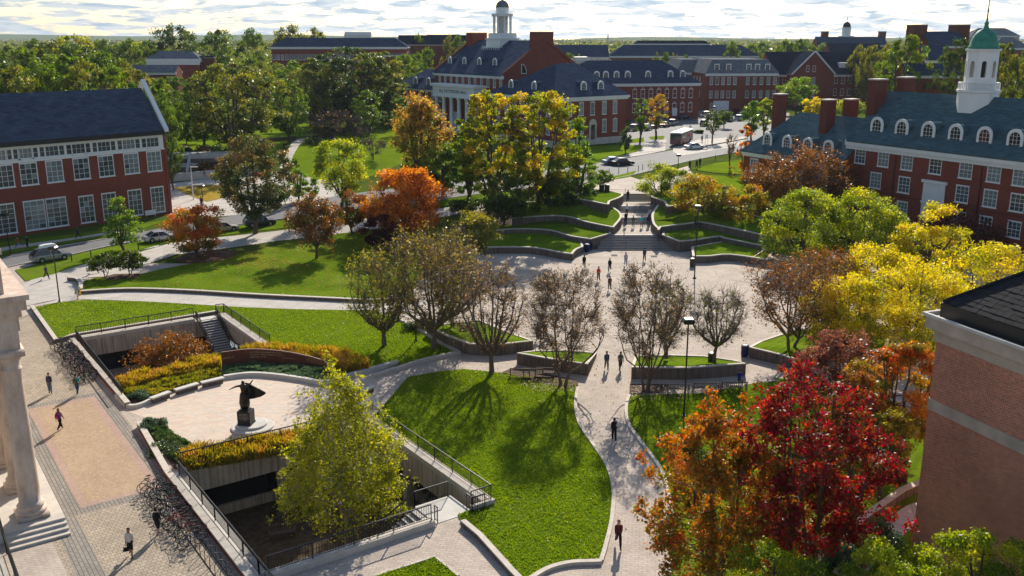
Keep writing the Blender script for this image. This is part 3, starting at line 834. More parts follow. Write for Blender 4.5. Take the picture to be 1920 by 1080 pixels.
drape('far_pavement', gp((1280,292),(1400,272),(1400,256),(1310,262),(1262,278),(1262,286)), 0.06, M['sidewalk'])
drape('parking_lot', gp((1175,252),(1185,222),(1330,205),(1480,212),(1480,250),(1390,256),(1262,278),(1215,290),(1180,290)), 0.02, M['asphalt'])
drape('hall_verge', gp((1060,305),(1100,275),(1180,272),(1208,275),(1195,284),(1150,294),(1080,308)), 0.07, M['grass_far'])
drape('curb_island', gp((1180,262),(1207,258),(1208,266),(1185,268)), 0.07, M['grass_far'])
drape('curb_island', gp((1216,257),(1246,255),(1244,261),(1222,262)), 0.07, M['grass_far'])
drape('curb_walk', gp((1150,300),(1200,284),(1210,268),(1250,262),(1247,283),(1200,292)), 0.09, M['sidewalk'])
drape('dirt_edge', gp((835,430),(900,395),(1000,385),(1090,372),(1060,400),(1000,415),(940,430),(880,440)), 0.10, M['mulch'])
# street markings
for (u0,v0,u1,v1) in [(238,474,300,461),(245,468,306,456),(252,463,312,451),(259,458,318,446),(266,453,324,442)]:
    a = V2(gat(u0,v0)); b = V2(gat(u1,v1)); d = (b-a).normalized(); n = Vector((-d.y,d.x))*0.22
    drape('crosswalk_stripe', [a-n,b-n,b+n,a+n], 0.05, M['paint'])
for vs_ in ([(1130,338),(1200,322),(1290,300),(1395,278)],[(1150,312),(1220,298),(1300,283),(1395,266)]):
    P = [V2(gat(*p)) for p in vs_]
    l = smooth_line(P, 4)
    a = [p+Vector((0.3,0.35)) for p in l]
    drape('lane_line', l+a[::-1], 0.052, M['paint'])
for k in range(3):
    a = V2(gat(1196+3*k, 291-6.0*k)); b = V2(gat(1240+2*k, 276-4.5*k))
for k in range(8):
    a = V2(gat(1200+14*k, 243-1.2*k)); d = Vector((0.55,-0.83)); n = Vector((0.83,0.55))*0.07
    drape('parking_line', [a-n, a-n+d*5, a+n+d*5, a+n], 0.032, M['paint'])
# ------------------------------------------------------------------ kerbs
def kerb(px, wd=0.28, h=0.16, mat='coping', name='kerb', **k): return wall_line(name, px, wd, h, M[mat], **k)
kerb([at(868,985),at(900,1012),at(960,1079),at(1000,1120)], 0.26, 0.3, 'wallstone', cap=True)
kerb(L4[5:5+33], 0.24, 0.15)
kerb(smooth_line([at(*p) for p in [(1127,1056),(1115,1057),(1070,1059),(1030,1069),(1000,1086),(975,1102)]], 3), 0.3, 0.22)
kerb(L5[:33], 0.24, 0.15)
kerb([at(700,1083),at(815,1046),at(860,1082)], 0.18, 0.12)
kerb([at(60,578),at(106,643),PIT1[0]-e1*1.55-e2*0.3], 0.3, 0.3, 'wallstone', cap=True)
kerb([PIT1[0]-e1*1.55-e2*0.3, PIT1[1]-e1*1.55+e2*0.4], 0.25, 0.3, 'wallstone', cap=True)
kerb(smooth_line([at(*p) for p in [(700,709),(745,694),(800,677),(862,664)]],3), 0.35, 0.3)
kerb(smooth_line([at(*p) for p in [(862,664),(835,648),(790,622),(740,597)]],3), 0.35, 0.25)
low = smooth_line([at(*p) for p in [(130,536),(143,532),(150,545),(152,548)]],3)
wall_line('lawn_edge_wall', smooth_line([at(*p) for p in [(152,551),(240,546),(350,549),(480,557),(600,563),(705,567),(770,560)]],4), 0.35, 0.32, M['wallstone'], cap=True, label='long low brick wall along the lower edge of the sloping lawn', cat='wall')
wall_line('lawn_end_wall', smooth_line([at(*p) for p in [(128,527),(145,529),(152,538),(152,549)]],4), 0.35, 0.45, M['wallstone'], cap=True, label='short curved stone wall behind the two yellow bollards', cat='wall')
# kerb of the upper bed round the statue terrace
kerb(smooth_line([at(*p) for p in [(420,711),(470,705),(520,708),(570,715),(612,721),(660,706),(700,695),(745,683)]],4), 0.35, 0.35, 'concrete_light')
kerb(smooth_line([at(*p) for p in [(218,745),(240,764),(262,763),(285,753)]],3), 0.3, 0.3, 'concrete_light')
kerb(smooth_line([at(*p) for p in [(303,794),(318,811),(335,825),(362,835)]],4), 0.18, 0.12, 'concrete_light')
for pl, off in (((1040,346),0),):
    pass
for l in ([street_lo[i] for i in range(0,14)], ):
    P = [V2(gat(*p)) for p in l]
    wall_line('street_kerb', smooth_line(P,3), 0.2, 0.13, M['sidewalk'])
P = [V2(gat(*p)) for p in [(20,480),(120,461),(220,445),(262,433)]]
wall_line('street_kerb', smooth_line(P,3), 0.2, 0.13, M['sidewalk'])
P = [V2(gat(*p)) for p in [(1320,276),(1350,270),(1400,261)]]
wall_line('street_kerb', smooth_line(P,3), 0.25, 0.25, M['wallstone'])
P = [V2(gat(*p)) for p in [(1150,297),(1180,290),(1240,283)]]
wall_line('street_kerb', smooth_line(P,3), 0.2, 0.13, M['sidewalk'])

# ------------------------------------------------------------------ plaza steps with landings
st = thing('plaza_steps', (17.4,125.0,0), 0, 'wide stone staircase of four flights rising from the plaza', 'steps')
xL = [12.0,13.2,14.0,14.6]; 
flights = [(125.0,128.0,0.0,1.6,10,(11.6,22.6),(12.6,23.0)), (135.5,137.2,1.6,2.35,5,(14.6,23.2),(14.8,23.2)), (141.0,142.6,2.35,3.1,5,(14.8,24.4),(15.0,24.6)), (146.5,148.4,3.1,4.0,6,(14.5,26.0),(14.5,26.0))]
def risers(y0,y1,z0,z1,n,xa,xb):
    for k in range(n):
        za = z0+(z1-z0)*k/n; zb = z0+(z1-z0)*(k+1)/n
        ya = y0+(y1-y0)*k/n; t = k/max(1,n-1)
        x0 = xa[0]+(xb[0]-xa[0])*t; x1 = xa[1]+(xb[1]-xa[1])*t
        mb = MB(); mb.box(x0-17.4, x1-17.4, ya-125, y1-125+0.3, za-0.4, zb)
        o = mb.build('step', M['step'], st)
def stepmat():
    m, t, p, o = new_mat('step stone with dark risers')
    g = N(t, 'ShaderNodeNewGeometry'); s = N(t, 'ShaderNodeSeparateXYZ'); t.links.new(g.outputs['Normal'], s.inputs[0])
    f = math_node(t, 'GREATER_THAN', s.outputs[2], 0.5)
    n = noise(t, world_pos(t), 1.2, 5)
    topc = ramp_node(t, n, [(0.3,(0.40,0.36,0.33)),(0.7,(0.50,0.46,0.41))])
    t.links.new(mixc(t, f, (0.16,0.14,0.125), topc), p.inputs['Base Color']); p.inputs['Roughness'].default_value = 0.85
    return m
M['step'] = stepmat()
for fl in flights: risers(*fl)
mb = MB()
ld = [(127.9,135.6,1.6,12.6,23.4),(137.1,141.1,2.35,14.8,24.6),(142.5,146.6,3.1,14.4,26.4)]
for y0,y1,z,x0,x1 in ld:
    mb.box(x0-17.4,x1-17.4,y0-125+0.2,y1-125,z-1.0,z-0.003)
mb.build('landing', M['paver_plaza'], st)
mb = MB(); mb.box(-4,9.8,23.2,27,3.0,4.06); mb.build('top_landing', M['paver_plaza'], st)
for x in (-1.9, 2.7):
    mb = MB()
    mb.tube([(x,0.1,0.0),(x,0.1,0.9),(x,3.0,2.5),(x,3.0,1.6)], 0.03, 6)
    mb.build('handrail', M['metal_black'], st)
mb = MB(); mb.tube([(0.6,21.4,3.1),(0.6,21.4,4.0),(0.6,23.6,4.95),(0.6,23.6,4.0)], 0.03, 6); mb.build('handrail', M['metal_black'], st)
# ------------------------------------------------------------------ terraces beside the steps
def terrace(name, outline, z0, label, lawn='grass'):
    """retaining walls round a raised bed of grass; outline points carry their own rim height"""
    c = outline[0]; n = len(outline)
    t = thing(name, (c[0],c[1],z0), 0, label, 'terrace')
    P = [Vector((p[0]-c[0],p[1]-c[1])) for p in outline]; Z = [p[2]-z0 for p in outline]
    ar = sum(P[i].x*P[(i+1)%n].y-P[(i+1)%n].x*P[i].y for i in range(n))
    if ar < 0: P = P[::-1]; Z = Z[::-1]
    mb = MB(); mb.add([(p.x,p.y,-0.3) for p in P]+[(P[i].x,P[i].y,Z[i]-0.02) for i in range(n)], [(i,(i+1)%n,n+(i+1)%n,n+i) for i in range(n)])
    mb.build('retaining_wall', M['wallstone'], t)
    inn = []
    for i in range(n):
        d = (P[(i+1)%n]-P[i-1]).normalized(); inn.append(P[i]+Vector((-d.y,d.x))*0.32)
    cb = MB()
    vs = [(P[i].x,P[i].y,Z[i]-0.02) for i in range(n)]+[(P[i].x,P[i].y,Z[i]+0.10) for i in range(n)]+[(inn[i].x,inn[i].y,Z[i]+0.10) for i in range(n)]+[(inn[i].x,inn[i].y,Z[i]-0.02) for i in range(n)]
    fs = []
    for i in range(n):
        j = (i+1)%n
        fs += [(i,j,n+j,n+i),(n+i,n+j,2*n+j,2*n+i),(2*n+i,2*n+j,3*n+j,3*n+i)]
    cb.add(vs, fs); cb.build('coping', M['coping'], t)
    loop = [Vector((p.x,p.y,0)) for p in inn]
    tris = tessellate_polygon([loop]); me = bpy.data.meshes.new('turf')
    ff = [(a,b,c_) if (loop[b]-loop[a]).cross(loop[c_]-loop[a]).z > 0 else (a,c_,b) for a,b,c_ in tris]
    me.from_pydata([(inn[i].x,inn[i].y,Z[i]+0.05) for i in range(n)], [], ff); me.materials.append(M[lawn]); link('turf', me, t)
    return t
def tz(*px, n=0):
    """(column, row, height) triples -> points, smoothed n times"""
    P = [(*at(u,v,z), z) for u,v,z in px]
    if not n: return P
    xy = smooth_line(P, n); out = []
    for k, q in enumerate(xy):
        f = k/n; i = min(int(f), len(P)-2); t = f-i; out.append((q.x, q.y, P[i][2]*(1-t)+P[i+1][2]*t))
    return out
def zs(z, *px): return [(u,v,z) for u,v in px]
terrace('lawn_terrace', tz(*zs(0.85,(870,466),(940,464),(1000,465),(1050,474),(1074,477)),n=3)+tz(*zs(0.85,(1076,474),(1082,468),(1094,463)),n=2)+tz(*zs(0.85,(1090,450),(1030,436),(900,432))), 0, 'lowest grass terrace left of the steps with curved wall')
terrace('lawn_terrace', tz(*zs(1.45,(890,438),(960,430),(1028,432),(1068,443),(1108,449)),n=3)+tz((1146,438,1.75),(1140,424,1.75),(1080,412,1.45),(1010,408,1.45),(900,412,1.45)), 0, 'second grass terrace left of the steps')
terrace('lawn_terrace', tz(*zs(2.5,(960,410),(1010,406),(1060,406),(1100,417),(1150,427)),n=3)+tz((1152,426,2.5),(1166,408,2.8),(1160,396,3.1),(1143,384,3.4),(1150,375,3.7),n=3)+tz((1100,372,3.95),(980,380,3.9)), 0, 'third grass terrace left of the steps with snaking wall')
terrace('lawn_terrace', tz(*zs(4.25,(1110,378),(1140,384),(1144,378),(1160,372),(1169,366),(1160,362),(1122,356)),n=3)+tz(*zs(4.25,(1085,362),(1070,372))), 2.5, 'top grass terrace left of the steps beneath two bins')
terrace('lawn_terrace', tz(*zs(0.85,(1298,481),(1330,481),(1370,478),(1440,488)),n=3)+tz(*zs(0.85,(1452,470),(1360,452),(1296,464))), 0, 'lowest grass terrace right of the steps')
terrace('lawn_terrace', tz((1241,441,1.75),(1273,453,1.45))+tz(*zs(1.45,(1276,453),(1310,450),(1348,444),(1358,447),(1452,466)),n=3)+tz((1456,448,1.45),(1310,420,1.45),(1246,424,1.75)), 0, 'second grass terrace right of the steps')
terrace('lawn_terrace', tz((1250,372,3.7),(1232,386,3.4),(1222,402,3.0),(1224,420,2.6),(1236,432,2.5),n=3)+tz(*zs(2.5,(1240,426),(1305,418),(1314,417),(1380,430),(1450,446)),n=3)+tz((1470,430,3.0),(1400,395,3.9),(1300,372,3.95)), 0, 'third terrace right of the steps, shaded by the small trees')
terrace('lawn_terrace', tz(*zs(4.25,(1250,388),(1244,378),(1230,373),(1220,368),(1240,360)),n=3)+tz(*zs(4.25,(1300,372),(1290,384))), 2.5, 'top small terrace right of the steps')
# short side stairs at the right end of the plaza
P0_ = V2(at(1416,497)); P1_ = V2(at(1446,505))
sst = thing('side_steps', (P0_.x,P0_.y,0), math.atan2(P1_.y-P0_.y,P1_.x-P0_.x), 'short flight of stone steps at the right end of the plaza', 'steps')
for k in range(6):
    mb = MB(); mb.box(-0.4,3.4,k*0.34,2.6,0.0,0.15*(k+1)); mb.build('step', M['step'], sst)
mb = MB(); mb.tube([(-0.5,0,0),(-0.5,0,0.9),(-0.5,2.2,1.75),(-0.5,2.2,0.9)],0.03,6); mb.build('handrail', M['metal_grey'], sst)
for u_,v_ in ((1152,479),(1226,481)):
    gx, gy = at(u_,v_); gr_ = thing('drain_grate',(gx,gy,0.014),0,'dark drain grate at the foot of the steps, %s one' % ('left' if u_ < 1200 else 'right'),'drain')
    for k in range(7): mb = MB(); mb.box(-0.4,0.4,-0.5+0.15*k,-0.42+0.15*k,0,0.02); mb.build('bar', M['asphalt'], gr_)
# ------------------------------------------------------------------ raised planters in front of the plaza
def planter(px_front, px_back, h, label, mulch=None):
    f = [V2(at(u,v,h)) for u,v in px_front]+[V2(at(u,v,h*0.25)) for u,v in px_back]
    c = f[0]; nf = len(px_front)
    t = thing('planter', (c.x,c.y,0), 0, label, 'planter')
    hs = [h]*nf+[0.22]*len(px_back)
    n = len(f); P = [p-c for p in f]
    mb = MB()
    vs = [(p.x,p.y,-0.2) for p in P]+[(P[i].x,P[i].y,hs[i]) for i in range(n)]
    mb.add(vs, [(i,(i+1)%n,n+(i+1)%n,n+i) for i in range(n)])
    mb.build('retaining_wall', M['wallstone'], t)
    ar = sum(P[i].x*P[(i+1)%n].y-P[(i+1)%n].x*P[i].y for i in range(n)); sg = 1 if ar > 0 else -1
    inn = []
    for i in range(n):
        d = (P[(i+1)%n]-P[i-1]).normalized(); inn.append(P[i]+Vector((-d.y,d.x))*sg*0.3)
    cb = MB()
    vs = [(P[i].x,P[i].y,hs[i]-0.01) for i in range(n)]+[(P[i].x,P[i].y,hs[i]+0.09) for i in range(n)]+[(inn[i].x,inn[i].y,hs[i]+0.09) for i in range(n)]+[(inn[i].x,inn[i].y,hs[i]-0.05) for i in range(n)]
    fs = []
    for i in range(n):
        j = (i+1)%n; fs += [(i,j,n+j,n+i),(n+i,n+j,2*n+j,2*n+i),(2*n+i,2*n+j,3*n+j,3*n+i)]
    cb.add(vs, fs); cb.build('coping', M['coping'], t)
    loop = [Vector((inn[i].x,inn[i].y,0)) for i in range(n)]
    tris = tessellate_polygon([loop]); ff = [(a,b,c_) if (loop[b]-loop[a]).cross(loop[c_]-loop[a]).z > 0 else (a,c_,b) for a,b,c_ in tris]
    me = bpy.data.meshes.new('turf'); me.from_pydata([(inn[i].x,inn[i].y,hs[i]+0.02) for i in range(n)], [], ff); me.materials.append(M['grass']); link('turf', me, t)
    return t
planter([(969,663),(1030,674),(1102,684)], [(1119,662),(1060,656),(1000,658)], 1.0, 'raised stone planter left of the central walk, a tree leaning over it')
planter([(1184,690),(1290,691),(1399,683)], [(1380,676),(1320,667),(1250,665),(1190,668)], 1.0, 'raised stone planter right of the central walk behind three benches')
planter([(1000,640),(930,648),(880,646),(835,630),(800,610)], [(830,608),(900,600),(960,625)], 1.0, 'pointed raised bed left of the plaza with low shrubs')
planter([(1660,660),(1580,655),(1490,676),(1470,668),(1404,652)], [(1425,640),(1490,618),(1570,614),(1680,610)], 0.9, 'pointed raised bed at the right of the plaza with lamp post')
# paved strip and mulch under the trees
sheet('mulch_patch', [at(*p) for p in [(940,700),(965,690),(1080,714),(1085,722),(1062,730),(1000,716)]], 0.10, M['mulch'])
sheet('mulch_patch', [at(*p) for p in [(1181,722),(1255,722),(1240,736),(1180,740)]], 0.10, M['mulch'])
sheet('shaded_path', [at(*p) for p in [(1560,1075),(1640,990),(1700,950),(1760,930),(1760,960),(1700,1000),(1640,1060),(1600,1100)]], 0.09, M['sidewalk'])
wall_line('low_wall', [at(*p) for p in [(1520,1080),(1620,985),(1690,935),(1760,905)]], 0.35, 0.6, M['wallstone'], cap=True, label='low stone wall of the shaded path beside the near brick building', cat='wall')
drape('mulch_patch', gp((190,521),(215,515),(262,514),(258,523),(205,526)), 0.10, M['mulch'])
drape('mulch_patch', smooth_line(gp((330,486),(370,474),(425,470),(440,480),(400,492),(350,494)),3,True), 0.11, M['mulch'])
# ------------------------------------------------------------------ sunken courts
def railing(pts, label, h=1.07, gap=0.16, name='railing', post_gap=2.4, infill=True):
    """pts: world (x,y,z) along the foot of the railing"""
    P = [Vector(p) for p in pts]; o = P[0].copy()
    t = thing(name, o, 0, label, 'railing')
    P = [p-o for p in P]
    mb = MB()
    up = Vector((0,0,h))
    mb.tube([p+up for p in P], 0.045, 6); mb.build('top_rail', M['metal_black'], t)
    if infill:
        mb = MB(); mb.tube([p+Vector((0,0,0.12)) for p in P], 0.025, 4)
        bl = MB()
        for a, b in zip(P[:-1], P[1:]):
            L = (b-a).length; n = max(1, int(L/gap))
            for k in range(n+1):
                q = a.lerp(b, k/n); bl.box(q.x-0.011,q.x+0.011,q.y-0.011,q.y+0.011,q.z+0.1,q.z+h)
        mb.build('bottom_rail', M['metal_black'], t)
        tag(bl.build('balusters', M['metal_black'], t), kind='stuff')
    for a, b in zip(P[:-1], P[1:]):
        L = (b-a).length; n = max(1, round(L/post_gap))
        for k in range(n+1):
            q = a.lerp(b, k/n); pm = MB(); pm.box(q.x-0.03,q.x+0.03,q.y-0.03,q.y+0.03,q.z-0.1,q.z+h); pm.build('post', M['metal_black'], t)
    return t
def court(poly, label, depth=4.6, fas=1.7, solid=(), lit=()):
    c = poly[0]; P = [p-c for p in poly]; n = len(P)
    t = thing('sunken_court', (c.x,c.y,0), 0, label, 'courtyard')
    ar = sum(P[i].x*P[(i+1)%n].y-P[(i+1)%n].x*P[i].y for i in range(n)); sg = 1 if ar > 0 else -1
    fl = MB(); cen = sum(P, Vector((0,0)))/n
    big = [cen+(p-cen)*1.35 for p in P]
    vs = [(p.x,p.y,-depth) for p in big]; fl.add(vs, [tuple(range(n)) if sg > 0 else tuple(range(n-1,-1,-1))])
    fl.build('floor', M['soil'], t)
    led = MB()
    for i in range(n):
        a, b = P[i], P[(i+1)%n]; d = (b-a).normalized(); out = Vector((d.y,-d.x))*sg
        L = (b-a).length
        fm = MB()
        th = 0.5
        q = [a, b, b+out*th, a+out*th]
        if i in solid:
            fm.prism([(p.x,p.y) for p in q], -depth, -0.02); fm.build('wall', M['concrete'], t); continue
        fm.prism([(p.x,p.y) for p in q], -fas, -0.02); fm.build('fascia', M['concrete'], t)
        # windows set back under the deck
        gm = MB(); rec = 1.6
        g = [a+out*rec, b+out*rec, b+out*(rec+0.2), a+out*(rec+0.2)]
        gm.prism([(p.x,p.y) for p in g], -depth, -fas+0.3); gm.build('window_band', M['glass_dark'], t)
        so = MB(); q = [a+out*th, b+out*th, b+out*rec, a+out*rec]
        so.prism([(p.x,p.y) for p in q], -fas+0.01, -fas+0.2); so.build('soffit', M['concrete'], t)
        bs = MB(); q = [a+out*(rec-0.3), b+out*(rec-0.3), b+out*(rec-0.02), a+out*(rec-0.02)]
        bs.prism([(p.x,p.y) for p in q], -depth, -depth+0.7); bs.build('dado', M['concrete'], t)
        k = max(2, int(L/4.6))
        for j in range(k+1):
            p = a+d*(0.35+(L-0.7)*j/k)
            q = [p-d*0.3, p+d*0.3, p+d*0.3+out*0.6, p-d*0.3+out*0.6]
            cm = MB(); cm.prism([(v.x,v.y) for v in [x+out*0.06 for x in q]], -depth, -fas+0.01); cm.build('pier', M['concrete'], t)
    return t
c2 = court(PIT2, 'large sunken court in the foreground with birch tree growing up from it')
c1 = court(PIT1, 'smaller sunken court beside the lawn with stairs down to dark windows', solid=(3,4))
def ledge(a, b, wd, z0, z1, mat, name='ledge', parent=None, label=None, cat=None, lo=0.0):
    d = (b-a).normalized(); out = Vector((-d.y,d.x))
    q = [a+out*lo, b+out*lo, b+out*(lo+wd), a+out*(lo+wd)]
    mb = MB(); mb.prism([(p.x,p.y) for p in q], z0, z1); o = mb.build(name, mat, parent)
    if parent is None: tag(o, label, cat, kind=None if cat else 'structure')
    return o
def off(c, p): return p-c
# court 2 rims (coordinates relative to the court's first corner)
q = [p-PIT2[0] for p in PIT2]
# far side: weathered coping, right side: white ledge, near side: white ledge
ledge(q[0]-e2*0.2, q[1]+e2*0.05, 1.0, -0.02, 0.20, M['concrete_light'], 'rim', c2)
ledge(q[1]+e1*0.02-e1*1.0, q[2], 0.75, -0.02, 0.35, M['coping'], 'rim', c2)
ledge(q[2]+e2*0.75-e2*3.0, q[2]+e2*0.75-e2*0.02, -0.0, -0.02, 0.0, M['coping'], 'rim', c2) if False else None
ledge(q[3]+e2*10.0, q[3]-e2*0.3, 0.55, -0.02, 0.40, M['coping'], 'rim', c2)
ledge(q[2]+e2*0.75+e1*0.30, q[2]-e2*0.9+e1*0.30, -0.32, -0.02, 0.35, M['coping'], 'rim', c2)
P = PIT2
railing([(*(P[0]-e2*0.15-e1*0.5),0.2), (*(P[1]+e2*0.45-e1*0.5),0.2)], 'long black railing behind the birch, along the far rim of the large court', h=1.0)
railing([(*(P[1]+e2*0.55-e1*0.4),0.33), (*(P[2]+e2*0.55+e1*0.15),0.33), (*(P[2]-e2*0.9+e1*0.15),0.33)], 'black railing on the white ledge beside the main lawn, turning at the corner', h=1.0)
railing([(*(P[3]-e2*0.1+e1*0.28),0.38), (*(P[3]+e2*9.9+e1*0.28),0.38)], 'black railing along the near rim of the large court', h=1.0)
railing([(*(P[0]-e2*0.45+e1*0.6),0.1), (*(P[3]-e2*0.45-e1*0.3),0.1), (*(P[3]-e2*0.45+e1*9),0.1)], 'long black railing between the bicycle rack and the large court', h=1.05)
gl = MB(); 
a = P[0]-e2*0.50+e1*0.6; b = P[3]-e2*0.50+e1*9
# pale paved ledge between rail and coping stones
ledge(P[3]+e1*9-e2*0.02, P[0]-e1*0.1-e2*0.02, 0.9, -0.01, 0.10, M['concrete_light'], 'court_ledge')
# coping stones, each laid separately on a brick kerb
def coping_run(a, b, wd, n, label, z=0.42, name='coping_wall'):
    d = (b-a).normalized(); L = (b-a).length
    t = thing(name, (a.x,a.y,0), math.atan2(d.y,d.x), label, 'wall')
    mb = MB(); mb.box(0,L,-wd/2+0.03,wd/2-0.03,-0.1,z-0.08); mb.build('brick_base', M['brick'], t)
    sl = L/n; rng = random.Random(5)
    me = None
    for k in range(n):
        if me is None:
            mb = MB(); mb.box(0.008,sl-0.008,-wd/2,wd/2,z-0.08,z+0.02); me = mb.mesh('stone', M['coping'])
        o = link('stone', me, t, (sl*k,0,rng.uniform(-0.004,0.004)))
    return t
ca = V2(at(262,800)); cbb = V2(at(345,905)); cc_ = A2+e1*24-e2*1.05
coping_run(ca, A2-e2*1.05+e1*0.0, 0.42, 11, 'low brick wall with pale coping stones from the round terrace to the lower bicycle rack')
coping_run(A2-e2*1.05+e1*0.02, A2-e2*1.05+e1*22, 0.42, 26, 'low brick wall with pale coping stones behind the lower bicycle rack')
coping_run(A1+e1*0.0-e2*0.75, V2(at(240,764)), 0.42, 22, 'low brick wall with pale coping stones behind the upper bicycle rack')
# court 1 rims and rails
P = PIT1; q = [p-P[0] for p in P]
ledge(q[0]-e2*0.2, q[1]+e2*0.05-e2*2.6, 0.8, -0.02, 0.3, M['coping'], 'rim', c1)
ledge(q[1]-e1*0.6, q[2], 0.8, -0.02, 0.3, M['coping'], 'rim', c1)
railing([(*(P[0]-e2*0.2-e1*0.55),0.28), (*(P[1]-e2*2.5-e1*0.55),0.28)], 'black railing along the far rim of the smaller court', h=1.0)
railing([(*(P[0]-e2*0.3-e1*0.3),0.1), (*(P[5]-e2*0.1),0.1)], 'black railing between the upper bicycle rack and the smaller court', h=1.0)
railing([(*(P[1]-e2*0.2-e1*0.55),0.28), (*(P[1]+e2*0.6-e1*0.5),0.28), (*(P[2]+e2*0.6),0.28)], 'black railing bordering the court lawn, past the top of the stairs', h=1.0)
# stairs down into court 1
s0 = P[1]-e2*2.4
st1 = thing('court_stairs', (s0.x,s0.y,0), math.atan2(e1.y,e1.x), 'concrete stairs descending into the smaller court between black handrails', 'stairs')
for k in range(14):
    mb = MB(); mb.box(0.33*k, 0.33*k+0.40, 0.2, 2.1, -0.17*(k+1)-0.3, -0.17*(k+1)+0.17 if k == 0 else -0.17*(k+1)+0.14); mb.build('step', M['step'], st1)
mb = MB(); mb.box(-1.0,0.0,0.2,2.1,-0.4,0.05); mb.build('landing', M['concrete_light'], st1)
railing([(*(s0+e2*0.1-e1*0.4),0.0), (*(s0+e2*0.1),0.0), (*(s0+e1*4.7+e2*0.1),-2.4)], 'sloping black handrail on the left of the court stairs', h=1.0, infill=True, name='stair_railing')
railing([(*(s0+e2*2.2-e1*0.4),0.0), (*(s0+e2*2.2),0.0), (*(s0+e1*4.7+e2*2.2),-2.4), (*(s0+e1*6.0+e2*2.5),-2.4)], 'sloping black handrail on the right of the court stairs', h=1.0, infill=True, name='stair_railing')
# stairs down into court 2 along its near rim
s2 = PIT2[3]+e2*10.2
st2 = thing('court_stairs', (s2.x,s2.y,0), math.atan2(-e2.y,-e2.x), 'concrete stairs with landing descending along the near rim of the large court', 'stairs')
mb = MB(); mb.box(-2.6,0.0,-2.3,0.3,-0.5,0.03)
mb.build('landing', M['concrete_light'], st2)
for k in range(16):
    mb = MB(); mb.box(0.33*k, 0.33*k+0.40, -2.1, -0.25, -0.17*(k+1)-0.3, -0.17*(k+1)+0.14); mb.build('step', M['step'], st2)
railing([(*(s2+e2*2.4-e1*2.25),0.05), (*(s2-e1*2.25),0.05), (*(s2-e2*5.2-e1*2.25),-2.7)], 'sloping black handrail on the court side of the near stairs', h=1.0, name='stair_railing')
railing([(*(s2+e2*0.15+e1*0.25),0.03), (*(s2+e2*0.15-e1*0.1),0.03)], 'short black railing at the left side of the court stair opening', h=1.0, name='stair_railing')
railing([(*(s2+e2*2.5-e1*0.2),0.05), (*(s2+e2*2.5+e1*0.45),0.05), (*(s2+e2*3.4+e1*0.45),0.05)], 'short angular black railing at the right side of the stair opening', h=1.0, name='stair_railing')
for (s_, t_, lab) in ((12.4, 0.15, 'black wall lantern beside the court doorway'), (5.2, None, 'black wall lantern on the far wall of the large court')):
    p = (PIT2[1]+e1*9.0-e2*0.22) if t_ else (PIT2[0]+e2*8.4+e1*0.2)
    L_ = thing('wall_lantern', (p.x,p.y,-2.1), 0, lab, 'lamp')
    mb = MB(); mb.lathe([(0.05,-0.3),(0.17,-0.22),(0.2,0.15),(0.1,0.28),(0.02,0.36)], 8); mb.build('lantern_body', M['metal_black'], L_)
    mb = MB(); mb.tube([(0,0,0.3),(0.0,0.25,0.42)],0.02,5); mb.build('bracket', M['metal_black'], L_)

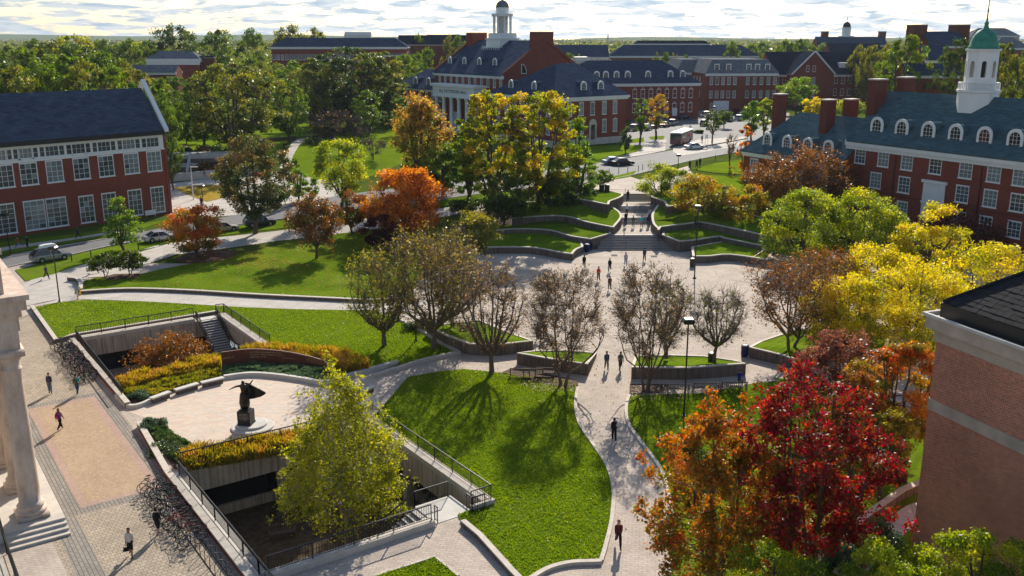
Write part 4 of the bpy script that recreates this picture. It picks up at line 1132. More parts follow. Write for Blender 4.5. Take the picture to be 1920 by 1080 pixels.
# ------------------------------------------------------------------ buildings
def lettering(body, size, parent, loc, mat, spacing=1.0, extrude=0.02):
    cu = bpy.data.curves.new('lettering', 'FONT'); cu.body = body; cu.size = size; cu.align_x = 'CENTER'; cu.align_y = 'CENTER'; cu.extrude = extrude; cu.space_character = spacing
    to = bpy.data.objects.new('lettering_source', cu); col.objects.link(to)
    dg = bpy.context.evaluated_depsgraph_get(); dg.update()
    me = bpy.data.meshes.new_from_object(to.evaluated_get(dg)); bpy.data.objects.remove(to); bpy.data.curves.remove(cu)
    me.materials.clear(); me.materials.append(mat)
    o = link('lettering', me, parent, loc); o.rotation_euler = (PI/2,0,0)
    return o
WC = {}
def window_mesh(w, h, nx, ny, style, panes):
    key = (round(w,2), round(h,2), nx, ny, style, panes)
    if key in WC: return WC[key]
    f = MB(); t = 0.09 if style != 'big' else 0.11
    fd0, fd1 = -0.03, 0.14
    f.box(-w/2, -w/2+t, fd0, fd1, 0, h); f.box(w/2-t, w/2, fd0, fd1, 0, h)
    f.box(-w/2+t, w/2-t, fd0, fd1, h-t, h); f.box(-w/2+t, w/2-t, fd0, fd1, 0, t)
    iw, ih = w-2*t, h-2*t; m = 0.035 if style != 'big' else 0.05
    if style == 'sash': f.box(-w/2+t, w/2-t, 0.03, 0.10, h*0.5-0.04, h*0.5+0.04)
    for k in range(1, nx):
        x = -w/2+t+iw*k/nx; f.box(x-m/2, x+m/2, 0.045, 0.095, t, h-t)
    for k in range(1, ny):
        if style == 'sash' and ny % 2 == 0 and k == ny//2: continue
        z = t+ih*k/ny; f.box(-w/2+t, w/2-t, 0.05, 0.09, z-m/2, z+m/2)
    f.box(-w/2-0.08, w/2+0.08, -0.10, 0.05, -0.12, -0.002)      # sill
    if style in ('sash','big'): f.box(-w/2-0.03, w/2+0.03, -0.04, 0.0, h+0.002, h+0.10)
    if style == 'key': pass
    fm = f.mesh('window', M['white'])
    if panes:
        g = MB(); g.add([(-iw/nx/2,0,0),(iw/nx/2,0,0),(iw/nx/2,0,ih/ny),(-iw/nx/2,0,ih/ny)], [(0,1,2,3)])
        gm = g.mesh('pane', M['glass_blind']); pos = [(-w/2+t+iw*(i+0.5)/nx, 0.075, t+ih*j/ny) for i in range(nx) for j in range(ny)]
        gm2 = g.mesh('pane', M['glass'])
    else:
        g = MB(); g.add([(-w/2,0,0),(w/2,0,0),(w/2,0,h),(-w/2,0,h)], [(0,1,2,3)])
        gm = g.mesh('pane', M['glass']); gm2 = g.mesh('pane', M['glass_blind']); pos = [(0, 0.085, 0)]
    WC[key] = (fm, gm, gm2, pos)
    return WC[key]
WR = random.Random(11)
def put_window(parent, loc, rz, w, h, nx=2, ny=2, style='plain', panes=False, dark=0.5, lintel=False):
    fm, gm, gm2, pos = window_mesh(w, h, nx, ny, style, panes)
    o = link('window', fm, parent, loc, rz)
    blind = WR.random() > dark
    for p in pos:
        link('pane', (gm2 if (blind != (panes and WR.random() < 0.08)) else gm), o, p)
    if lintel:
        k = MB(); k.box(-0.16,0.16,-0.12,0.02,h+0.05,h+0.62); k.box(-w/2-0.05,w/2+0.05,-0.04,0.01,h+0.105,h+0.18)
        if 'lint' not in WC: WC['lint'] = k.mesh('keystone', M['stone'])
        link('keystone', WC['lint'], o)
    return o
def facade(mb, p0, d, L, z0, z1, ops):
    """wall plane with real openings and reveals; d along the wall, left to right seen from outside"""
    p0 = V2(p0); d = V2(d).normalized(); n = Vector((d.y,-d.x))
    us = sorted({0.0, L} | {round(o[0],4) for o in ops} | {round(o[1],4) for o in ops})
    zs = sorted({z0, z1} | {round(o[2],4) for o in ops} | {round(o[3],4) for o in ops})
    us = [u for u in us if -1e-6 <= u <= L+1e-6]; zs = [z for z in zs if z0-1e-6 <= z <= z1+1e-6]
    def P(u, z, dp=0.0):
        q = p0+d*u-n*dp; return (q.x,q.y,z)
    for i in range(len(us)-1):
        run = None
        for j in range(len(zs)-1):
            uc, zc = (us[i]+us[i+1])/2, (zs[j]+zs[j+1])/2
            inside = any(o[0] < uc < o[1] and o[2] < zc < o[3] for o in ops)
            if not inside:
                if run is None: run = zs[j]
            if inside or j == len(zs)-2:
                if run is not None:
                    zt = zs[j] if inside else zs[j+1]
                    mb.add([P(us[i],run),P(us[i+1],run),P(us[i+1],zt),P(us[i],zt)], [(0,1,2,3)]); run = None
    for a,b,c,e in [o[:4] for o in ops]:
        r = 0.22
        mb.add([P(a,c),P(b,c),P(b,c,r),P(a,c,r),P(a,e),P(b,e),P(b,e,r),P(a,e,r)], [(0,1,2,3),(4,7,6,5),(0,3,7,4),(1,5,6,2)])
def roof_mesh(W, D, ze, rise, hipL, hipR, over, mats, ridge_y=None, back_rise=None, th=0.25, gable_over=0.0):
    """hip or gable roof, eaves along x; returns MB"""
    mb = MB(); o = over; ry = D/2 if ridge_y is None else ridge_y
    ox0 = -o if hipL else -gable_over; ox1 = W+o if hipR else W+gable_over
    s = rise/ry
    zl = ze - o*s*0.0
    a = (ox0,-o,zl); b = (ox1,-o,zl); c = (ox1,D+o,zl); d = (ox0,D+o,zl)
    r0 = (hipL if hipL else ox0, ry, ze+rise); r1 = (W-hipR if hipR else ox1, ry, ze+rise)
    mb.add([a,b,c,d,r0,r1], [(0,1,5,4),(2,3,4,5)]+([(1,2,5)] if hipR else [])+([(3,0,4)] if hipL else [])+([(3,2,1,0)] if hipL and hipR else []))
    if not (hipL and hipR): mb.add([(p[0],p[1],p[2]-0.22) for p in (a,b,c,d,r0,r1)], [(0,4,5,1),(2,5,4,3)]); mb.f += [(0,1,7,6),(2,3,9,8)]+([(1,5,11,7),(5,2,8,11)] if not hipR else [])+([(4,0,6,10),(3,4,10,9)] if not hipL else []); mb.m += [0]*(len(mb.f)-len(mb.m))
    return mb
def dormer_mesh(w, h, depth, kind, roofm):
    key = ('dormer', round(w,2), round(h,2), round(depth,1), kind, roofm.name)
    if key in WC: return WC[key]
    def prof(w, h):
        if kind == 'arch':
            r = w/2; pts = [(-w/2,0),(w/2,0),(w/2,h-r)]+[(r*math.cos(t),h-r+r*math.sin(t)) for t in [PI*k/10 for k in range(1,10)]]+[(-w/2,h-r)]
        elif kind == 'flat': pts = [(-w/2,0),(w/2,0),(w/2,h),(-w/2,h)]
        else: pts = [(-w/2,0),(w/2,0),(w/2,h*0.68),(0,h),(-w/2,h*0.68)]
        return pts
    body = MB(); p = prof(w, h); n = len(p)
    body.add([(x,0.02,z) for x,z in p]+[(x,depth,z) for x,z in p], [(i,(i+1)%n,n+(i+1)%n,n+i) for i in range(n)]+[tuple(range(n-1,-1,-1))])
    fr = MB(); po = prof(w+0.12,h+0.10); pi_ = prof(w*0.72,h*0.82); zs_ = 0.12
    pi_ = [(x,z+zs_) for x,z in pi_]
    vs = [(x,-0.06,z) for x,z in po]+[(x,-0.06,z) for x,z in pi_]+[(x,0.12,z) for x,z in po]+[(x,0.02,z) for x,z in pi_]
    fs = []
    for i in range(n):
        j = (i+1)%n; fs += [(i,j,n+j,n+i),(i,2*n+i,2*n+j,j),(n+i,n+j,3*n+j,3*n+i)]
    fr.add(vs, fs)
    ww = w*0.72
    for k in (1,2): x = -ww/2+ww*k/3; fr.box(x-0.02,x+0.02,-0.03,0.0,zs_,h*0.8)
    for k in (1,2,3): z = zs_+h*0.82*k/4; fr.box(-ww/2,ww/2,-0.03,0.0,z-0.02,z+0.02)
    pn = MB(); m = len(pi_); pn.add([(x,-0.005,z) for x,z in pi_], [tuple(range(m))])
    WC[key] = (body.mesh('dormer', roofm), fr.mesh('frame', M['white']), pn.mesh('pane', M['glass_dark']))
    return WC[key]
def building(name, label, O, ud, W, D, z0, ze, rise, roof='slate', wall='brick', hipL=0, hipR=0, over=0.5, front=(), left=(), right=(), back=(), cornice=0.5,
             holes=(), ridge_y=None, cat='building', plinth=0.0, gable_over=0.0, group=None, cornice_mat='white'):
    """front/left/right: lists of (u, z_bottom, w, h, nx, ny, style[, panes]) in local metres above z0"""
    u = V2(ud).normalized(); rz = math.atan2(u.y,u.x)
    t = thing(name, (O[0],O[1],z0), rz, label, cat, group)
    H = ze-z0
    mb = MB()
    sides = [('front',(0,0),(1,0),W,front),('right',(W,0),(0,1),D,right),('back',(W,D),(-1,0),W,back),('left',(0,D),(0,-1),D,left)]
    for nm, p0, d, L, wins in sides:
        ops = [(q[0]-q[2]/2, q[0]+q[2]/2, q[1], q[1]+q[3]) for q in wins]+([(q[0]-q[2]/2, q[0]+q[2]/2, q[1], q[1]+q[3]) for q in holes] if nm == 'front' else [])
        facade(mb, p0, d, L, -2.5, H, ops)
        for q in wins:
            loc = (p0[0]+d[0]*q[0], p0[1]+d[1]*q[0], q[1])
            put_window(t, loc, math.atan2(d[1],d[0]), q[2], q[3], q[4], q[5], q[6], q[7] if len(q) > 7 else False, q[8] if len(q) > 8 else 0.55, lintel=(len(q) > 9 and q[9]))
    ry = D/2 if ridge_y is None else ridge_y
    if rise:
        if not hipL: mb.add([(0,0,H),(0,ry,H+rise-0.05),(0,D,H)], [(0,1,2)])
        if not hipR: mb.add([(W,0,H),(W,D,H),(W,ry,H+rise-0.05)], [(0,1,2)])
    else:
        mb.add([(0,0,H-0.3),(W,0,H-0.3),(W,D,H-0.3),(0,D,H-0.3)], [(0,1,2,3)])
    mb.build('wall', M[wall], t)
    if rise: roof_mesh(W, D, H+0.02, rise, hipL, hipR, over, None, ridge_y, gable_over=gable_over).build('roof', M[roof], t)
    if cornice:
        c = MB(); o = over*0.85
        xo0 = o if hipL else 0.05; xo1 = o if hipR else 0.05
        c.box(-xo0, W+xo1, -o, 0.0-0.001, H-cornice, H); c.box(-xo0, W+xo1, D+0.001, D+o, H-cornice, H)
        if hipR: c.box(W+0.001, W+o, 0, D, H-cornice, H)
        if hipL: c.box(-o, -0.001, 0, D, H-cornice, H)
        c.box(-xo0*0.55-0.02, W+xo1*0.55+0.02, -o*0.5, -0.002, H-cornice*1.7, H-cornice-0.002)
        c.build('cornice', M[cornice_mat], t)
    if plinth:
        c = MB(); c.box(-0.08,W+0.08,-0.08,D+0.08,-2.5,plinth); c.build('plinth', M['stone'], t)
    t['H'] = H
    return t
def add_dormer(b, side, u, zb, w, h, kind, roofm, W, D, H, rise, ridge=None, hip=None):
    run = (ridge if ridge else D/2) if side in ('front','back') else hip
    s = rise/run
    yf = (zb-H)/s; depth = h/s+0.3
    bd, fr, pn = dormer_mesh(w, h, depth, kind, M[roofm])
    if side == 'front': loc, rz = (u, yf, zb), 0
    elif side == 'right': loc, rz = (W-yf, u, zb), PI/2
    elif side == 'left': loc, rz = (yf, u, zb), -PI/2
    o = link('dormer', bd, b, loc, rz); link('frame', fr, o); link('pane', pn, o)
def chimney(b, x, y, w, d, z0, z1, mat='brick_dark', cap=True):
    m = MB(); m.box(x-w/2,x+w/2,y-d/2,y+d/2,z0,z1); o = m.build('chimney', M[mat], b)
    if cap:
        m = MB(); m.box(x-w/2-0.1,x+w/2+0.1,y-d/2-0.1,y+d/2+0.1,z1+0.002,z1+0.2); m.build('cap', M['stone'], o)
def fo(O, ud, px, v, y):                    # same, for something y metres in from the facade
    d = V2(ud).normalized(); n = Vector((-d.y,d.x))*y
    return facade_u((O[0]+n.x,O[1]+n.y), ud, px, v)
def facade_u(O, ud, u, v=None, z=None):
    """distance along a facade line seen at photo column u (row v)"""
    d = V2(ud).normalized(); r = ray(u, v or 200); k = r[0]/r[1]
    # O.x + d.x t = k (O.y + d.y t)
    return (k*O[1]-O[0])/(d.x-k*d.y)
# ------------------------------------------------------------------ left brick library building
LU = Vector((0.656,0.755)).normalized()
LO = Vector((-56.4,152.9))-LU*60
def fu(O, ud, *us, v=250): return [facade_u(O, ud, u, v) for u in us]
wins = []
for px in (5,51,100,151,198,246,289,-45,-100):
    u = facade_u(LO, LU, px, 300); wins.append((u,7.2,2.5,3.2,3,4,'big',True,0.35))
for px in (65.5,107.5): wins.append((facade_u(LO,LU,px,400),0.55,3.05,4.3,3,6,'big',True,0.9))
for px in (162,205,254,296.5): wins.append((facade_u(LO,LU,px,380),0.5,2.3,4.1,3,5,'big',True,0.8))
wins.append((facade_u(LO,LU,8,400),0.55,3.0,4.3,3,6,'big',True,0.9))
wins = [q for q in wins if q[0] > 1]
# clerestory of alternating broad and narrow lights
cl = []
for px in (-60,-5,45,95,146,194,241,286):
    u = facade_u(LO,LU,px,270)
    cl.append((u,11.05,2.2,1.55,3,2,'plain',False,0.7))
cs = sorted(c[0] for c in cl)
for a, b in zip(cs[:-1], cs[1:]):
    for f in (0.36,0.64): cl.append((a+(b-a)*f,11.05,0.95,1.55,1,2,'plain',False,0.9))
LB = building('brick_building', 'long red brick building at the left with slate roof and white clerestory', LO, LU, 60, 10.4, 0, 13.7, 6.4, 'slate', 'brick', 0, 0, 0.7,
              front=wins, left=(), right=(), cornice=0, plinth=0.0, holes=cl)
m = MB()
facade(m, (cs[0]-6,-0.08), (1,0), 60.1-(cs[0]-6), 10.75, 12.95, [(q[0]-(cs[0]-6)-q[2]/2,q[0]-(cs[0]-6)+q[2]/2,q[1],q[1]+q[3]) for q in cl])
m.box(cs[0]-6,60.1,-0.16,-0.081,10.55,10.80); m.build('clerestory_band', M['white'], LB)
for q in cl: put_window(LB, (q[0],-0.08,q[1]), 0, q[2],q[3],q[4],q[5],'plain',False,q[8])
m = MB(); m.box(-1,60.2,-0.75,-0.05,12.97,13.6); m.build('gutter', M['metal_black'], LB)
m = MB()   # raised white gable parapet at the right end
rs = 6.4/5.2
m.add([(60.05,-0.8,13.4),(60.75,-0.8,13.4),(60.75,5.2,20.95),(60.05,5.2,20.95),(60.05,-0.8,13.9),(60.75,-0.8,13.9),(60.75,5.2,21.5),(60.05,5.2,21.5)],
      [(0,3,2,1),(4,5,6,7),(0,1,5,4),(1,2,6,5),(2,3,7,6),(3,0,4,7)])
m.add([(60.05,5.21,20.95),(60.75,5.21,20.95),(60.75,11.2,13.4),(60.05,11.2,13.4),(60.05,5.21,21.5),(60.75,5.21,21.5),(60.75,11.2,13.9),(60.05,11.2,13.9)],
      [(0,3,2,1),(4,5,6,7),(0,1,5,4),(1,2,6,5),(2,3,7,6),(3,0,4,7)])
m.build('parapet', M['white'], LB)
m = MB(); m.box(60.02,60.5,-0.1,10.5,-1,13.4); m.build('end_pier', M['brick'], LB)
sg = thing('name_board', (*gat(283,407)[:2],0), math.atan2(LU.y,LU.x), 'small white signboard on the grass against the brick building', 'sign')
m = MB(); m.box(-0.9,0.9,-0.06,0.06,0.35,1.15); m.build('board', M['white'], sg)
m = MB(); m.box(-0.8,-0.7,-0.05,0.05,-0.2,0.35); m.box(0.7,0.8,-0.05,0.05,-0.2,0.35); m.build('post', M['metal_grey'], sg)

# ------------------------------------------------------------------ domed hall across the street
HU = Vector((0.592,-0.806)).normalized(); HO = Vector((-21,261.7))
def hu(px, v=150): return facade_u(HO, HU, px, v)
fw = []
for px in (825,835,846,857,868,880,891,903,915,927,939): fw.append((hu(px,152),12.0,1.05,2.1,2,4,'sash',False,0.6))
for px in (825,922,935): fw.append((hu(px,185),7.3,1.05,2.6,2,4,'sash',False,0.6,True)); fw.append((hu(px,210),2.8,1.05,2.6,2,4,'sash',False,0.6,True))
hall = building('columned_hall', 'large red brick hall with white columned portico and domed cupola', HO, HU, 32.1, 25.6, 4, 19, 8.3, 'slate', 'brick', 0, 0, 0.7,
                front=fw, right=[(4.0,9.0,1.0,2.0,2,4,'sash')], gable_over=-0.3)
m = MB(); m.box(0,32.1,-0.18,-0.002,10.7,11.1); m.build('string_course', M['stone'], hall)
for px in (844,871,899,928): add_dormer(hall,'front',fo(HO,HU,px,120,3.0),16.9,1.7,2.1,'arch','slate',32.1,25.6,15,8.3)
# gable parapets and twin end chimneys
for x in (-0.25,32.1-0.35):
    m = MB(); s = 8.3/12.8
    for y0,y1 in ((-0.3,12.8),(12.81,25.9)):
        za = 15+(8.3*(y0/12.8) if y0 < 12 else 8.3)+0.02; zb = 15+(8.3 if y0 < 12 else -0.2)
        if y0 < 12: za = 14.9
        m.add([(x,y0,za),(x+0.6,y0,za),(x+0.6,y1,zb),(x,y1,zb),(x,y0,za+0.75),(x+0.6,y0,za+0.75),(x+0.6,y1,zb+0.75),(x,y1,zb+0.75)],
              [(0,3,2,1),(4,5,6,7),(0,1,5,4),(1,2,6,5),(2,3,7,6),(3,0,4,7)])
    m.build('parapet', M['brick'], hall)
chimney(hall, 1.6, 12.8, 2.6, 5.2, 18, 25.2, 'brick'); chimney(hall, 30.6, 12.8, 2.8, 5.4, 18, 25.3, 'brick')
for y in (5.4, 20.2):   # quarter-round lunette windows in the gable end
    m = MB(); pts = [(0,0)]+[(1.5*math.cos(t),2.3*math.sin(t)) for t in [PI/2*k/8 for k in range(9)]]
    sgn = 1 if y > 12 else -1
    m.add([(32.14,y-sgn*a,15.4+b) for a,b in pts], [tuple(range(len(pts)))[::-sgn]]); o = m.build('window', M['glass_dark'], hall)
    f = MB(); f.tube([(32.17,y-sgn*a,15.4+b) for a,b in pts+[pts[0]]], 0.10, 4); f.build('frame', M['white'], o)
# portico
pa, pb = hu(833,175), hu(911,175)
pm = MB(); pm.box(pa,pb,-3.6,-0.02,9.3,11.7); pm.box(pa-0.5,pb+0.5,-4.1,-0.02,11.7,12.35); pm.box(pa-0.2,pb+0.2,-3.75,-0.02,9.0,9.3)
pm.build('portico_entablature', M['white'], hall)
pm = MB(); pm.box(pa-0.4,pb+0.4,-4.4,-0.02,-2.5,0.8); pm.build('portico_floor', M['stone'], hall)
nc = 6
cmesh = MB(); cmesh.lathe([(0.72,0.8),(0.72,1.05),(0.58,1.15),(0.56,4),(0.47,8.4),(0.66,8.7),(0.70,9.0)], 14); cme = cmesh.mesh('column', M['white'], True)
for k in range(nc): link('column', cme, hall, (pa+0.75+(pb-pa-1.5)*k/(nc-1), -2.9, 0))
lettering('H.J. PATTERSON HALL', 1.15, hall, ((pa+pb)/2,-3.64,10.5), M['granite'], 1.15)
m = MB(); m.box(pa+4.5,pa+6.7,-0.1,0.0,0.8,5.0); m.build('entrance_door', M['white'], hall)
# cupola on the ridge
cu_u = fo(HO,HU,942,60,12.8)
kp = MB(); X, Y = cu_u, 12.8
kp.box(X-5,X-2.2,Y-4.4,Y-4.2,20.4,21.5); 
def bal_ring(b, x, y, hw, z, hh=1.0, mat='white', n=9, name='balustrade'):
    m = MB(); t = 0.12
    for s in (-1,1):
        m.box(x-hw,x+hw,y+s*hw-t/2,y+s*hw+t/2,z+hh-0.15,z+hh); m.box(x-hw,x+hw,y+s*hw-t/2,y+s*hw+t/2,z,z+0.12)
        m.box(x+s*hw-t/2,x+s*hw+t/2,y-hw,y+hw,z+hh-0.149,z+hh-0.001); m.box(x+s*hw-t/2,x+s*hw+t/2,y-hw,y+hw,z+0.001,z+0.119)
        for k in range(n+1):
            q = -hw+2*hw*k/n
            m.box(x+q-0.06,x+q+0.06,y+s*hw-0.05,y+s*hw+0.05,z+0.1,z+hh-0.1); m.box(x+s*hw-0.05,x+s*hw+0.05,y+q-0.06,y+q+0.06,z+0.1,z+hh-0.1)
    return m.build(name, M[mat], b)
bal_ring(hall, X, Y, 3.9, 20.6, 1.1)
m = MB(); m.box(X-3.9,X+3.9,Y-3.9,Y+3.9,18.5,20.6); m.box(X-3.1,X+3.1,Y-3.1,Y+3.1,20.6,23.6); m.box(X-3.3,X+3.3,Y-3.3,Y+3.3,23.6,23.9); m.box(X-2.7,X+2.7,Y-2.7,Y+2.7,23.9,25.2)
cup = m.build('cupola_base', M['white'], hall)
m = MB(); m.lathe([(1.5,25.2),(1.5,29.6)],8,(X,Y)); m.build('lantern_core', M['concrete_light'], cup)
m = MB()
for k in range(8):
    a = 2*PI*(k+0.5)/8; m.tube([(X+2.35*math.cos(a),Y+2.35*math.sin(a),25.2),(X+2.35*math.cos(a),Y+2.35*math.sin(a),29.4)],[0.24,0.20],8)
m.build('lantern_columns', M['white'], cup)
m = MB(); m.lathe([(2.75,29.4),(2.85,29.9),(2.9,30.1),(1.75,30.15),(1.7,31.4),(1.85,31.5),(1.85,31.65)],16,(X,Y)); m.build('lantern_cornice', M['white'], cup)
m = MB(); m.lathe([(1.75,31.65)]+[(1.75*math.cos(t),31.65+1.9*math.sin(t)) for t in [PI/2*k/8 for k in range(1,8)]]+[(0.16,33.6),(0.10,34.2),(0.02,34.8)],16,(X,Y)); m.build('dome', M['slate_pale'], cup, True)
# left wing
lo = HO-HU*24.8+Vector((0.806,0.592))*2.0
lw = [(facade_u(lo,HU,px,175),6.5,1.2,2.7,2,4,'sash',False,0.6) for px in (763,775,787,800,811)]+[(facade_u(lo,HU,px,200),2.0,1.2,2.6,2,4,'sash',False,0.6) for px in (763,775,787,800,811)]
wl = building('hall_wing', 'lower left wing of the columned hall with two white dormers', lo, HU, 24.7, 16, 4, 14.2, 5.0, 'slate', 'brick', 5, 0, 0.6, front=lw)
for px in (784,808): add_dormer(wl,'front',fo(lo,HU,px,145,2.0),10.9,2.2,2.2,'arch','slate',24.7,16,10.2,5.0)
# right wing
WU = Vector((0.806,0.592)).normalized(); WO = Vector((9.5,213.1))
rw = []
for px in (1068,1090,1111,1133,1153):
    rw.append((facade_u(WO,WU,px,205),6.8,1.35,2.9,3,6,'sash',False,0.6,True))
    if px != 1111: rw.append((facade_u(WO,WU,px,240),2.7,1.35,2.9,3,6,'sash',False,0.6,True))
    if px in (1090,1133,1153): rw.append((facade_u(WO,WU,px,262),0.2,1.3,0.9,2,1,'plain',False,0.9))
wr = building('hall_wing', 'right wing of the columned hall, hip roofed, its end facing the street', WO, WU, 21.7, 24.5, 4, 15, 7.2, 'slate', 'brick', 8.0, 8.0, 0.7, front=rw, ridge_y=9.5,
              left=[(3+3.2*k,6.8,1.35,2.9,3,6,'sash',False,0.6,True) for k in range(7)]+[(3+3.2*k,2.7,1.35,2.9,3,6,'sash',False,0.6,True) for k in range(7)],
              right=[(3+3.2*k,6.8,1.35,2.9,3,6,'sash',False,0.6) for k in range(6)]+[(3+3.2*k,2.7,1.35,2.9,3,6,'sash') for k in range(6)], plinth=1.5, cornice=0.55)
ud_ = facade_u(WO,WU,1111,250)
m = MB(); pts = [(-1.1,0),(1.1,0),(1.1,3.6)]+[(1.1*math.cos(t),3.6+1.1*math.sin(t)) for t in [PI*k/8 for k in range(1,8)]]+[(-1.1,3.6)]
m.add([(ud_+x,-0.14,1.2+z) for x,z in pts]+[(ud_+x,-0.001,1.2+z) for x,z in pts], [tuple(range(len(pts)))]+[(i,len(pts)+i,len(pts)+(i+1)%len(pts),(i+1)%len(pts)) for i in range(len(pts))])
d_ = m.build('arched_doorway', M['stone'], wr); m = MB(); m.box(ud_-0.6,ud_+0.6,-0.2,-0.141,1.2,4.6); m.build('door', M['glass_dark'], d_)
for px in (1093,1125): add_dormer(wr,'front',fo(WO,WU,px,165,1.6),12.0,1.7,2.3,'arch','slate',21.7,24.5,11,7.2,ridge=9.5)
for u in (9.0,18.0): add_dormer(wr,'left',u,12.0,1.7,2.3,'arch','slate',21.7,24.5,11,7.2,hip=8.0)
# ------------------------------------------------------------------ buildings beyond the street
def far_b(name, label, pxl, pxr, Y, ve, vr, D=18, roof='slate', wall='brick', hip=True, z0=4.0, skew=0.0, rows=(), npx=14, cornice=0.5, sty='plain', wsz=(1.2,2.0), hipw=None, left_rows=False, **k):
    r0, r1 = ray(pxl,ve), ray(pxr,ve)
    xl = Y*r0[0]/r0[1]; xr = Y*(1+skew)*r1[0]/r1[1]
    O = Vector((xl,Y)); B = Vector((xr,Y*(1+skew))); W = (B-O).length; ud = (B-O).normalized()
    ze = height_at(xl,Y,ve); zr = height_at(xl,Y+D/2,vr); rise = zr-ze
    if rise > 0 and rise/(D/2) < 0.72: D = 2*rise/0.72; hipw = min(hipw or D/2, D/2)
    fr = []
    for zb in rows:
        n = max(2,int((pxr-pxl)/npx))
        for i in range(n): fr.append((W*(i+0.5)/n, zb, wsz[0], wsz[1], 2, 2, sty, False, 0.6))
    rt = []
    if left_rows:
        for zb in rows:
            for i in range(max(1,int(D/3.2))): rt.append((1.6+3.2*i, zb, wsz[0], wsz[1], 2, 2, sty, False, 0.6))
        rt = [q for q in rt if q[0] < D-1]
    hw = (hipw or D/2) if hip else 0
    b = building(name, label, O, ud, W, D, z0, ze, max(0.0,rise), roof, wall, hw, hw, 0.5, front=fr, left=rt, right=rt, cornice=cornice, **k)
    return b, O, ud, W, ze-z0, rise
b,O,ud,W,H,rs_ = far_b('brick_building','dark roofed brick building behind the hall wing, with a row of arched dormers', 1060,1312,283,158,113,26,'slate','brick',True,skew=0.03,rows=(),hipw=13)
for (zb) in (2.2,6.4):
    for px in range(1190,1308,15):
        u = facade_u(O,ud,px,180)
        put_window(b,(u,-0.04,zb),0,1.3,2.6,2,4,'sash',False,0.5,lintel=True)
for px in (1119,1136,1156,1177,1215,1257,1280): add_dormer(b,'front',fo(O,ud,px,145,2.0),H+1.0,1.7,2.6,'arch','slate',W,26,H,rs_)
m = MB()
for k in range(3): m.box(3,17,9+k*1.2,9.1+k*1.2,H+rs_+0.0+k*0.2,H+rs_+0.1+k*0.2)
for k in range(12): m.box(3+k*1.25,3.1+k*1.25,9,9.1,H+rs_-2.0,H+rs_+0.3)
m.box(6,10,11,14,H+rs_-1,H+rs_+1.0)
m.build('roof_plant', M['metal_grey'], b)
m = MB(); m.box(W*0.80,W*0.80+1.5,-0.10,-0.02,1.0,3.4); m.build('door', M['white'], b)
# mansarded block
Ym = 326
r0 = ray(1323,138); r1 = ray(1462,138); xl, xr = Ym*r0[0]/r0[1], Ym*r1[0]/r1[1]
ze = height_at(xl,Ym,138)
wz = []
mo = Vector((xl,Ym)); mu = Vector((1,0.06)).normalized(); Wm = xr-xl
for px in (1334,1345,1356,1367,1378,1402,1415,1428,1441,1453):
    u = facade_u(mo,mu,px,150); wz += [(u,8.6,1.15,2.4,2,2,'plain',False,0.3),(u,4.2,1.15,2.4,2,2,'plain',False,0.3)]
for px in (1334,1412,1436): wz.append((facade_u(mo,mu,px,200),0.4,1.15,2.2,2,2,'plain',False,0.5))
mb_ = building('brick_building','brick block with pale grey mansard roof beyond the parked cars', mo, mu, Wm, 30, 4, ze, 0, 'slate_pale','brick',front=wz,
               left=[(3+4*k,8.6,1.15,2.4,2,2,'plain') for k in range(6)]+[(3+4*k,4.2,1.15,2.4,2,2,'plain') for k in range(6)])
def mansard(b, W, D, H, inset, rise, mat='slate_pale'):
    m = MB(); a = inset
    m.add([(-0.3,-0.3,H),(W+0.3,-0.3,H),(W+0.3,D+0.3,H),(-0.3,D+0.3,H),(a,a,H+rise),(W-a,a,H+rise),(W-a,D-a,H+rise),(a,D-a,H+rise)],
          [(0,1,5,4),(1,2,6,5),(2,3,7,6),(3,0,4,7),(4,5,6,7),(3,2,1,0)])
    return m.build('roof', M[mat], b)
mansard(mb_, Wm, 30, ze-4, 3.0, 4.6)
for px in (1345,1367,1405,1421,1440):
    u = facade_u(mo,mu,px,130); bd,fr,pn = dormer_mesh(1.7,2.2,2.2,'flat',M['slate_pale']); o = link('dormer',bd,mb_,(u,0.6,ze-4+0.9)); link('frame',fr,o); link('pane',pn,o)
m = MB(); m.box(facade_u(mo,mu,1337,205),facade_u(mo,mu,1366,205),-0.15,-0.02,0.0,3.2); m.build('loading_door', M['white'], mb_)
r0 = ray(1268,140); xl2 = 345*r0[0]/r0[1]; mo2 = Vector((xl2,345)); 
b2 = building('brick_building','far brick block with pale mansard roof left of the mansarded block', mo2, (1,0.05), 12.5, 25, 4, height_at(xl2,345,136), 0, front=[(1.5+3*k,zb,1.2,2.3,2,2,'plain') for k in range(4) for zb in (4,8.2)])
mansard(b2, 12.5, 25, height_at(xl2,345,136)-4, 2.6, 4.5)
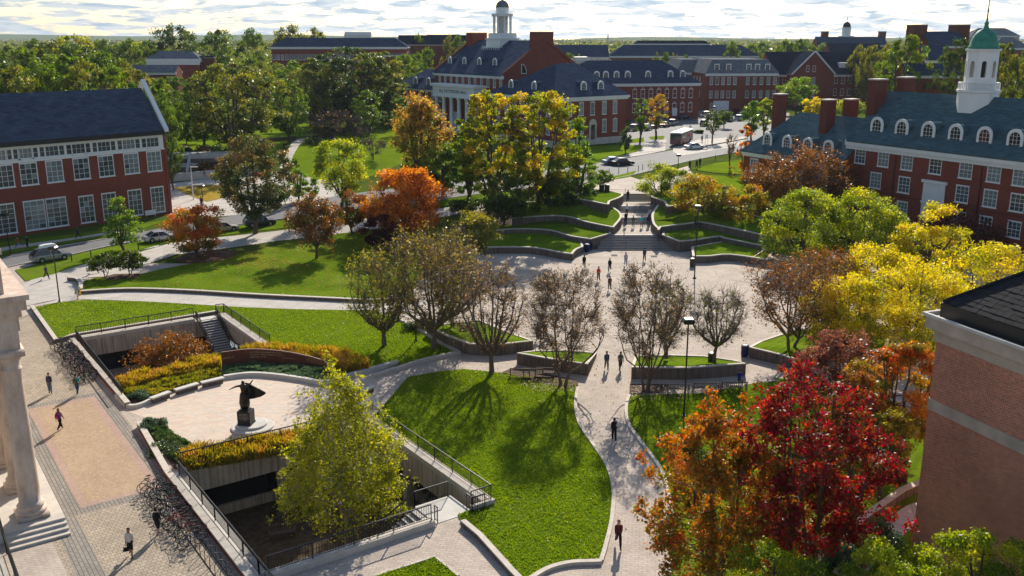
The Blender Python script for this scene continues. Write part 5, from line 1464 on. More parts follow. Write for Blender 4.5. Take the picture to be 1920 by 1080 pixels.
# gabled brick building
b,O,ud,W,H,rs_ = far_b('brick_building','wide red brick building with dark gabled roof and two shed dormers', 1447,1662,350,139,97,22,'slate_dark','brick',False,rows=(),skew=0.0)
for px in (1457,1470,1567,1580,1593,1606,1619,1640,1652):
    for zb in (3.6,7.9): put_window(b,(facade_u(O,ud,px,155),-0.04,zb),0,1.2,2.4,2,4,'sash',False,0.3)
for px in (1590,1648):
    bd,fr,pn = dormer_mesh(4.6,2.4,4.5,'flat',M['white']); o = link('dormer',bd,b,(facade_u(O,ud,px,125),2.6,H+1.6))
    for dx in (-1.1,1.1):
        put_window(o,(dx,-0.05,0.3),0,1.0,1.7,2,2,'plain')
gx0, gx1 = 345*ray(1483,138)[0]/ray(1483,138)[1], 345*ray(1559,138)[0]/ray(1559,138)[1]
gz = height_at(gx0,343,138)
g = building('gable_wing','red brick gable front with white verges facing the parking lot', (gx0,356), (0,-1), 13.5, gx1-gx0, 4, gz, 7.6,'slate_dark','brick',0,0,0.4,
             right=[(facade_u((gx0,342.5),(1,0),px,155),zb,1.2,2.4,2,4,'sash',False,0.3) for px in (1512,1525) for zb in (3.6,7.9)]+[(facade_u((gx0,342.5),(1,0),px,125),gz-4-0.9,1.2,2.3,2,4,'sash',False,0.3) for px in ()], gable_over=0.4, cornice=0.3)
wg = gx1-gx0
m = MB()
for s in (-1,1):
    a = Vector((13.95, wg/2, gz-4+7.75)); c_ = Vector((13.95, wg/2+s*(wg/2+0.5), gz-4-0.25)); m.tube([a,c_],0.3,4)
m.build('verge_board', M['white'], g)
for px in (1515,1527): put_window(g,(13.54,facade_u((gx0,342.5),(1,0),px,125),gz-4+0.7),PI/2,1.1,2.0,2,4,'sash',False,0.2)
# long slate roofs near the horizon
far_b('long_building','long dark roofed building near the skyline, left section beside the domed hall',1040,1142,450,106,84,24,'slate','brick',False,rows=(10,),npx=7)
far_b('long_building','long dark roofed building near the skyline, longer right section',1144,1422,452,105,84,24,'slate','brick',True,rows=(10.5,),npx=9)
far_b('long_building','flat topped far building with rooftop plant above the long dark roof',1190,1330,520,82,76,20,'slate_dark','brick',True,rows=())
far_b('distant_building','dark roofed far building under the small white cupola',1534,1664,520,84,69,22,'slate','brick',False,rows=(14,),npx=9)
far_b('distant_building','black roofed far building in front of the small cupola',1556,1655,470,97,81,22,'slate_dark','brick',False,rows=())
b,O,ud,W,H,rs_ = far_b('distant_building','far brick building with a pair of broad chimneys',1742,1812,300,85,59,16,'slate','brick',False,rows=())
chimney(b,-1.0,8,4.2,6,H-4,H+rs_+1.9,'brick_dark'); chimney(b,W+0.8,8,4.2,6,H-4,H+rs_+1.9,'brick_dark')
far_b('distant_building','dark gabled roof between the round tree and the green domed tower',1735,1790,260,112,85,14,'slate','brick',False,rows=(12,),npx=12)
far_b('distant_building','dark roof behind the green domed tower',1700,1800,230,140,118,14,'slate','brick',False,rows=(8,),npx=14)
far_b('arena','far arena with broad pale roof at the right of the skyline',1822,1912,700,67,53,60,'slate_pale','concrete',True,rows=(),hipw=24,z0=3.9)
far_b('distant_building','brown shingled far roof below the arena',1862,1935,420,90,70,30,'slate_pale','brick',True,rows=(),hipw=12)
for px in (1556,1664):
    pass
xq = 520*ray(1596,80)[0]/ray(1596,80)[1]
ct = thing('white_cupola', (xq,529,3.9), 0, 'small white cupola with dark dome on the far roof', 'cupola')
zt = height_at(xq,529,80)-3.9
k_ = 529/FPX
m = MB(); m.box(-11*k_,11*k_,-11*k_,11*k_,zt-4,zt+12*k_); m.build('base', M['white'], ct)
m = MB(); m.lathe([(8*k_,zt+12*k_),(7.5*k_,zt+26*k_),(9*k_,zt+27*k_)],8); m.build('lantern', M['white'], ct)
m = MB(); m.lathe([(7*k_,zt+27*k_),(6.4*k_,zt+31*k_),(4*k_,zt+35*k_),(0.6*k_,zt+37*k_),(0.3*k_,zt+45*k_)],12); m.build('dome', M['slate_dark'], ct)
for px,lab in ((1555,'left brick chimney of the far cupola building'),(1664,'right brick chimney of the far cupola building')):
    x = 520*ray(px,70)[0]/ray(px,70)[1]; z = height_at(x,528,60)
    c = thing('brick_chimney',(x,528,3.9),0,lab,'chimney'); m = MB(); m.box(-1.6,1.6,-1.6,1.6,10,z-3.9); m.build('stack', M['brick_dark'], c); m = MB(); m.box(-1.75,1.75,-1.75,1.75,z-3.9,z-3.5); m.build('cap', M['stone'], c)
far_b('brick_building','long four storey brick building with white bands behind the oaks',508,762,380,88,71,20,'slate','brick',True,rows=(11.3,15.6),npx=8,hipw=9)
far_b('brick_building','white banded extension of the long brick building',690,768,372,102,100,12,'slate','brick',False,rows=(12.0,),npx=6)
far_b('brick_building','low red brick building under the skyline beyond the oaks',745,905,430,83,66,20,'slate_dark','brick_dark',False,rows=(),cornice=0.3)
far_b('brick_building','square red brick tower block on the skyline left of the domed hall',800,862,440,66,65,18,'slate_dark','brick',False,rows=(),cornice=0.2)
far_b('low_building','low building with pale hipped roof and white fascia among the left trees',276,373,330,110,95,26,'slate_pale','brick',True,rows=(),hipw=12,cornice=1.2)
far_b('low_building','brick annex right of the pale hipped roof',373,402,332,107,104,12,'slate_dark','brick_dark',False,rows=(),cornice=0.2)
far_b('low_building','pale low pitched roof in front of the hipped building',235,330,300,135,121,20,'slate_pale','brick',False,rows=(10,),npx=20)
far_b('distant_building','white office block far away on the skyline',645,695,1500,66,60,30,'concrete_light','concrete_light',False,rows=(),z0=3.9,cornice=0)
xq = 2600*ray(1140,66)[0]/ray(1140,66)[1]
dt = thing('distant_spire',(xq,2600,3.9),0,'tiny pale spire on the horizon right of the domed hall','tower')
zt = height_at(xq,2600,65)
m = MB(); m.lathe([(3.5,0),(3.2,zt-14),(2.2,zt-12),(0.3,zt)],8); m.build('shaft', M['concrete_light'], dt)
# ------------------------------------------------------------------ right brick building with green domed tower
RU = Vector((0.484,-0.875)).normalized(); RO = Vector((51.1,144.1))
rwn = []
for px in (1612,1656,1701,1755,1813,1867,1917):
    u = facade_u(RO,RU,px,300); rwn.append((u,9.7,2.0,2.25,3,4,'sash',False,0.35))
for px in (1641,1695,1806,1860,1912):
    u = facade_u(RO,RU,px,345); rwn.append((u,6.4,2.0,2.25,3,4,'sash',False,0.75))
for px in (1641,1690,1800,1850,1905):
    u = facade_u(RO,RU,px,400); rwn.append((u,3.0,1.9,2.1,3,4,'sash',False,0.6))
    rwn.append((facade_u(RO,RU,px,440),0.3,1.8,1.6,3,2,'sash',False,0.8))
for k in range(6): 
    u = facade_u(RO,RU,1917,300)+4.2*(k+1)
    for zb in (9.7,6.4,3.0): rwn.append((u,zb,2.0,2.2,3,4,'sash'))
rwn = [q for q in rwn if q[0] < 50]
rb = building('brick_building','long red brick hall at the right with green slate roof and arched dormers', RO, RU, 52, 14.8, 0, 13, 7.1, 'slate_teal','brick',0,0,0.6,front=rwn,cornice=0.75,gable_over=-0.2)
m = MB()
for px in (1680,1845): u = facade_u(RO,RU,px,300); m.tube([(u,-0.12,12.3),(u,-0.12,0)],0.07,6)
m.build('downpipe', M['metal_black'], rb)
m = MB(); m.box(0,52,-0.06,-0.001,5.75,5.95); m.build('string_course', M['brick_dark'], rb)
ua, ub = facade_u(RO,RU,1731,360), facade_u(RO,RU,1772,360)
m = MB(); m.box(ua,ub,-0.16,-0.001,2.6,8.4); m.box(ua-0.25,ub+0.25,-0.35,-0.001,8.4,8.8); m.box(ua+0.25,ua+0.5,-0.28,-0.16,5.8,8.4); m.box(ub-0.5,ub-0.25,-0.28,-0.16,5.8,8.4)
m.box(ua-0.1,ub+0.1,-0.3,-0.161,5.5,5.8); ds = m.build('window_surround', M['white'], rb)
put_window(rb,((ua+ub)/2,-0.17,6.0),0,1.9,2.2,3,4,'sash')
m = MB(); m.box(ua+0.9,ub-0.9,-0.2,-0.161,2.6,5.0); m.build('door', M['concrete_light'], rb)
for px in (1644,1691,1741,1793,1848,1906): add_dormer(rb,'front',fo(RO,RU,px,250,1.3),14.1,2.1,2.5,'arch','copper_roof' if 'copper_roof' in M else 'slate_teal',52,14.8,13,7.1)
for k in range(4): add_dormer(rb,'front',fo(RO,RU,1906,250,1.3)+4.4*(k+1),14.1,2.1,2.5,'arch','slate_teal',52,14.8,13,7.1)
chimney(rb,0.7,4.6,1.5,2.4,11.5,21.8); chimney(rb,1.0,10.5,1.5,2.4,13,22.0)
# tower
tu = fo(RO,RU,1837,150,7.4); tx, ty = tu, 7.4
m = MB(); m.lathe([(2.75,17.0),(2.75,20.6),(2.95,20.7),(2.95,21.0)],8,(tx,ty)); tw = m.build('tower_base', M['white'], rb)
m = MB()
for k in range(8):
    a0 = 2*PI*(k+.5)/8; a1 = 2*PI*(k+1.5)/8; p = Vector((tx+2.7*math.cos(a0),ty+2.7*math.sin(a0),21)); q = Vector((tx+2.7*math.cos(a1),ty+2.7*math.sin(a1),21))
    for j in range(7):
        c = p.lerp(q,j/7); m.box(c.x-0.045,c.x+0.045,c.y-0.045,c.y+0.045,21.0,21.9)
    m.tube([p+Vector((0,0,0.93)),q+Vector((0,0,0.93))],0.07,4)
m.build('balustrade', M['white'], tw)
# belfry: eight faces, each with an arched opening
m = MB(); rr = 2.1
for k in range(8):
    a0 = 2*PI*(k+.5)/8; a1 = 2*PI*(k+1.5)/8
    p = Vector((tx+rr*math.cos(a0),ty+rr*math.sin(a0))); q = Vector((tx+rr*math.cos(a1),ty+rr*math.sin(a1)))
    L = (q-p).length; d = (q-p)/L
    def PP(u, z): w_ = p+d*u; return (w_.x,w_.y,z)
    aw = 0.62; zc = 24.6; zb, zt = 21.9, 26.2
    m.add([PP(0,21),PP(L/2-aw/2-0.0,21),PP(L/2-aw/2,zt),PP(0,zt)],[(0,1,2,3)]); m.add([PP(L/2+aw/2,21),PP(L,21),PP(L,zt),PP(L/2+aw/2,zt)],[(0,1,2,3)])
    m.add([PP(L/2-aw/2,21),PP(L/2+aw/2,21),PP(L/2+aw/2,22.7),PP(L/2-aw/2,22.7)],[(0,1,2,3)])
    ar = [(L/2-aw/2*math.cos(PI*j/6), zc+aw/2*math.sin(PI*j/6)) for j in range(7)]
    for j in range(6): m.add([PP(*ar[j]),PP(*ar[j+1]),PP(ar[j+1][0],zt),PP(ar[j][0],zt)],[(0,1,2,3)])
m.build('belfry', M['white'], tw)
m = MB(); m.lathe([(0.5,21),(0.55,26.1)],8,(tx,ty)); m.build('belfry_core', M['bronze'], tw)
m = MB(); m.lathe([(2.3,26.2),(2.4,26.5),(2.0,26.52)],8,(tx,ty)); m.build('cornice', M['white'], tw)
m = MB(); m.lathe([(2.15,26.52),(1.85,26.9),(1.7,27.6),(1.45,28.3),(1.0,28.9),(0.42,29.2),(0.25,29.6),(0.3,29.9),(0.12,30.2),(0.08,32),(0.03,33.8)],16,(tx,ty)); m.build('bell_dome', M['copper'], tw, True)
# low wing
LWO = Vector((39.5,160.6))
lwn = [(facade_u(LWO,RU,1414,305),2.6,1.9,2.2,3,4,'sash',False,0.2),(facade_u(LWO,RU,1455,310),2.6,1.9,2.2,3,4,'sash'),(facade_u(LWO,RU,1500,315),2.6,1.9,2.2,3,4,'sash'),(facade_u(LWO,RU,1545,318),2.6,1.9,2.2,3,4,'sash')]
lwg = building('hall_wing','low wing of the right brick hall with three chimneys and arched dormers', LWO, RU, 21.4, 15, 3.5, 9.5, 6.4,'slate_teal','brick',4.5,0,0.5,front=lwn,cornice=0.5)
for px in (1438,1475,1514,1553): add_dormer(lwg,'front',fo(LWO,RU,px,268,1.0),6.9,1.9,2.3,'arch','slate_teal',21.4,15,6,6.4)
for px,y in ((1462,9.5),(1553,5.0),(1595,9.0)):
    u = fo(LWO,RU,px,200,y); chimney(lwg,u,y,1.4,2.0,8,14.9)
# ------------------------------------------------------------------ near brick building at the right edge
NU = Vector((0.34,-0.94)).normalized(); NO = Vector((21.9,46.2))
nb = building('near_brick_building','tall plain brick building at the right edge with stone bands and slate roof', NO, NU, 24, 17, 0, 14.0, 0, 'slate_near','brick_near', cornice=0)
NBW, NBD = 24, 17
m = MB(); m.box(-0.06,24,-0.06,-0.001,9.15,9.75); m.box(-0.06,-0.001,-0.06,17,9.15,9.75); m.build('stone_band', M['stone_tan'], nb)
m = MB(); m.box(-0.12,24,-0.12,-0.002,12.9,13.55); m.build('frieze', M['stone_tan'], nb)
m = MB(); m.box(-0.45,24,-0.45,0.6,13.56,14.2); m.box(-0.45,0.5,0.6,17,13.56,14.2); m.build('cornice', M['stone_tan'], nb)
m = MB(); m.box(-0.58,24,-0.58,-0.42,14.2,14.36); m.box(-0.58,-0.42,-0.42,17,14.2,14.36); m.build('gutter_edge', M['concrete_light'], nb)
m = MB(); m.box(0.0,24,0.0,0.5,14.0,14.95); m.box(0.0,0.5,0.5,17,14.0,14.95); m.build('gutter_wall', M['metal_black'], nb)
# hipped slate roof rising from a low upstand
ez, ex, slope = 14.95, 0.05, 0.78
m = MB(); far_ = 8.4; 
m.add([(ex,ex,ez),(24,ex,ez),(24,ex+far_,ez+far_*slope),(ex+far_,ex+far_,ez+far_*slope),(ex,17,ez),(ex+far_,17,ez+far_*slope)], [(0,1,2,3),(0,3,5,4)])
m.build('roof', M['slate_dark'], nb)
sl = None; cnt = 0; rng = random.Random(3); cs_l = math.sqrt(1+slope*slope)
row_d = 0.30; sw = 0.42
for r_ in range(24):
    y = ex+r_*row_d/cs_l*1.0; off_ = (r_%2)*sw/2
    x = y+0.05+off_
    while x < 10.2 and cnt < 300:
        if sl is None:
            s_ = MB(); s_.box(0.006,sw-0.006,0,0.40,0.01,0.035); sl = [s_.mesh('slate', M['slate_near'])]
        o = link('slate', sl[0], nb, (x, y, ez+(y-ex)*slope+rng.uniform(0.0,0.015)))
        o.rotation_euler = (math.atan(slope)-0.035, rng.uniform(-0.01,0.01), rng.uniform(-0.012,0.012)); cnt += 1
        x += sw
print('slates', cnt)
m = MB()
for r_ in range(24):
    y = ex+r_*row_d/cs_l; x = 10.2+(r_%2)*sw/2
    while x < 23:
        m.add([(x,y,ez+(y-ex)*slope+0.01),(x+sw-0.012,y,ez+(y-ex)*slope+0.01),(x+sw-0.012,y,ez+(y-ex)*slope+0.04),(x,y,ez+(y-ex)*slope+0.04),(x,y+0.34,ez+(y+0.34-ex)*slope+0.02),(x+sw-0.012,y+0.34,ez+(y+0.34-ex)*slope+0.02)],[(0,1,2,3),(3,2,5,4)])
        x += sw
tag(m.build('slates', M['slate_near'], nb), kind='stuff')
m = MB(); m.tube([(ex,ex,ez+0.06),(ex+far_,ex+far_,ez+far_*slope+0.06)],0.09,5); m.build('hip_ridge', M['slate_near'], nb)
# ------------------------------------------------------------------ columned stone building at the left edge
cl_ = thing('colonnade_building', (walkl.x,walkl.y,0), math.atan2(-E1.y,-E1.x), 'pale stone colonnade with steps and heavy cornice at the left edge', 'building')
# local x = away from the camera along the walk, local y = to the left (away from the walk)
m = MB(); m.box(0,45,0,9,-0.2,0.60); cl1 = m.build('podium', M['stone'], cl_)
for k in range(3):
    m = MB(); m.box(-0.42*(3-k),-0.42*(2-k)+0.001*k,0.0+0.0*k,3.2,-0.1,0.15*(k+1)); m.build('step', M['coping'], cl_)
def col_mesh():
    m = MB()
    m.box(-0.86,0.86,-0.86,0.86,0.60,0.86)
    prof = [(0.84,0.86),(0.87,0.95),(0.83,1.06),(0.70,1.11),(0.66,1.18),(0.75,1.25),(0.76,1.33),(0.66,1.40),(0.60,1.58)]
    for k in range(11):
        t = k/10; prof.append((0.60-0.10*t**1.6, 1.58+8.1*t))
    prof += [(0.56,9.72),(0.56,9.82),(0.50,9.88),(0.50,10.25),(0.62,10.45),(0.70,10.6)]
    m.lathe(prof, 40)
    m.box(-0.74,0.74,-0.74,0.74,10.60,11.0)
    return m.mesh('column', M['stone_col'], False)
def stonecol():
    m, t, p, o = new_mat('veined pinkish limestone')
    n = noise(t, coords(t,(1,1,0.35)), 1.4, 7, 0.7)
    t.links.new(ramp_node(t, n, [(0.3,(0.34,0.24,0.18)),(0.5,(0.50,0.39,0.31)),(0.7,(0.60,0.50,0.42))]), p.inputs['Base Color']); p.inputs['Roughness'].default_value = 0.7
    return m
M['stone_col'] = stonecol()
cme = col_mesh()
cme.polygons.foreach_set('use_smooth', [True]*len(cme.polygons)); cme.update()
for k in range(9): link('column', cme, cl_, (1.5+4.3*k, 1.55, 0))
m = MB(); m.box(0.95,45,0.98,3.0,11.0,12.1); m.box(0.85,45,0.88,3.0,12.102,12.9); m.build('architrave', M['stone_col'], cl_)
m = MB(); m.box(0.7,45,0.72,3.2,12.902,13.35); m.box(0.4,45,0.46,3.3,13.352,13.95); m.box(0.2,45,0.30,3.4,13.952,14.25); m.build('cornice', M['stone_col'], cl_)
m = MB(); m.box(1.5,45,1.9,9,14.252,16.2); m.box(1.35,45,1.75,9,16.202,16.5); m.box(1.1,3.1,1.4,3.4,14.252,16.5); m.box(0.95,3.25,1.25,3.55,16.502,16.8); m.build('attic', M['stone_col'], cl_)
m = MB(); m.box(0,45,7.0,9,0.6,12.9); m.build('inner_wall', M['stone'], cl_)
m = MB(); m.box(0.56,45,3.0,7.0,11.6,12.0); m.build('ceiling', M['stone'], cl_)
m = MB(); m.box(-14,-1.2,3.6,8.2,-0.02,0.06); m.build('side_landing', M['coping'], cl_)
m = MB()
for k in range(26): m.box(-14,-1.6,3.75+k*0.17,3.83+k*0.17,0.062,0.11)
m.build('entrance_grating', M['concrete_light'], cl_)
w3 = lambda x,y,z: tuple(cl_.matrix_basis @ Vector((x,y,z)))
cl_M = Matrix.Translation((walkl.x,walkl.y,0)) @ Matrix.Rotation(math.atan2(-E1.y,-E1.x),4,'Z')
w3 = lambda x,y,z: tuple(cl_M @ Vector((x,y,z)))
railing([w3(0.4,3.35,0.6), w3(-1.4,3.35,0.05), w3(-12,3.35,0.05)], 'black handrail beside the colonnade steps at the lower left', h=1.0, name='stair_railing')
m = MB(); m.prism([(p.x,p.y) for p in [walkl-e2*9-E1*46,walkl-e2*0.0-E1*46,walkl+E1*0,walkl-e2*9]], -0.1, 0.02)
# ------------------------------------------------------------------ trees, near to far
T = tree_px
near_twig = dict(shape='globe', spread=(0.55,0.9), z0=0.20, limbs=13, clumps=170, clump=0.20, flat=0.9, fork=0.8, hue_top=0.1, bark='bark_grey')
# foreground
T(645,1000,706,238,'pale barked birch with drooping yellow green leaves growing up out of the large court',1,'birch',name='birch_tree',base=(-10.5,53.6,-4.6),shape='weep',z0=0.30,limbs=9,clumps=120,leaves=34000,leaf=0.155,clump=0.20,twigs=500,tw_r=0.010,bark='bark_white',droop=0.55,flat=0.9,hue_top=0.15,trunk_r=0.13,mix=0.22)
T(1515,1062,697,300,'crimson leaved tree in the foreground, its dark forked trunk showing',2,'crimson',name='sweetgum_tree',base=(14.4,42.0,0),shape='oval',z0=0.26,limbs=9,clumps=105,leaves=27000,leaf=0.17,clump=0.18,twigs=260,hue_top=-0.12,trunk_r=0.26,stems=2,bark='bark',fork=0.7,empty=0.3,mix=0.28)
T(1340,1090,764,262,'orange and green leaved tree in the foreground left of the crimson one',3,'orangegreen',name='sweetgum_tree',base=(9.9,42.0,0),shape='round',z0=0.14,limbs=8,clumps=85,leaves=32000,leaf=0.16,clump=0.21,twigs=160,hue_top=0.22,trunk_r=0.19)
T(1588,850,628,165,'dusky rose leaved tree behind the crimson one',4,'plum',shape='oval',base=(24.1,65.5,0),z0=0.25,limbs=7,clumps=80,leaves=17000,leaf=0.17,clump=0.2,twigs=300,hue_top=0.15)
T(1690,872,645,185,'orange green tree against the near brick building',5,'orangegreen',base=(25.8,58.0,0),shape='oval',z0=0.22,limbs=7,clumps=85,leaves=22000,leaf=0.17,clump=0.2,hue_top=0.12)
T(1640,800,700,120,'olive tree half hidden between the rose and orange trees',6,'rust',base=(22.0,56.0,0),shape='oval',z0=0.3,limbs=6,clumps=50,leaves=9000,leaf=0.17,clump=0.24)
T(1712,900,770,110,'olive tree in the corner between the path and the near brick building',167,'olive',base=(23.0,53.5,0),shape='oval',z0=0.25,limbs=6,clumps=60,leaves=11000,leaf=0.17,clump=0.24)
T(1600,900,820,110,'green tree partly hidden behind the crimson one',168,'green',base=(17.2,51.0,0),shape='oval',z0=0.2,limbs=6,clumps=60,leaves=11000,leaf=0.16,clump=0.24)
T(1830,1150,1002,215,'yellow green treetop at the bottom right corner below the brick wall',7,'yellowgreen',base=(19.7,35.2,0),shape='round',z0=0.2,limbs=7,clumps=70,leaves=33000,leaf=0.107,clump=0.22,hue_top=0.25)
T(1650,1180,1030,180,'yellow green treetop at the bottom edge, second from the right corner',8,'yellowgreen',base=(15.5,34.4,0),shape='round',z0=0.2,limbs=7,clumps=60,leaves=25500,leaf=0.107,clump=0.24,hue_top=0.22)
T(1450,1180,1025,190,'yellow green treetop at the bottom edge below the crimson tree',9,'yellowgreen',base=(11.3,35.6,0),shape='round',z0=0.2,limbs=7,clumps=60,leaves=22500,leaf=0.107,clump=0.24,hue_top=0.1)
# twiggy plaza trees
T(815,655,430,225,'large twiggy brown tree at the left end of the plaza planters',10,'plazaolive',name='plaza_tree',leaves=6502,leaf=0.19,twigs=1612,tw_r=0.011,trunk_r=0.2,**dict(near_twig,clumps=130))
T(735,640,470,143,'olive leaved twiggy tree at the edge of the lawn left of the plaza',11,'olive',name='plaza_tree',base=(-12.0,84.0,0),leaves=5057,leaf=0.19,twigs=806,tw_r=0.011,hue_top=0.3,**{k:v for k,v in near_twig.items() if k!='hue_top'})
T(922,700,492,148,'thin leafed brown tree with flared base beside the diagonal path',12,'brown',name='plaza_tree',leaves=2601,leaf=0.17,twigs=1364,tw_r=0.011,trunk_r=0.2,**near_twig)
T(860,620,455,132,'dense bronze tree between the two brown trees left of the plaza',13,'brown',name='plaza_tree',base=(-5.8,88.0,0.3),leaves=5418,leaf=0.19,twigs=930,tw_r=0.011,**near_twig)
T(1055,725,503,165,'round reddish twiggy tree in front of the left planter',14,'brown',name='plaza_tree',leaves=3757,leaf=0.155,twigs=2604,tw_r=0.011,trunk_r=0.17,stems=2,**near_twig)
T(1211,735,498,154,'round twiggy tree with several stems just right of the central walk',15,'brown',name='plaza_tree',leaves=2745,leaf=0.155,twigs=2356,tw_r=0.011,trunk_r=0.17,stems=3,**near_twig)
T(1262,690,520,88,'smaller twiggy tree rising from the right planter behind the lamp',16,'olive',name='plaza_tree',base=(13.6,78.8,0.9),leaves=1083,leaf=0.155,twigs=930,tw_r=0.011,**near_twig)
T(1338,688,540,134,'nearly bare tree in the right planter',17,'olive',name='plaza_tree',leaves=794,leaf=0.155,twigs=1612,tw_r=0.011,trunk_r=0.15,zoff=0.8,**near_twig)
T(1482,668,478,192,'rusty orange twiggy tree in the pointed bed at the right',18,'rust',name='plaza_tree',leaves=6141,leaf=0.18,twigs=1364,tw_r=0.011,trunk_r=0.2,stems=2,zoff=0.6,**near_twig)
T(1545,600,466,132,'dense brown crowned tree behind the rusty one, beneath the yellow trees',19,'rust',name='plaza_tree',leaves=6502,leaf=0.2,twigs=744,tw_r=0.011,**near_twig)
# mid ground, left of the plaza
T(885,500,400,108,'small yellow and green tree at the left end of the plaza',20,'olive',shape='round',z0=0.25,clumps=60,leaves=7000,leaf=0.26,clump=0.24,hue_top=0.35)
T(757,448,318,158,'bright orange maple on the lawn left of the plaza',21,'orange',name='maple_tree',shape='round',z0=0.14,clumps=100,leaves=19000,leaf=0.30,clump=0.22,hue_top=0.25,trunk_r=0.28)
T(712,470,402,66,'small dark maroon tree beneath the bright orange maple',22,'darkred',shape='round',z0=0.12,clumps=34,leaves=5500,leaf=0.26,clump=0.3)
T(660,440,362,74,'russet tree left of the bright orange maple',23,'rust',shape='round',z0=0.2,clumps=40,leaves=5500,leaf=0.26,clump=0.28,hue_top=0.3)
T(594,485,366,110,'brown green young tree standing on the sloping lawn',24,'rust',shape='oval',z0=0.22,clumps=90,leaves=11000,leaf=0.22,clump=0.22,twigs=500,hue_top=-0.1)
T(371,480,388,118,'orange red maple by the path below the brick building',25,'orangegreen',name='maple_tree',shape='round',z0=0.12,clumps=75,leaves=11000,leaf=0.25,clump=0.23,hue_top=0.4)
T(480,438,258,150,'big green tree with pink tinged crown beside the street',26,'pinkgreen',shape='oval',z0=0.15,clumps=120,leaves=22000,leaf=0.28,clump=0.19,hue_top=0.55,bias=-0.24,trunk_r=0.3)
T(228,492,372,70,'slender bright green sapling above the dark shrubs',27,'lime',name='young_tree',base=gat(232,470),shape='cone',z0=0.15,clumps=45,leaves=4500,leaf=0.24,clump=0.26)
T(560,378,298,40,'narrow bright green young tree between the street and the hall lawn',28,'lime',name='young_tree',shape='cone',z0=0.1,clumps=34,leaves=3500,leaf=0.28,clump=0.3)
T(590,370,335,26,'very small green sapling beside the narrow young tree',29,'lime',name='young_tree',shape='cone',z0=0.1,clumps=20,leaves=1400,leaf=0.26,clump=0.35)
T(641,388,264,110,'yellow green oval tree in front of the hall lawn',30,'yellowgreen',shape='oval',z0=0.14,clumps=70,leaves=14250,leaf=0.246,clump=0.22,hue_top=0.28)
T(790,362,183,106,'tall tree with coral and green crown in front of the columned hall',31,'coral',shape='oval',z0=0.12,clumps=110,leaves=15000,leaf=0.36,clump=0.17,hue_top=0.5,twigs=600,tw_r=0.03)
T(832,366,272,80,'round green tree below the coral crowned one',32,'green',shape='round',z0=0.12,clumps=60,leaves=9000,leaf=0.32,clump=0.24)
T(878,378,232,78,'spiky bright green ginkgo in front of the portico',33,'lime',name='ginkgo_tree',shape='cone',z0=0.1,clumps=60,leaves=8000,leaf=0.32,clump=0.2)
T(922,392,178,140,'tall golden tree in the middle, left one of the pair',34,'goldgreen',mix=0.26,shape='column',z0=0.13,clumps=140,leaves=20000,leaf=0.33,clump=0.16,hue_top=0.18,trunk_r=0.35)
T(1012,396,176,150,'tall golden tree in the middle, right one of the pair',35,'goldgreen',mix=0.26,shape='column',z0=0.13,clumps=140,leaves=20000,leaf=0.33,clump=0.16,hue_top=0.12,trunk_r=0.35)
T(1084,378,224,84,'spiky bright green ginkgo right of the golden pair',36,'lime',name='ginkgo_tree',shape='cone',z0=0.1,clumps=60,leaves=8000,leaf=0.30,clump=0.2)
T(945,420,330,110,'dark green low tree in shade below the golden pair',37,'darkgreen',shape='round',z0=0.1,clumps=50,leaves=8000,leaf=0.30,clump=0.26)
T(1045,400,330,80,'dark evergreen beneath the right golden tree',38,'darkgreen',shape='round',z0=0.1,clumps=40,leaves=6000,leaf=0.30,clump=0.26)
T(1129,356,320,46,'small green tree over the bins at the top of the steps',39,'green',name='young_tree',shape='dome',z0=0.3,clumps=30,leaves=1900,leaf=0.28,clump=0.3)
# saplings along the street
T(1200,268,186,25,'slim green and yellow street tree, left of the bus',40,'lime',name='young_tree',shape='column',z0=0.2,clumps=34,leaves=1700,leaf=0.38,clump=0.35)
T(1230,261,178,38,'slim orange street tree nearest the bus',41,'gold',name='young_tree',shape='oval',z0=0.28,clumps=34,leaves=1700,leaf=0.36,clump=0.3,hue_top=0.4)
T(1173,288,240,24,'small silvery bush like tree at the corner of the hall wing',42,'hedge',name='young_tree',shape='oval',z0=0.1,clumps=24,leaves=2200,leaf=0.3,clump=0.35)
T(1335,268,208,34,'small dark tree at the kerb among the parked cars',43,'darkgreen',name='young_tree',shape='dome',z0=0.35,clumps=26,leaves=1600,leaf=0.34,clump=0.35)
T(1357,240,206,34,'second small dark tree leaning among the parked cars',44,'darkgreen',name='young_tree',shape='dome',z0=0.35,clumps=26,leaves=1600,leaf=0.34,clump=0.35)
T(1368,318,250,26,'bare young tree with a few red leaves on the street lawn',45,'rust',name='young_tree',shape='vase',z0=0.3,clumps=24,leaves=140,leaf=0.25,clump=0.4,twigs=260,tw_r=0.02)
T(1408,262,190,40,'yellow green tree at the end of the street, left one',46,'lime',shape='column',z0=0.15,clumps=40,leaves=3000,leaf=0.4,clump=0.3)
T(1432,258,186,36,'yellow green tree at the end of the street, right one',47,'yellowgreen',shape='column',z0=0.15,clumps=40,leaves=4500,leaf=0.328,clump=0.3)
T(1492,215,146,66,'light green tree in front of the brick gable',48,'lime',shape='round',z0=0.2,clumps=45,leaves=4500,leaf=0.5,clump=0.26)
T(1524,225,184,42,'bright yellow treetop behind the three chimneys',49,'yellow',shape='round',z0=0.2,clumps=30,leaves=3750,leaf=0.369,clump=0.3)
T(1590,225,188,60,'yellow green treetop behind the three chimneys',50,'yellowgreen',shape='round',z0=0.2,clumps=30,leaves=3750,leaf=0.369,clump=0.3)
T(1400,290,238,30,'orange shrub like tree at the corner of the low wing',51,'orange',shape='round',z0=0.1,clumps=24,leaves=1500,leaf=0.36,clump=0.35,base=(41.3,167,4))
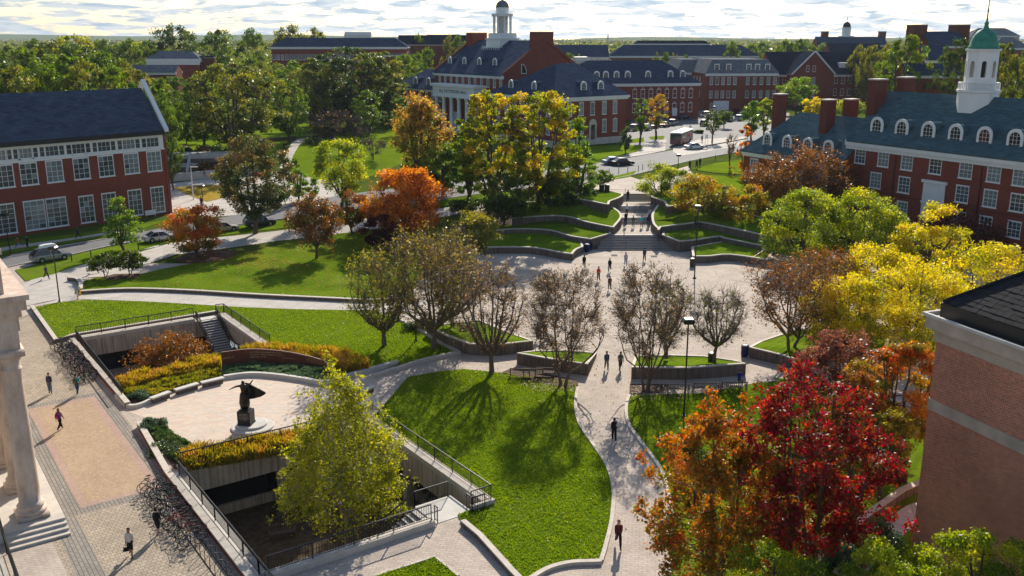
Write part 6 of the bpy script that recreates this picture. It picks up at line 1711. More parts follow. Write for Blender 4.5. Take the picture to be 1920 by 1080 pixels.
# right of the steps
T(1240,384,310,98,'golden green small tree at the top right of the steps',52,'yellowgreen',shape='dome',z0=0.22,clumps=55,leaves=10500,leaf=0.213,clump=0.24,hue_top=0.35)
T(1308,420,330,112,'spreading yellow orange tree on the right terrace',53,'gold',shape='dome',z0=0.25,clumps=60,leaves=8000,leaf=0.26,clump=0.22,hue_top=0.0,zoff=0.3)
T(1352,430,350,70,'slight olive tree right of the terrace lamp',54,'olive',shape='dome',z0=0.3,clumps=40,leaves=3600,leaf=0.26,clump=0.26,hue_top=0.2)
T(1402,444,352,92,'orange and green small tree beside the big yellow green trees',55,'gold',shape='dome',z0=0.22,clumps=50,leaves=6500,leaf=0.26,clump=0.25,hue_top=0.3)
T(1502,405,276,205,'wide rusty orange tree before the low brick wing',56,'rust',shape='dome',z0=0.2,clumps=120,leaves=17000,leaf=0.26,clump=0.17,twigs=900,hue_top=0.35,tw_r=0.02)
T(1500,500,358,165,'broad yellow green tree, left of two side by side',57,'yellowgreen',shape='dome',z0=0.14,clumps=100,leaves=25500,leaf=0.213,clump=0.18,hue_top=0.30)
T(1615,505,360,180,'broad yellow green tree, right of two side by side',58,'yellowgreen',shape='dome',z0=0.14,clumps=110,leaves=28500,leaf=0.213,clump=0.18,hue_top=0.26)
T(1735,540,388,135,'golden yellow tree below the white door surround',59,'yellow',shape='dome',z0=0.14,clumps=70,leaves=15000,leaf=0.221,clump=0.22,hue_top=0.2)
T(1650,650,462,200,'broad golden yellow tree behind the lamp, upper one',60,'yellow',shape='dome',z0=0.2,clumps=80,leaves=19500,leaf=0.197,clump=0.2,hue_top=0.25,base=(37,92,0))
T(1590,690,522,190,'spreading golden yellow tree behind the lamp post, lower left one',61,'yellow',shape='dome',z0=0.25,clumps=90,leaves=22500,leaf=0.180,clump=0.2,hue_top=0.3,base=(29.7,80,0))
T(1715,700,492,235,'spreading golden yellow tree touching the near brick building',62,'yellow',shape='dome',z0=0.22,clumps=100,leaves=24000,leaf=0.180,clump=0.19,hue_top=0.25,base=(35.4,79,0))
T(1850,640,462,250,'golden yellow tree above the near slate roof at the right edge',63,'yellow',shape='dome',z0=0.22,clumps=95,leaves=21000,leaf=0.197,clump=0.2,hue_top=0.25,base=(45,85,0))
T(1850,480,398,190,'dark maroon tree in the shade of the right brick hall',64,'darkred',shape='dome',z0=0.2,clumps=80,leaves=9000,leaf=0.27,clump=0.2,twigs=600,tw_r=0.02,base=(57.5,121,0.3))
# shrubs
def shrub(u,v,vt,wpx,label,seed,kind,leaves,leaf,base=None,h=None,depth=1.0,name='shrub'):
    x,y,z = base or gat(u,v); hh = h or height_at(x,y,vt)-z; rx = wpx/FPX*y/2
    t = thing(name,(x,y,z),0,label,'shrub'); link('foliage', bush_mesh(seed,rx,rx*depth,hh,kind,leaves,leaf), t)
    m = MB()
    for k in range(4): m.tube([(0.05*k,0,-0.1),(0.25*rx*math.cos(k*1.7),0.25*rx*math.sin(k*1.7),hh*0.5)],[0.05,0.02],5)
    m.build('stem', M['bark'], t); return t
T(198,521,478,60,'dark green clipped shrub on thin stems, left of the pair',70,'darkgreen',name='large_shrub',cat='shrub',shape='dome',z0=0.35,clumps=34,leaves=4200,leaf=0.2,clump=0.3,stems=3,trunk_r=0.09)
T(244,516,470,62,'dark green clipped shrub on thin stems, right of the pair',71,'darkgreen',name='large_shrub',cat='shrub',shape='dome',z0=0.35,clumps=34,leaves=4200,leaf=0.2,clump=0.3,stems=3,trunk_r=0.09)
T(345,690,628,140,'rust coloured spreading bush rising from the smaller court',72,'rust',name='large_shrub',cat='shrub',base=(-30.9,80.8,-4.6),shape='dome',z0=0.5,clumps=70,leaves=9000,leaf=0.17,clump=0.22,stems=3,trunk_r=0.12,twigs=500,hue_top=0.2)
shrub(1290,860,785,50,'dark green bush left of the orange green tree',73,'hedge',4500,0.15,h=2.2)
shrub(1310,900,830,60,'second dark bush beneath the orange green tree',74,'darkgreen',3500,0.15,h=2.0)
shrub(1680,985,945,90,'glossy holly bush against the foot of the near brick building',75,'hedge',6000,0.13,base=(20.2,46.6,0),h=2.2,depth=1.6)
shrub(1655,1010,960,100,'silvery green bush by the shaded path',76,'bluegreen',6000,0.13,base=(17.6,46.0,0),h=1.6)
shrub(1600,930,880,120,'pale green bush behind the crimson tree',77,'hedge',4500,0.14,base=(18.5,56,0),h=2.4)
shrub(258,748,736,62,'low juniper at the left corner of the stone terrace',78,'bluegreen',4200,0.09,h=0.6,depth=0.7)
shrub(288,805,788,50,'low juniper at the entrance of the stone terrace',79,'bluegreen',4200,0.09,h=0.75)
shrub(318,848,826,75,'spreading juniper below the entrance of the terrace',80,'hedge',5200,0.09,base=(*(V2(at(316,845))),0),h=0.6,depth=1.2)
for i,(u,v,w_) in enumerate([(1295,400,60),(1340,402,70),(1395,410,60),(1280,385,40)]):
    shrub(u,v,v-14,w_,['leafy ground bush under the terrace lamp','leafy bush right of the terrace lamp','leafy bush under the orange and green small tree','dark bush beside the upper right wall'][i],90+i,'hedge',2200,0.22,h=1.2)
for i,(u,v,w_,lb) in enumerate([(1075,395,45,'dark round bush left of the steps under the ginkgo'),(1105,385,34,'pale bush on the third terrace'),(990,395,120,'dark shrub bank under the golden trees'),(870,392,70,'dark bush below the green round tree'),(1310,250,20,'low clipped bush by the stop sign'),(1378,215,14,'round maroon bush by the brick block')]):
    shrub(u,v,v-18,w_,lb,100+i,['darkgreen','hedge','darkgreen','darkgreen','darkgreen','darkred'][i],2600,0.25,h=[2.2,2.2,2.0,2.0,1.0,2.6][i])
for i,(u,v,w_,lb) in enumerate([(790,620,80,'low green shrubs in the pointed bed left of the plaza'),(870,632,60,'low leafy shrubs at the tip of the pointed bed'),(1560,640,70,'small shrubs beneath the rusty tree'),(1640,640,80,'leafy shrubs under the yellow trees')]):
    shrub(u,v,v-14,w_,lb,110+i,'hedge',2600,0.14,h=1.1,depth=0.6)
# ornamental grasses and bedding, uncountable
def grass_bed(name, poly, kind, n, h, label=None, lean=0.35, wid=0.03, seed=0, base=0.0):
    global TRI
    rng = np.random.default_rng(seed)
    P = np.array([(p[0],p[1]) for p in poly]); lo, hi = P.min(0), P.max(0)
    pts = np.zeros((0,2))
    while len(pts) < n:
        q = rng.uniform(lo,hi,size=(n*2,2)); inside = np.zeros(len(q),bool); j = len(P)-1
        for i in range(len(P)):
            xi,yi = P[i]; xj,yj = P[j]
            c = ((yi>q[:,1])!=(yj>q[:,1])) & (q[:,0] < (xj-xi)*(q[:,1]-yi)/(yj-yi+1e-9)+xi); inside ^= c; j = i
        pts = np.concatenate([pts,q[inside]])
    pts = pts[:n]
    # blades gather in tussocks
    cell = 0.55
    tc_ = np.floor(pts/0.31+rng.normal(size=pts.shape)*0.6) if kind == 'turf' else np.floor(pts/cell)
    rs = np.abs(np.sin(tc_[:,0]*12.9898+tc_[:,1]*78.233)*43758.5453)%1
    rs2 = np.abs(np.sin(tc_[:,0]*39.3+tc_[:,1]*11.1)*24634.6)%1
    cen = (tc_+0.5)*cell if kind != 'turf' else pts-rng.normal(size=pts.shape)*0.15
    if kind != 'turf': pts = cen+(pts-cen)*0.8
    hh = h*(0.55+0.75*rs)*rng.uniform(0.5,1.1,size=n)
    outd = (pts-cen)/cell; d = np.stack([outd[:,0]+rng.normal(size=n)*0.3, outd[:,1]+rng.normal(size=n)*0.3], 1)*lean*h*1.8
    b = np.stack([pts[:,0],pts[:,1],np.full(n,base)],1)
    tip = b+np.stack([d[:,0],d[:,1],hh],1); mid = b+np.stack([d[:,0]*0.35,d[:,1]*0.35,hh*0.6],1)
    side = unit(rng.normal(size=(n,3))*np.array([1,1,0.05]))*wid
    v = np.stack([b-side,b+side,mid+side,mid-side, tip-side*0.7, tip+side*0.7],1).reshape(-1,3)
    k = np.arange(n)*6
    q = np.concatenate([np.stack([k,k+1,k+2,k+3],1), np.stack([k+3,k+2,k+5,k+4],1)])
    tint = np.clip(0.5+0.5*(rs2-0.5)+0.1*rng.normal(size=n),0,1); tint2 = np.clip(tint+0.12,0,1)
    o = link(name, np_mesh(name, v, q, LM[kind], np.concatenate([tint,tint2])))
    TRI += 4*n
    return tag(o, label, kind='stuff')
bedU = [at(*p) for p in [(222,716),(300,692),(385,672),(415,672),(412,708),(380,720),(330,735),(285,750),(262,742),(240,728)]]
grass_bed('ornamental_grass', [at(*p) for p in [(217,722),(300,703),(385,680),(416,676),(414,692),(360,704),(300,716),(240,734)]], 'reed', 13000, 0.8, seed=1)
grass_bed('ornamental_grass', [at(*p) for p in [(455,668),(520,660),(600,668),(640,670),(692,692),(690,698),(645,704),(625,700),(600,683),(520,672),(455,674)]], 'reed', 15000, 1.0, seed=2)
grass_bed('ornamental_grass', [at(*p) for p in [(352,884),(340,868),(360,852),(430,842),(500,832),(570,818),(640,808),(645,815),(572,846),(450,868)]], 'reed', 17000, 0.75, seed=3)
grass_bed('ground_cover', [at(*p) for p in [(225,730),(300,712),(412,694),(414,708),(380,718),(330,732),(285,747),(262,742),(240,745)]], 'olive', 13000, 0.42, seed=4, wid=0.04)
grass_bed('ground_cover', [at(*p) for p in [(418,694),(470,684),(560,688),(610,695),(655,703),(612,719),(570,713),(520,706),(470,703),(420,707)]], 'bluegreen', 17000, 0.35, seed=5, wid=0.05)
grass_bed('ground_cover', [at(*p) for p in [(268,793),(303,795),(335,826),(362,838),(345,882),(310,850)]], 'hedge', 9000, 0.35, seed=6, wid=0.045)
sheet('planting_soil', [at(*p) for p in [(217,714),(310,690),(415,668),(520,660),(640,668),(694,694),(650,707),(612,720),(520,707),(470,704),(412,712),(330,736),(285,752),(262,763),(240,764)]], 0.05, M['mulch'])
sheet('planting_soil', [at(268,795),at(303,794),at(335,825),at(362,838),at(470,834),at(570,822),at(650,808),A2+e2*11.5-e1*0.7,A2-e1*0.7-e2*0.4], 0.05, M['mulch'])
# lawn texture: tufts of real blades on the nearest lawns
def tufts(name, poly, n, seed): return grass_bed(name, poly, 'turf', n, 0.085, lean=0.5, wid=0.03, seed=seed, base=0.06)
LM['turf'] = leaf_mat('turf blades', [(0.085,0.148,0.006),(0.145,0.228,0.008),(0.215,0.30,0.012),(0.29,0.35,0.025)], 0.45)
tufts('lawn_grass', L4, 60000, 11); tufts('lawn_grass', L1, 42000, 12); tufts('lawn_grass', L6, 6000, 13)
tufts('lawn_grass', [at(*p) for p in [(1182,745),(1178,795),(1226,862),(1256,940),(1262,1070),(1700,1070),(1560,760),(1480,716),(1320,742)]], 36000, 14)
# fallen leaves below the bronze trees
def litter(name, poly, n, kind, seed, z=0.14, leaf=0.09):
    global TRI
    rng = np.random.default_rng(seed); P = np.array([(p[0],p[1]) for p in poly]); lo,hi = P.min(0),P.max(0)
    q = rng.uniform(lo,hi,size=(n*2,2)); ins = np.zeros(len(q),bool); j = len(P)-1
    for i in range(len(P)):
        xi,yi = P[i]; xj,yj = P[j]; ins ^= ((yi>q[:,1])!=(yj>q[:,1])) & (q[:,0] < (xj-xi)*(q[:,1]-yi)/(yj-yi+1e-9)+xi); j = i
    q = q[ins][:n]; zt = np.array([terrain(a,b) for a,b in q])
    c = np.stack([q[:,0],q[:,1],zt+z+rng.uniform(0,0.03,len(q))],1)
    v, f = leaf_cards(rng, c, leaf, up=3.0); TRI += 2*len(c)
    return tag(link(name, np_mesh(name, v, f, LM[kind], rng.uniform(0.2,0.9,len(c)))), kind='stuff')
litter('fallen_leaves', gp((330,498),(372,476),(460,470),(600,505),(560,520),(430,498)), 3000,'orange',21)
litter('fallen_leaves', gp((700,470),(740,445),(840,445),(800,500),(740,520)), 2500,'orange',22,leaf=0.14)
litter('fallen_leaves', [at(*p) for p in [(935,705),(1080,716),(1085,740),(1000,735)]], 900,'brown',23)
litter('fallen_leaves', [at(*p) for p in [(1182,725),(1300,730),(1290,750),(1182,752)]], 900,'brown',24)
litter('fallen_leaves', [at(*p) for p in [(1262,1040),(1480,900),(1640,1000),(1500,1090),(1262,1090)]], 4000,'orangegreen',25)

litter('fallen_leaves', L4, 1300,'brown',26,z=0.15,leaf=0.08)
litter('fallen_leaves', L1, 900,'rust',27,z=0.15,leaf=0.08)
litter('fallen_leaves', [at(*p) for p in [(700,590),(860,500),(1400,500),(1500,640),(1400,700),(1180,720),(1180,1080),(1080,760),(900,700)]], 5000,'brown',28,z=0.03,leaf=0.10)
litter('fallen_leaves', L2, 4000,'orange',29,z=0.10,leaf=0.12)
# ------------------------------------------------------------------ woods
VAR = []
specs = [('olive','round',0.5),('green','oval',0.55),('darkgreen','round',0.5),('green','oval',0.5),('green','round',0.55),('goldgreen','round',0.5),('darkgreen','dome',0.5),('olive','oval',0.5)]
for i,(k,s,l) in enumerate(specs):
    VAR.append(make_tree_meshes(300+i, 20.0, 8.0, k, shape=s, z0=0.12, limbs=6, clumps=95, leaves=6500, leaf=0.62, clump=0.19, hue_top=0.18, bias=-0.04, trunk_r=0.4))
VARB = [make_tree_meshes(320+i, 20.0, 8.5, k, shape=s, z0=0.12, limbs=7, clumps=170, leaves=17000, leaf=0.42, clump=0.145, hue_top=0.22, trunk_r=0.45, empty=0.1) for i,(k,s) in enumerate([('olive','round'),('green','oval'),('darkgreen','round')])]
def wood_tree(px, vtop, wpx, Y, var, label, name='oak_tree', group=None, big=False, rng=random.Random(4), z=None):
    r = ray(px, vtop); x = Y*r[0]/r[1]; z = terrain(x,Y) if z is None else z
    H = height_at(x,Y,vtop)-z; Rx = wpx/FPX*Y/2
    ms = (VARB if big else VAR)[var]
    t = thing(name,(x,Y,z),rng.uniform(0,6.28),label,'tree',group)
    t.scale = (Rx/8.0,Rx/8.0,H/20.0)
    link('trunk',ms[0],t); link('crown',ms[1],t); return t
big = [ # px, vtop, w, Y, var, label
 (432,122,165,205,0,'largest oak, spreading above the fountain garden'),
 (372,145,95,215,1,'green oak just left of the largest one'),
 (535,150,75,225,1,'yellow green oak right of the largest one'),
 (650,92,165,262,2,'dark towering oak left of the columned hall'),
 (585,120,95,255,0,'tall oak between the largest and the towering dark oak'),
 (712,100,110,270,0,'oak close to the left wing of the columned hall'),
 (755,105,75,300,1,'green oak behind the left wing of the hall'),
 (1703,70,96,235,1,'round dark green tree behind the right chimneys'),
 (1800,78,72,215,2,'dark tree left of the green domed tower'),
 (1888,85,70,210,0,'green tree right of the green domed tower'),
 (300,150,80,200,1,'pale green tree at the gable end of the brick building'),
 (255,135,100,215,0,'olive oak behind the ridge of the left building'),
]
for px,vt,w_,Y,v,lb in big: wood_tree(px,vt,w_,Y,v,lb,big=True)
T(1912,205,120,40,'pinkish leaved tree at the right edge behind the green roof',65,'plum',base=(112,200,4),shape='oval',z0=0.2,clumps=40,leaves=3500,leaf=0.45,clump=0.26)
T(640,262,205,120,'bare greyish branching tree in the shade of the oaks',66,'brown',shape='dome',z0=0.2,clumps=60,leaves=600,leaf=0.4,clump=0.24,twigs=1800,tw_r=0.03,base=(*gat(640,262),))
T(700,300,258,60,'small bare tree on the hall lawn',67,'brown',name='young_tree',shape='vase',z0=0.2,clumps=30,leaves=80,leaf=0.3,clump=0.3,twigs=420,tw_r=0.025)
T(350,270,240,55,'low spreading tree in the fountain garden',68,'darkgreen',shape='dome',z0=0.3,clumps=40,leaves=3000,leaf=0.4,clump=0.28)
T(702,243,215,14,'small red leaved tree on the far lawn, left one',69,'orange',name='young_tree',shape='round',z0=0.2,clumps=18,leaves=500,leaf=0.4,clump=0.4)
T(737,235,216,10,'small red leaved tree on the far lawn, right one',169,'orange',name='young_tree',shape='round',z0=0.2,clumps=18,leaves=400,leaf=0.4,clump=0.4)
# the near belt behind the left building and beyond, placed in rows
rw_ = random.Random(8)
def belt(n, px0, px1, v0, v1, Y0, Y1, w0, w1, label, group, vars_=(0,1,2,3,4), name='woodland_tree'):
    for k in range(n):
        px = px0+(px1-px0)*(k+0.5)/n+rw_.uniform(-0.4,0.4)*(px1-px0)/n
        wood_tree(px, rw_.uniform(v0,v1), rw_.uniform(w0,w1), rw_.uniform(Y0,Y1), rw_.choice(vars_), label, name=name, group=group)
g1 = 'oaks behind the left brick building'
for px,vt,w_,Y,v in [(-20,140,100,190,3),(20,128,110,195,0),(70,118,120,205,1),(120,105,120,215,3),(165,118,110,205,0),(210,128,90,200,4),(190,100,100,240,1),(140,88,120,260,2),(90,80,120,280,0),(40,95,110,250,4),(-10,100,100,240,2),(235,118,80,240,0),(290,165,70,190,3),(310,195,55,175,1)]:
    wood_tree(px,vt,w_,Y,v,'oak in the wood behind the left brick building',name='woodland_tree',group=g1)
belt(10,230,345,112,140,330,350,40,60,'tree beside the pale hipped roof','trees round the low pale roofed building',(0,1,3))
belt(7,325,520,128,150,275,300,55,80,'tree in the row between the oaks and the pale hipped roof','trees in front of the low building',(0,1,3,4))
belt(6,460,560,105,135,300,330,50,70,'tree in front of the long brick building','trees in front of the long brick building',(0,1,3,4))
belt(3,505,600,115,125,290,310,55,70,'leafy tree below the windows of the long brick building','leafy trees below the long brick building',(1,4))
for i,(px,vt,w_,v,lb) in enumerate([(325,50,90,2,'dark spreading oak on the skyline, rising above the pale hipped roof'),(405,58,75,3,'olive tree on the skyline right of the dark oak'),(470,56,60,1,'upright green tree on the skyline left of the long brick building'),(540,50,80,0,'broad olive treetop behind the long brick building'),(588,55,60,0,'smaller olive treetop behind the long brick building'),(250,80,60,5,'olive gold tree on the skyline left of the pale hipped roof'),(140,68,90,5,'olive gold tree on the left skyline, above the slate roof')]):
    wood_tree(px,vt,w_,400 if px > 300 else 420,v,lb)
belt(12,0,300,74,92,380,430,45,70,'tree of the left skyline wood','left skyline wood',(0,2,3,4,1))
belt(9,770,870,66,85,400,520,30,45,'tree on the skyline left of the domed hall','skyline trees left of the domed hall',(0,4))
belt(5,740,800,92,110,320,350,34,50,'tree behind the left wing of the domed hall','trees behind the left hall wing',(1,4))
belt(5,1040,1110,100,118,300,315,24,34,'treetop between the hall wing and the long roof','treetops between hall wing and long roof',(3,7))
belt(14,1370,1560,74,98,430,520,30,50,'tree on the skyline right of the long dark roof','skyline trees right of the long roof',(0,3,4,1,2))
belt(6,1600,1690,80,95,330,360,26,40,'tree behind the wide gabled building','trees behind the wide gabled building',(0,3))
belt(4,1225,1300,92,105,400,420,18,28,'little treetop before the long dark roof','little treetops before the long roof',(3,7))
belt(6,1780,1930,85,110,280,340,40,60,'tree beyond the green domed tower','trees beyond the green domed tower',(0,2,3))
belt(14,380,760,165,215,235,280,40,70,'lower tree in the shade of the oaks','understorey trees beneath the oaks',(2,4,6))
# far woods reading as one mass, out to the horizon
def far_wood(name, Y0, Y1, n, seed, hmin, hmax, kind='olive', leaf=4.0):
    global TRI
    rng = np.random.default_rng(seed)
    Y = Y0*(Y1/Y0)**rng.uniform(size=n); X = (rng.uniform(size=n)-0.5)*1.35*Y
    r = (2.5+3.5*rng.uniform(size=n)); h = rng.uniform(hmin,hmax,n)
    m = 16
    a = rng.normal(size=(n,m,3)); a /= np.linalg.norm(a,axis=2,keepdims=True); a[:,:,2] = np.abs(a[:,:,2])
    sc_ = (1+(Y/1500))[:,None,None]
    c = np.stack([X,Y,3.9+h*0.55],1)[:,None,:]+a*np.stack([r*1.2,r*1.2,h*0.5],1)[:,None,:]*np.array([1,1,1])*np.where(sc_>0,1,1)
    c = c.reshape(-1,3); sz = np.repeat((leaf*(1+Y/900)).clip(leaf,leaf*4)*0.5, m)
    nn = len(c); nor = unit(rng.normal(size=(nn,3))+np.array([0,-0.5,0.8])); t = unit(np.cross(nor,rng.normal(size=(nn,3)))); b = np.cross(nor,t); s = sz[:,None]
    v = np.stack([c-t*s*0.5,c+b*s*0.45,c+t*s*0.5,c-b*s*0.45],1).reshape(-1,3)
    q = np.arange(4*nn).reshape(nn,4); tint = np.clip(np.repeat(rng.uniform(0.1,0.8,n),m)+0.1*rng.normal(size=nn),0,1)
    TRI += 2*nn
    return tag(link(name, np_mesh(name, v, q, LM[kind], tint)), kind='stuff')
far_wood('far_woods', 430, 900, 9000, 31, 9, 14, 'olive', 2.6)
far_wood('far_woods', 900, 5400, 17000, 32, 9, 15, 'olive', 4.0)
# hills on the horizon
def hills(name, Y, h, seed, x0, x1, mat):
    rng = np.random.default_rng(seed); n = 160; xs = np.linspace(x0,x1,n)
    prof = sum(np.sin(xs/ (260+170*k)+rng.uniform(0,6))*(1/(k+1)) for k in range(5)); prof = (prof-prof.min())/(prof.max()-prof.min())
    v = []
    for j,(dy,f) in enumerate([(-350,0.0),(0,1.0),(400,0.0)]):
        for i in range(n): v.append((xs[i],Y+dy,3.0+f*(h*(0.55+0.45*prof[i]))*min(1,i/8,(n-1-i)/8)))
    f = [(j*n+i,j*n+i+1,(j+1)*n+i+1,(j+1)*n+i) for j in range(2) for i in range(n-1)]
    me = bpy.data.meshes.new(name); me.from_pydata(v,[],f); me.materials.append(mat); me.polygons.foreach_set('use_smooth',[True]*len(f))
    return tag(link(name,me),kind='structure')
hills('distant_hills', 5500, 44, 3, -4200, -300, M['terrain']); hills('distant_hills', 5600, 30, 5, 200, 4300, M['terrain'])
# ------------------------------------------------------------------ people
def skinned(verts, edges, radii, root, sub=1):
    me = bpy.data.meshes.new('skeleton'); me.from_pydata(verts, edges, [])
    o = bpy.data.objects.new('skeleton', me); col.objects.link(o)
    s = o.modifiers.new('skin','SKIN'); s.use_smooth_shade = True; s.branch_smoothing = 0.4
    d = me.skin_vertices[0].data if me.skin_vertices else None
    if d is None:
        me.skin_vertices
    for i, r in enumerate(radii):
        d[i].radius = (r, r) if not isinstance(r, tuple) else r
        d[i].use_root = (i == root)
    if sub:
        m = o.modifiers.new('sub','SUBSURF'); m.levels = sub; m.render_levels = sub
    dg = bpy.context.evaluated_depsgraph_get(); dg.update()
    ev = o.evaluated_get(dg); em = bpy.data.meshes.new_from_object(ev)
    vs = [tuple(v.co) for v in em.vertices]; fs = [tuple(p.vertices) for p in em.polygons]
    bpy.data.objects.remove(o); bpy.data.meshes.remove(me); bpy.data.meshes.remove(em)
    return vs, fs
def figure(stride=0.0, lean=0.0, arms=(0.0,0.0), slim=1.0, skirt=False, elbow=0.25, custom=None):
    """one continuous body facing -Y (towards local -y), height 1.72; returns verts, faces, material index per face"""
    hz = 0.93
    L = {}
    def leg(s, sw):
        hip = Vector((0.095*s,0,hz-0.03)); knee = hip+Vector((0.0,-math.sin(sw)*0.44-0.02,-math.cos(sw)*0.44))
        bend = max(0.0,-sw)*1.1+0.08
        sh = sw-bend
        ank = knee+Vector((0.005*s,-math.sin(sh)*0.42,-math.cos(sh)*0.42))
        toe = ank+Vector((0.02*s,-0.15,-0.045+0.12*max(0,-sw)))
        heel = ank+Vector((0,0.03,-0.05))
        return hip, knee, ank, toe, heel
    rl, ll = leg(1,stride), leg(-1,-stride)
    dz = min(min(p.z for p in rl), min(p.z for p in ll))-0.035
    sh_z = 1.42
    V_, E_, Rd, Mt = [], [], [], []
    def v(p, r, m, parent=None):
        V_.append(Vector(p)); Rd.append(r); Mt.append(m)
        if parent is not None: E_.append((parent, len(V_)-1))
        return len(V_)-1
    TOP, LEG, SKIN, SHOE = 0, 1, 2, 3
    pel = v((0,0,hz),(0.185*slim,0.135),LEG)
    wai = v((0,-0.01+lean*0.1,1.06),(0.175*slim,0.13),TOP,pel)
    che = v((0,-0.01+lean*0.25,1.26),(0.19*slim,0.14),TOP,wai)
    upc = v((0,0.0+lean*0.33,1.41),(0.16*slim,0.11),TOP,che)
    nec = v((0,-0.01+lean*0.4,1.50),0.06,SKIN,upc)
    hd0 = v((0,-0.03+lean*0.45,1.585),(0.09,0.10),SKIN,nec)
    hd1 = v((0,-0.02+lean*0.48,1.66),(0.095,0.11),SKIN,hd0)
    hd2 = v((0,-0.01+lean*0.5,1.715),(0.07,0.08),SKIN,hd1)
    for s, q in ((1,rl),(-1,ll)):
        h = v(q[0],0.12,LEG,pel); mid = v(q[0].lerp(q[1],0.5),0.105,LEG,h); k = v(q[1],0.085,LEG,mid); c = v(q[1].lerp(q[2],0.4),0.082 if not skirt else 0.06,SKIN if skirt else LEG,k); a = v(q[2],0.048,SKIN if skirt else LEG,c)
        f = v(q[2].lerp(q[3],0.55),0.042,SHOE,a); v(q[3],0.032,SHOE,f)
    fingers = []
    for s, sw in ((1,arms[0]),(-1,arms[1])):
        sp = Vector((0.175*s*slim,lean*0.33,sh_z-0.03))
        if custom and s in custom: el, wr = [Vector(p) for p in custom[s]]
        else:
            el = sp+Vector((0.022*s,-math.sin(sw)*0.28,-math.cos(sw)*0.28)); fa = sw+elbow
            wr = el+Vector((-0.012*s,-math.sin(fa)*0.25,-math.cos(fa)*0.25))
        shd = v(sp,0.078,TOP,upc); m1 = v(sp.lerp(el,0.5),0.064,TOP,shd); e = v(el,0.054,TOP,m1); m2 = v(el.lerp(wr,0.6),0.046,TOP,e); w_ = v(wr,0.032,SKIN,m2)
        d = (wr-el).normalized(); pal = v(wr+d*0.065,(0.036,0.02),SKIN,w_)
        fingers.append((wr, d, s))
    vs, fs = skinned([tuple(p) for p in V_], E_, Rd, 0)
    bones = [(V_[a],V_[b],Mt[b]) for a,b in E_]
    mats = []
    for f in fs:
        c = sum((Vector(vs[i]) for i in f), Vector())/len(f)
        best, bm_ = 9, 0
        for a,b,m in bones:
            ab = b-a; t = max(0,min(1,(c-a).dot(ab)/max(1e-6,ab.length_squared))); dd_ = (c-(a+ab*t)).length
            if m == SHOE: dd_ -= 0.01
            if dd_ < best: best, bm_ = dd_, m
        if bm_ == SKIN and c.z > 0.7 and c.z < 1.455 and abs(c.x) < 0.15: bm_ = TOP
        mats.append(bm_)
    mb = MB(); mb.v = list(vs); mb.f = list(fs); mb.m = mats
    for wr, d, s in fingers:
        side = d.cross(Vector((1,0,0))).normalized() if abs(d.x) < 0.9 else Vector((0,1,0))
        for k, (ln, off_) in enumerate([(0.062,-0.027),(0.075,-0.009),(0.070,0.009),(0.052,0.026)]):
            b0 = wr+d*0.085+side*off_; b1 = b0+d*ln*0.55; b2 = b1+d*ln*0.4+Vector((-0.02*s,0,0))
            mb.tube([b0,b1,b2],[0.009,0.0085,0.006],5,mi=SKIN)
        t0 = wr+d*0.03-side*0.03; mb.tube([t0,t0+d*0.03-side*0.025,t0+d*0.055-side*0.03],[0.011,0.010,0.007],5,mi=SKIN)
    hy = lean*0.45
    mb.tube([(0,-0.105+hy,1.645),(0,-0.135+hy,1.60),(0,-0.11+hy,1.59)],[0.010,0.016,0.012],6,mi=SKIN)      # nose
    for s in (1,-1):
        mb.tube([(0.078*s,-0.015+hy,1.60),(0.088*s,-0.005+hy,1.63),(0.08*s,0.0+hy,1.655)],[0.010,0.016,0.010],5,mi=SKIN)  # ears
        mb.tube([(0.03*s,-0.112+hy,1.640),(0.034*s,-0.106+hy,1.640)],[0.009,0.009],6,mi=4)      # eyes
    mb.tube([(-0.022,-0.108+hy,1.565),(0.022,-0.108+hy,1.565)],[0.006,0.006],5,mi=5)
    mb.v = [(p[0],p[1],p[2]-dz) for p in mb.v]
    return mb, dz
CM = {}
def cloth(c, rough=0.85):
    k = tuple(round(x,3) for x in c)
    if k not in CM: CM[k] = plain('cloth %d' % len(CM), c, rough, 0.18, 9, spec=0.2)
    return CM[k]
EYE = plain('eye', (0.02,0.015,0.012), 0.3, 0.1, 5); LIP = plain('lips', (0.35,0.12,0.10), 0.5, 0.1, 5)
SK = {'light': plain('light skin',(0.48,0.28,0.20),0.5,0.06,6), 'tan': plain('tan skin',(0.30,0.16,0.10),0.5,0.06,6), 'dark': plain('dark skin',(0.10,0.05,0.03),0.5,0.06,6)}
POSES = {'walk': dict(stride=0.42,arms=(-0.35,0.35)), 'walk2': dict(stride=-0.38,arms=(0.3,-0.3)), 'slow': dict(stride=0.22,arms=(-0.15,0.2)), 'stand': dict(stride=0.04,arms=(0.02,0.05),elbow=0.12),
         'run': dict(stride=0.75,arms=(-0.8,0.7),elbow=1.2,lean=-0.25), 'phone': dict(stride=0.2,arms=(0.2,0.1),elbow=1.7), 'skirt': dict(stride=0.25,arms=(-0.15,0.15),skirt=True,slim=0.9)}
PM = {}
def pose_mesh(p):
    if p not in PM:
        mb, dz = figure(**POSES[p]); me = mb.mesh('body', [cloth((.1,.1,.1)),cloth((.05,.05,.08)),SK['light'],M['rubber'],EYE,LIP], True); PM[p] = (me, dz)
    return PM[p]
HAIR = {}
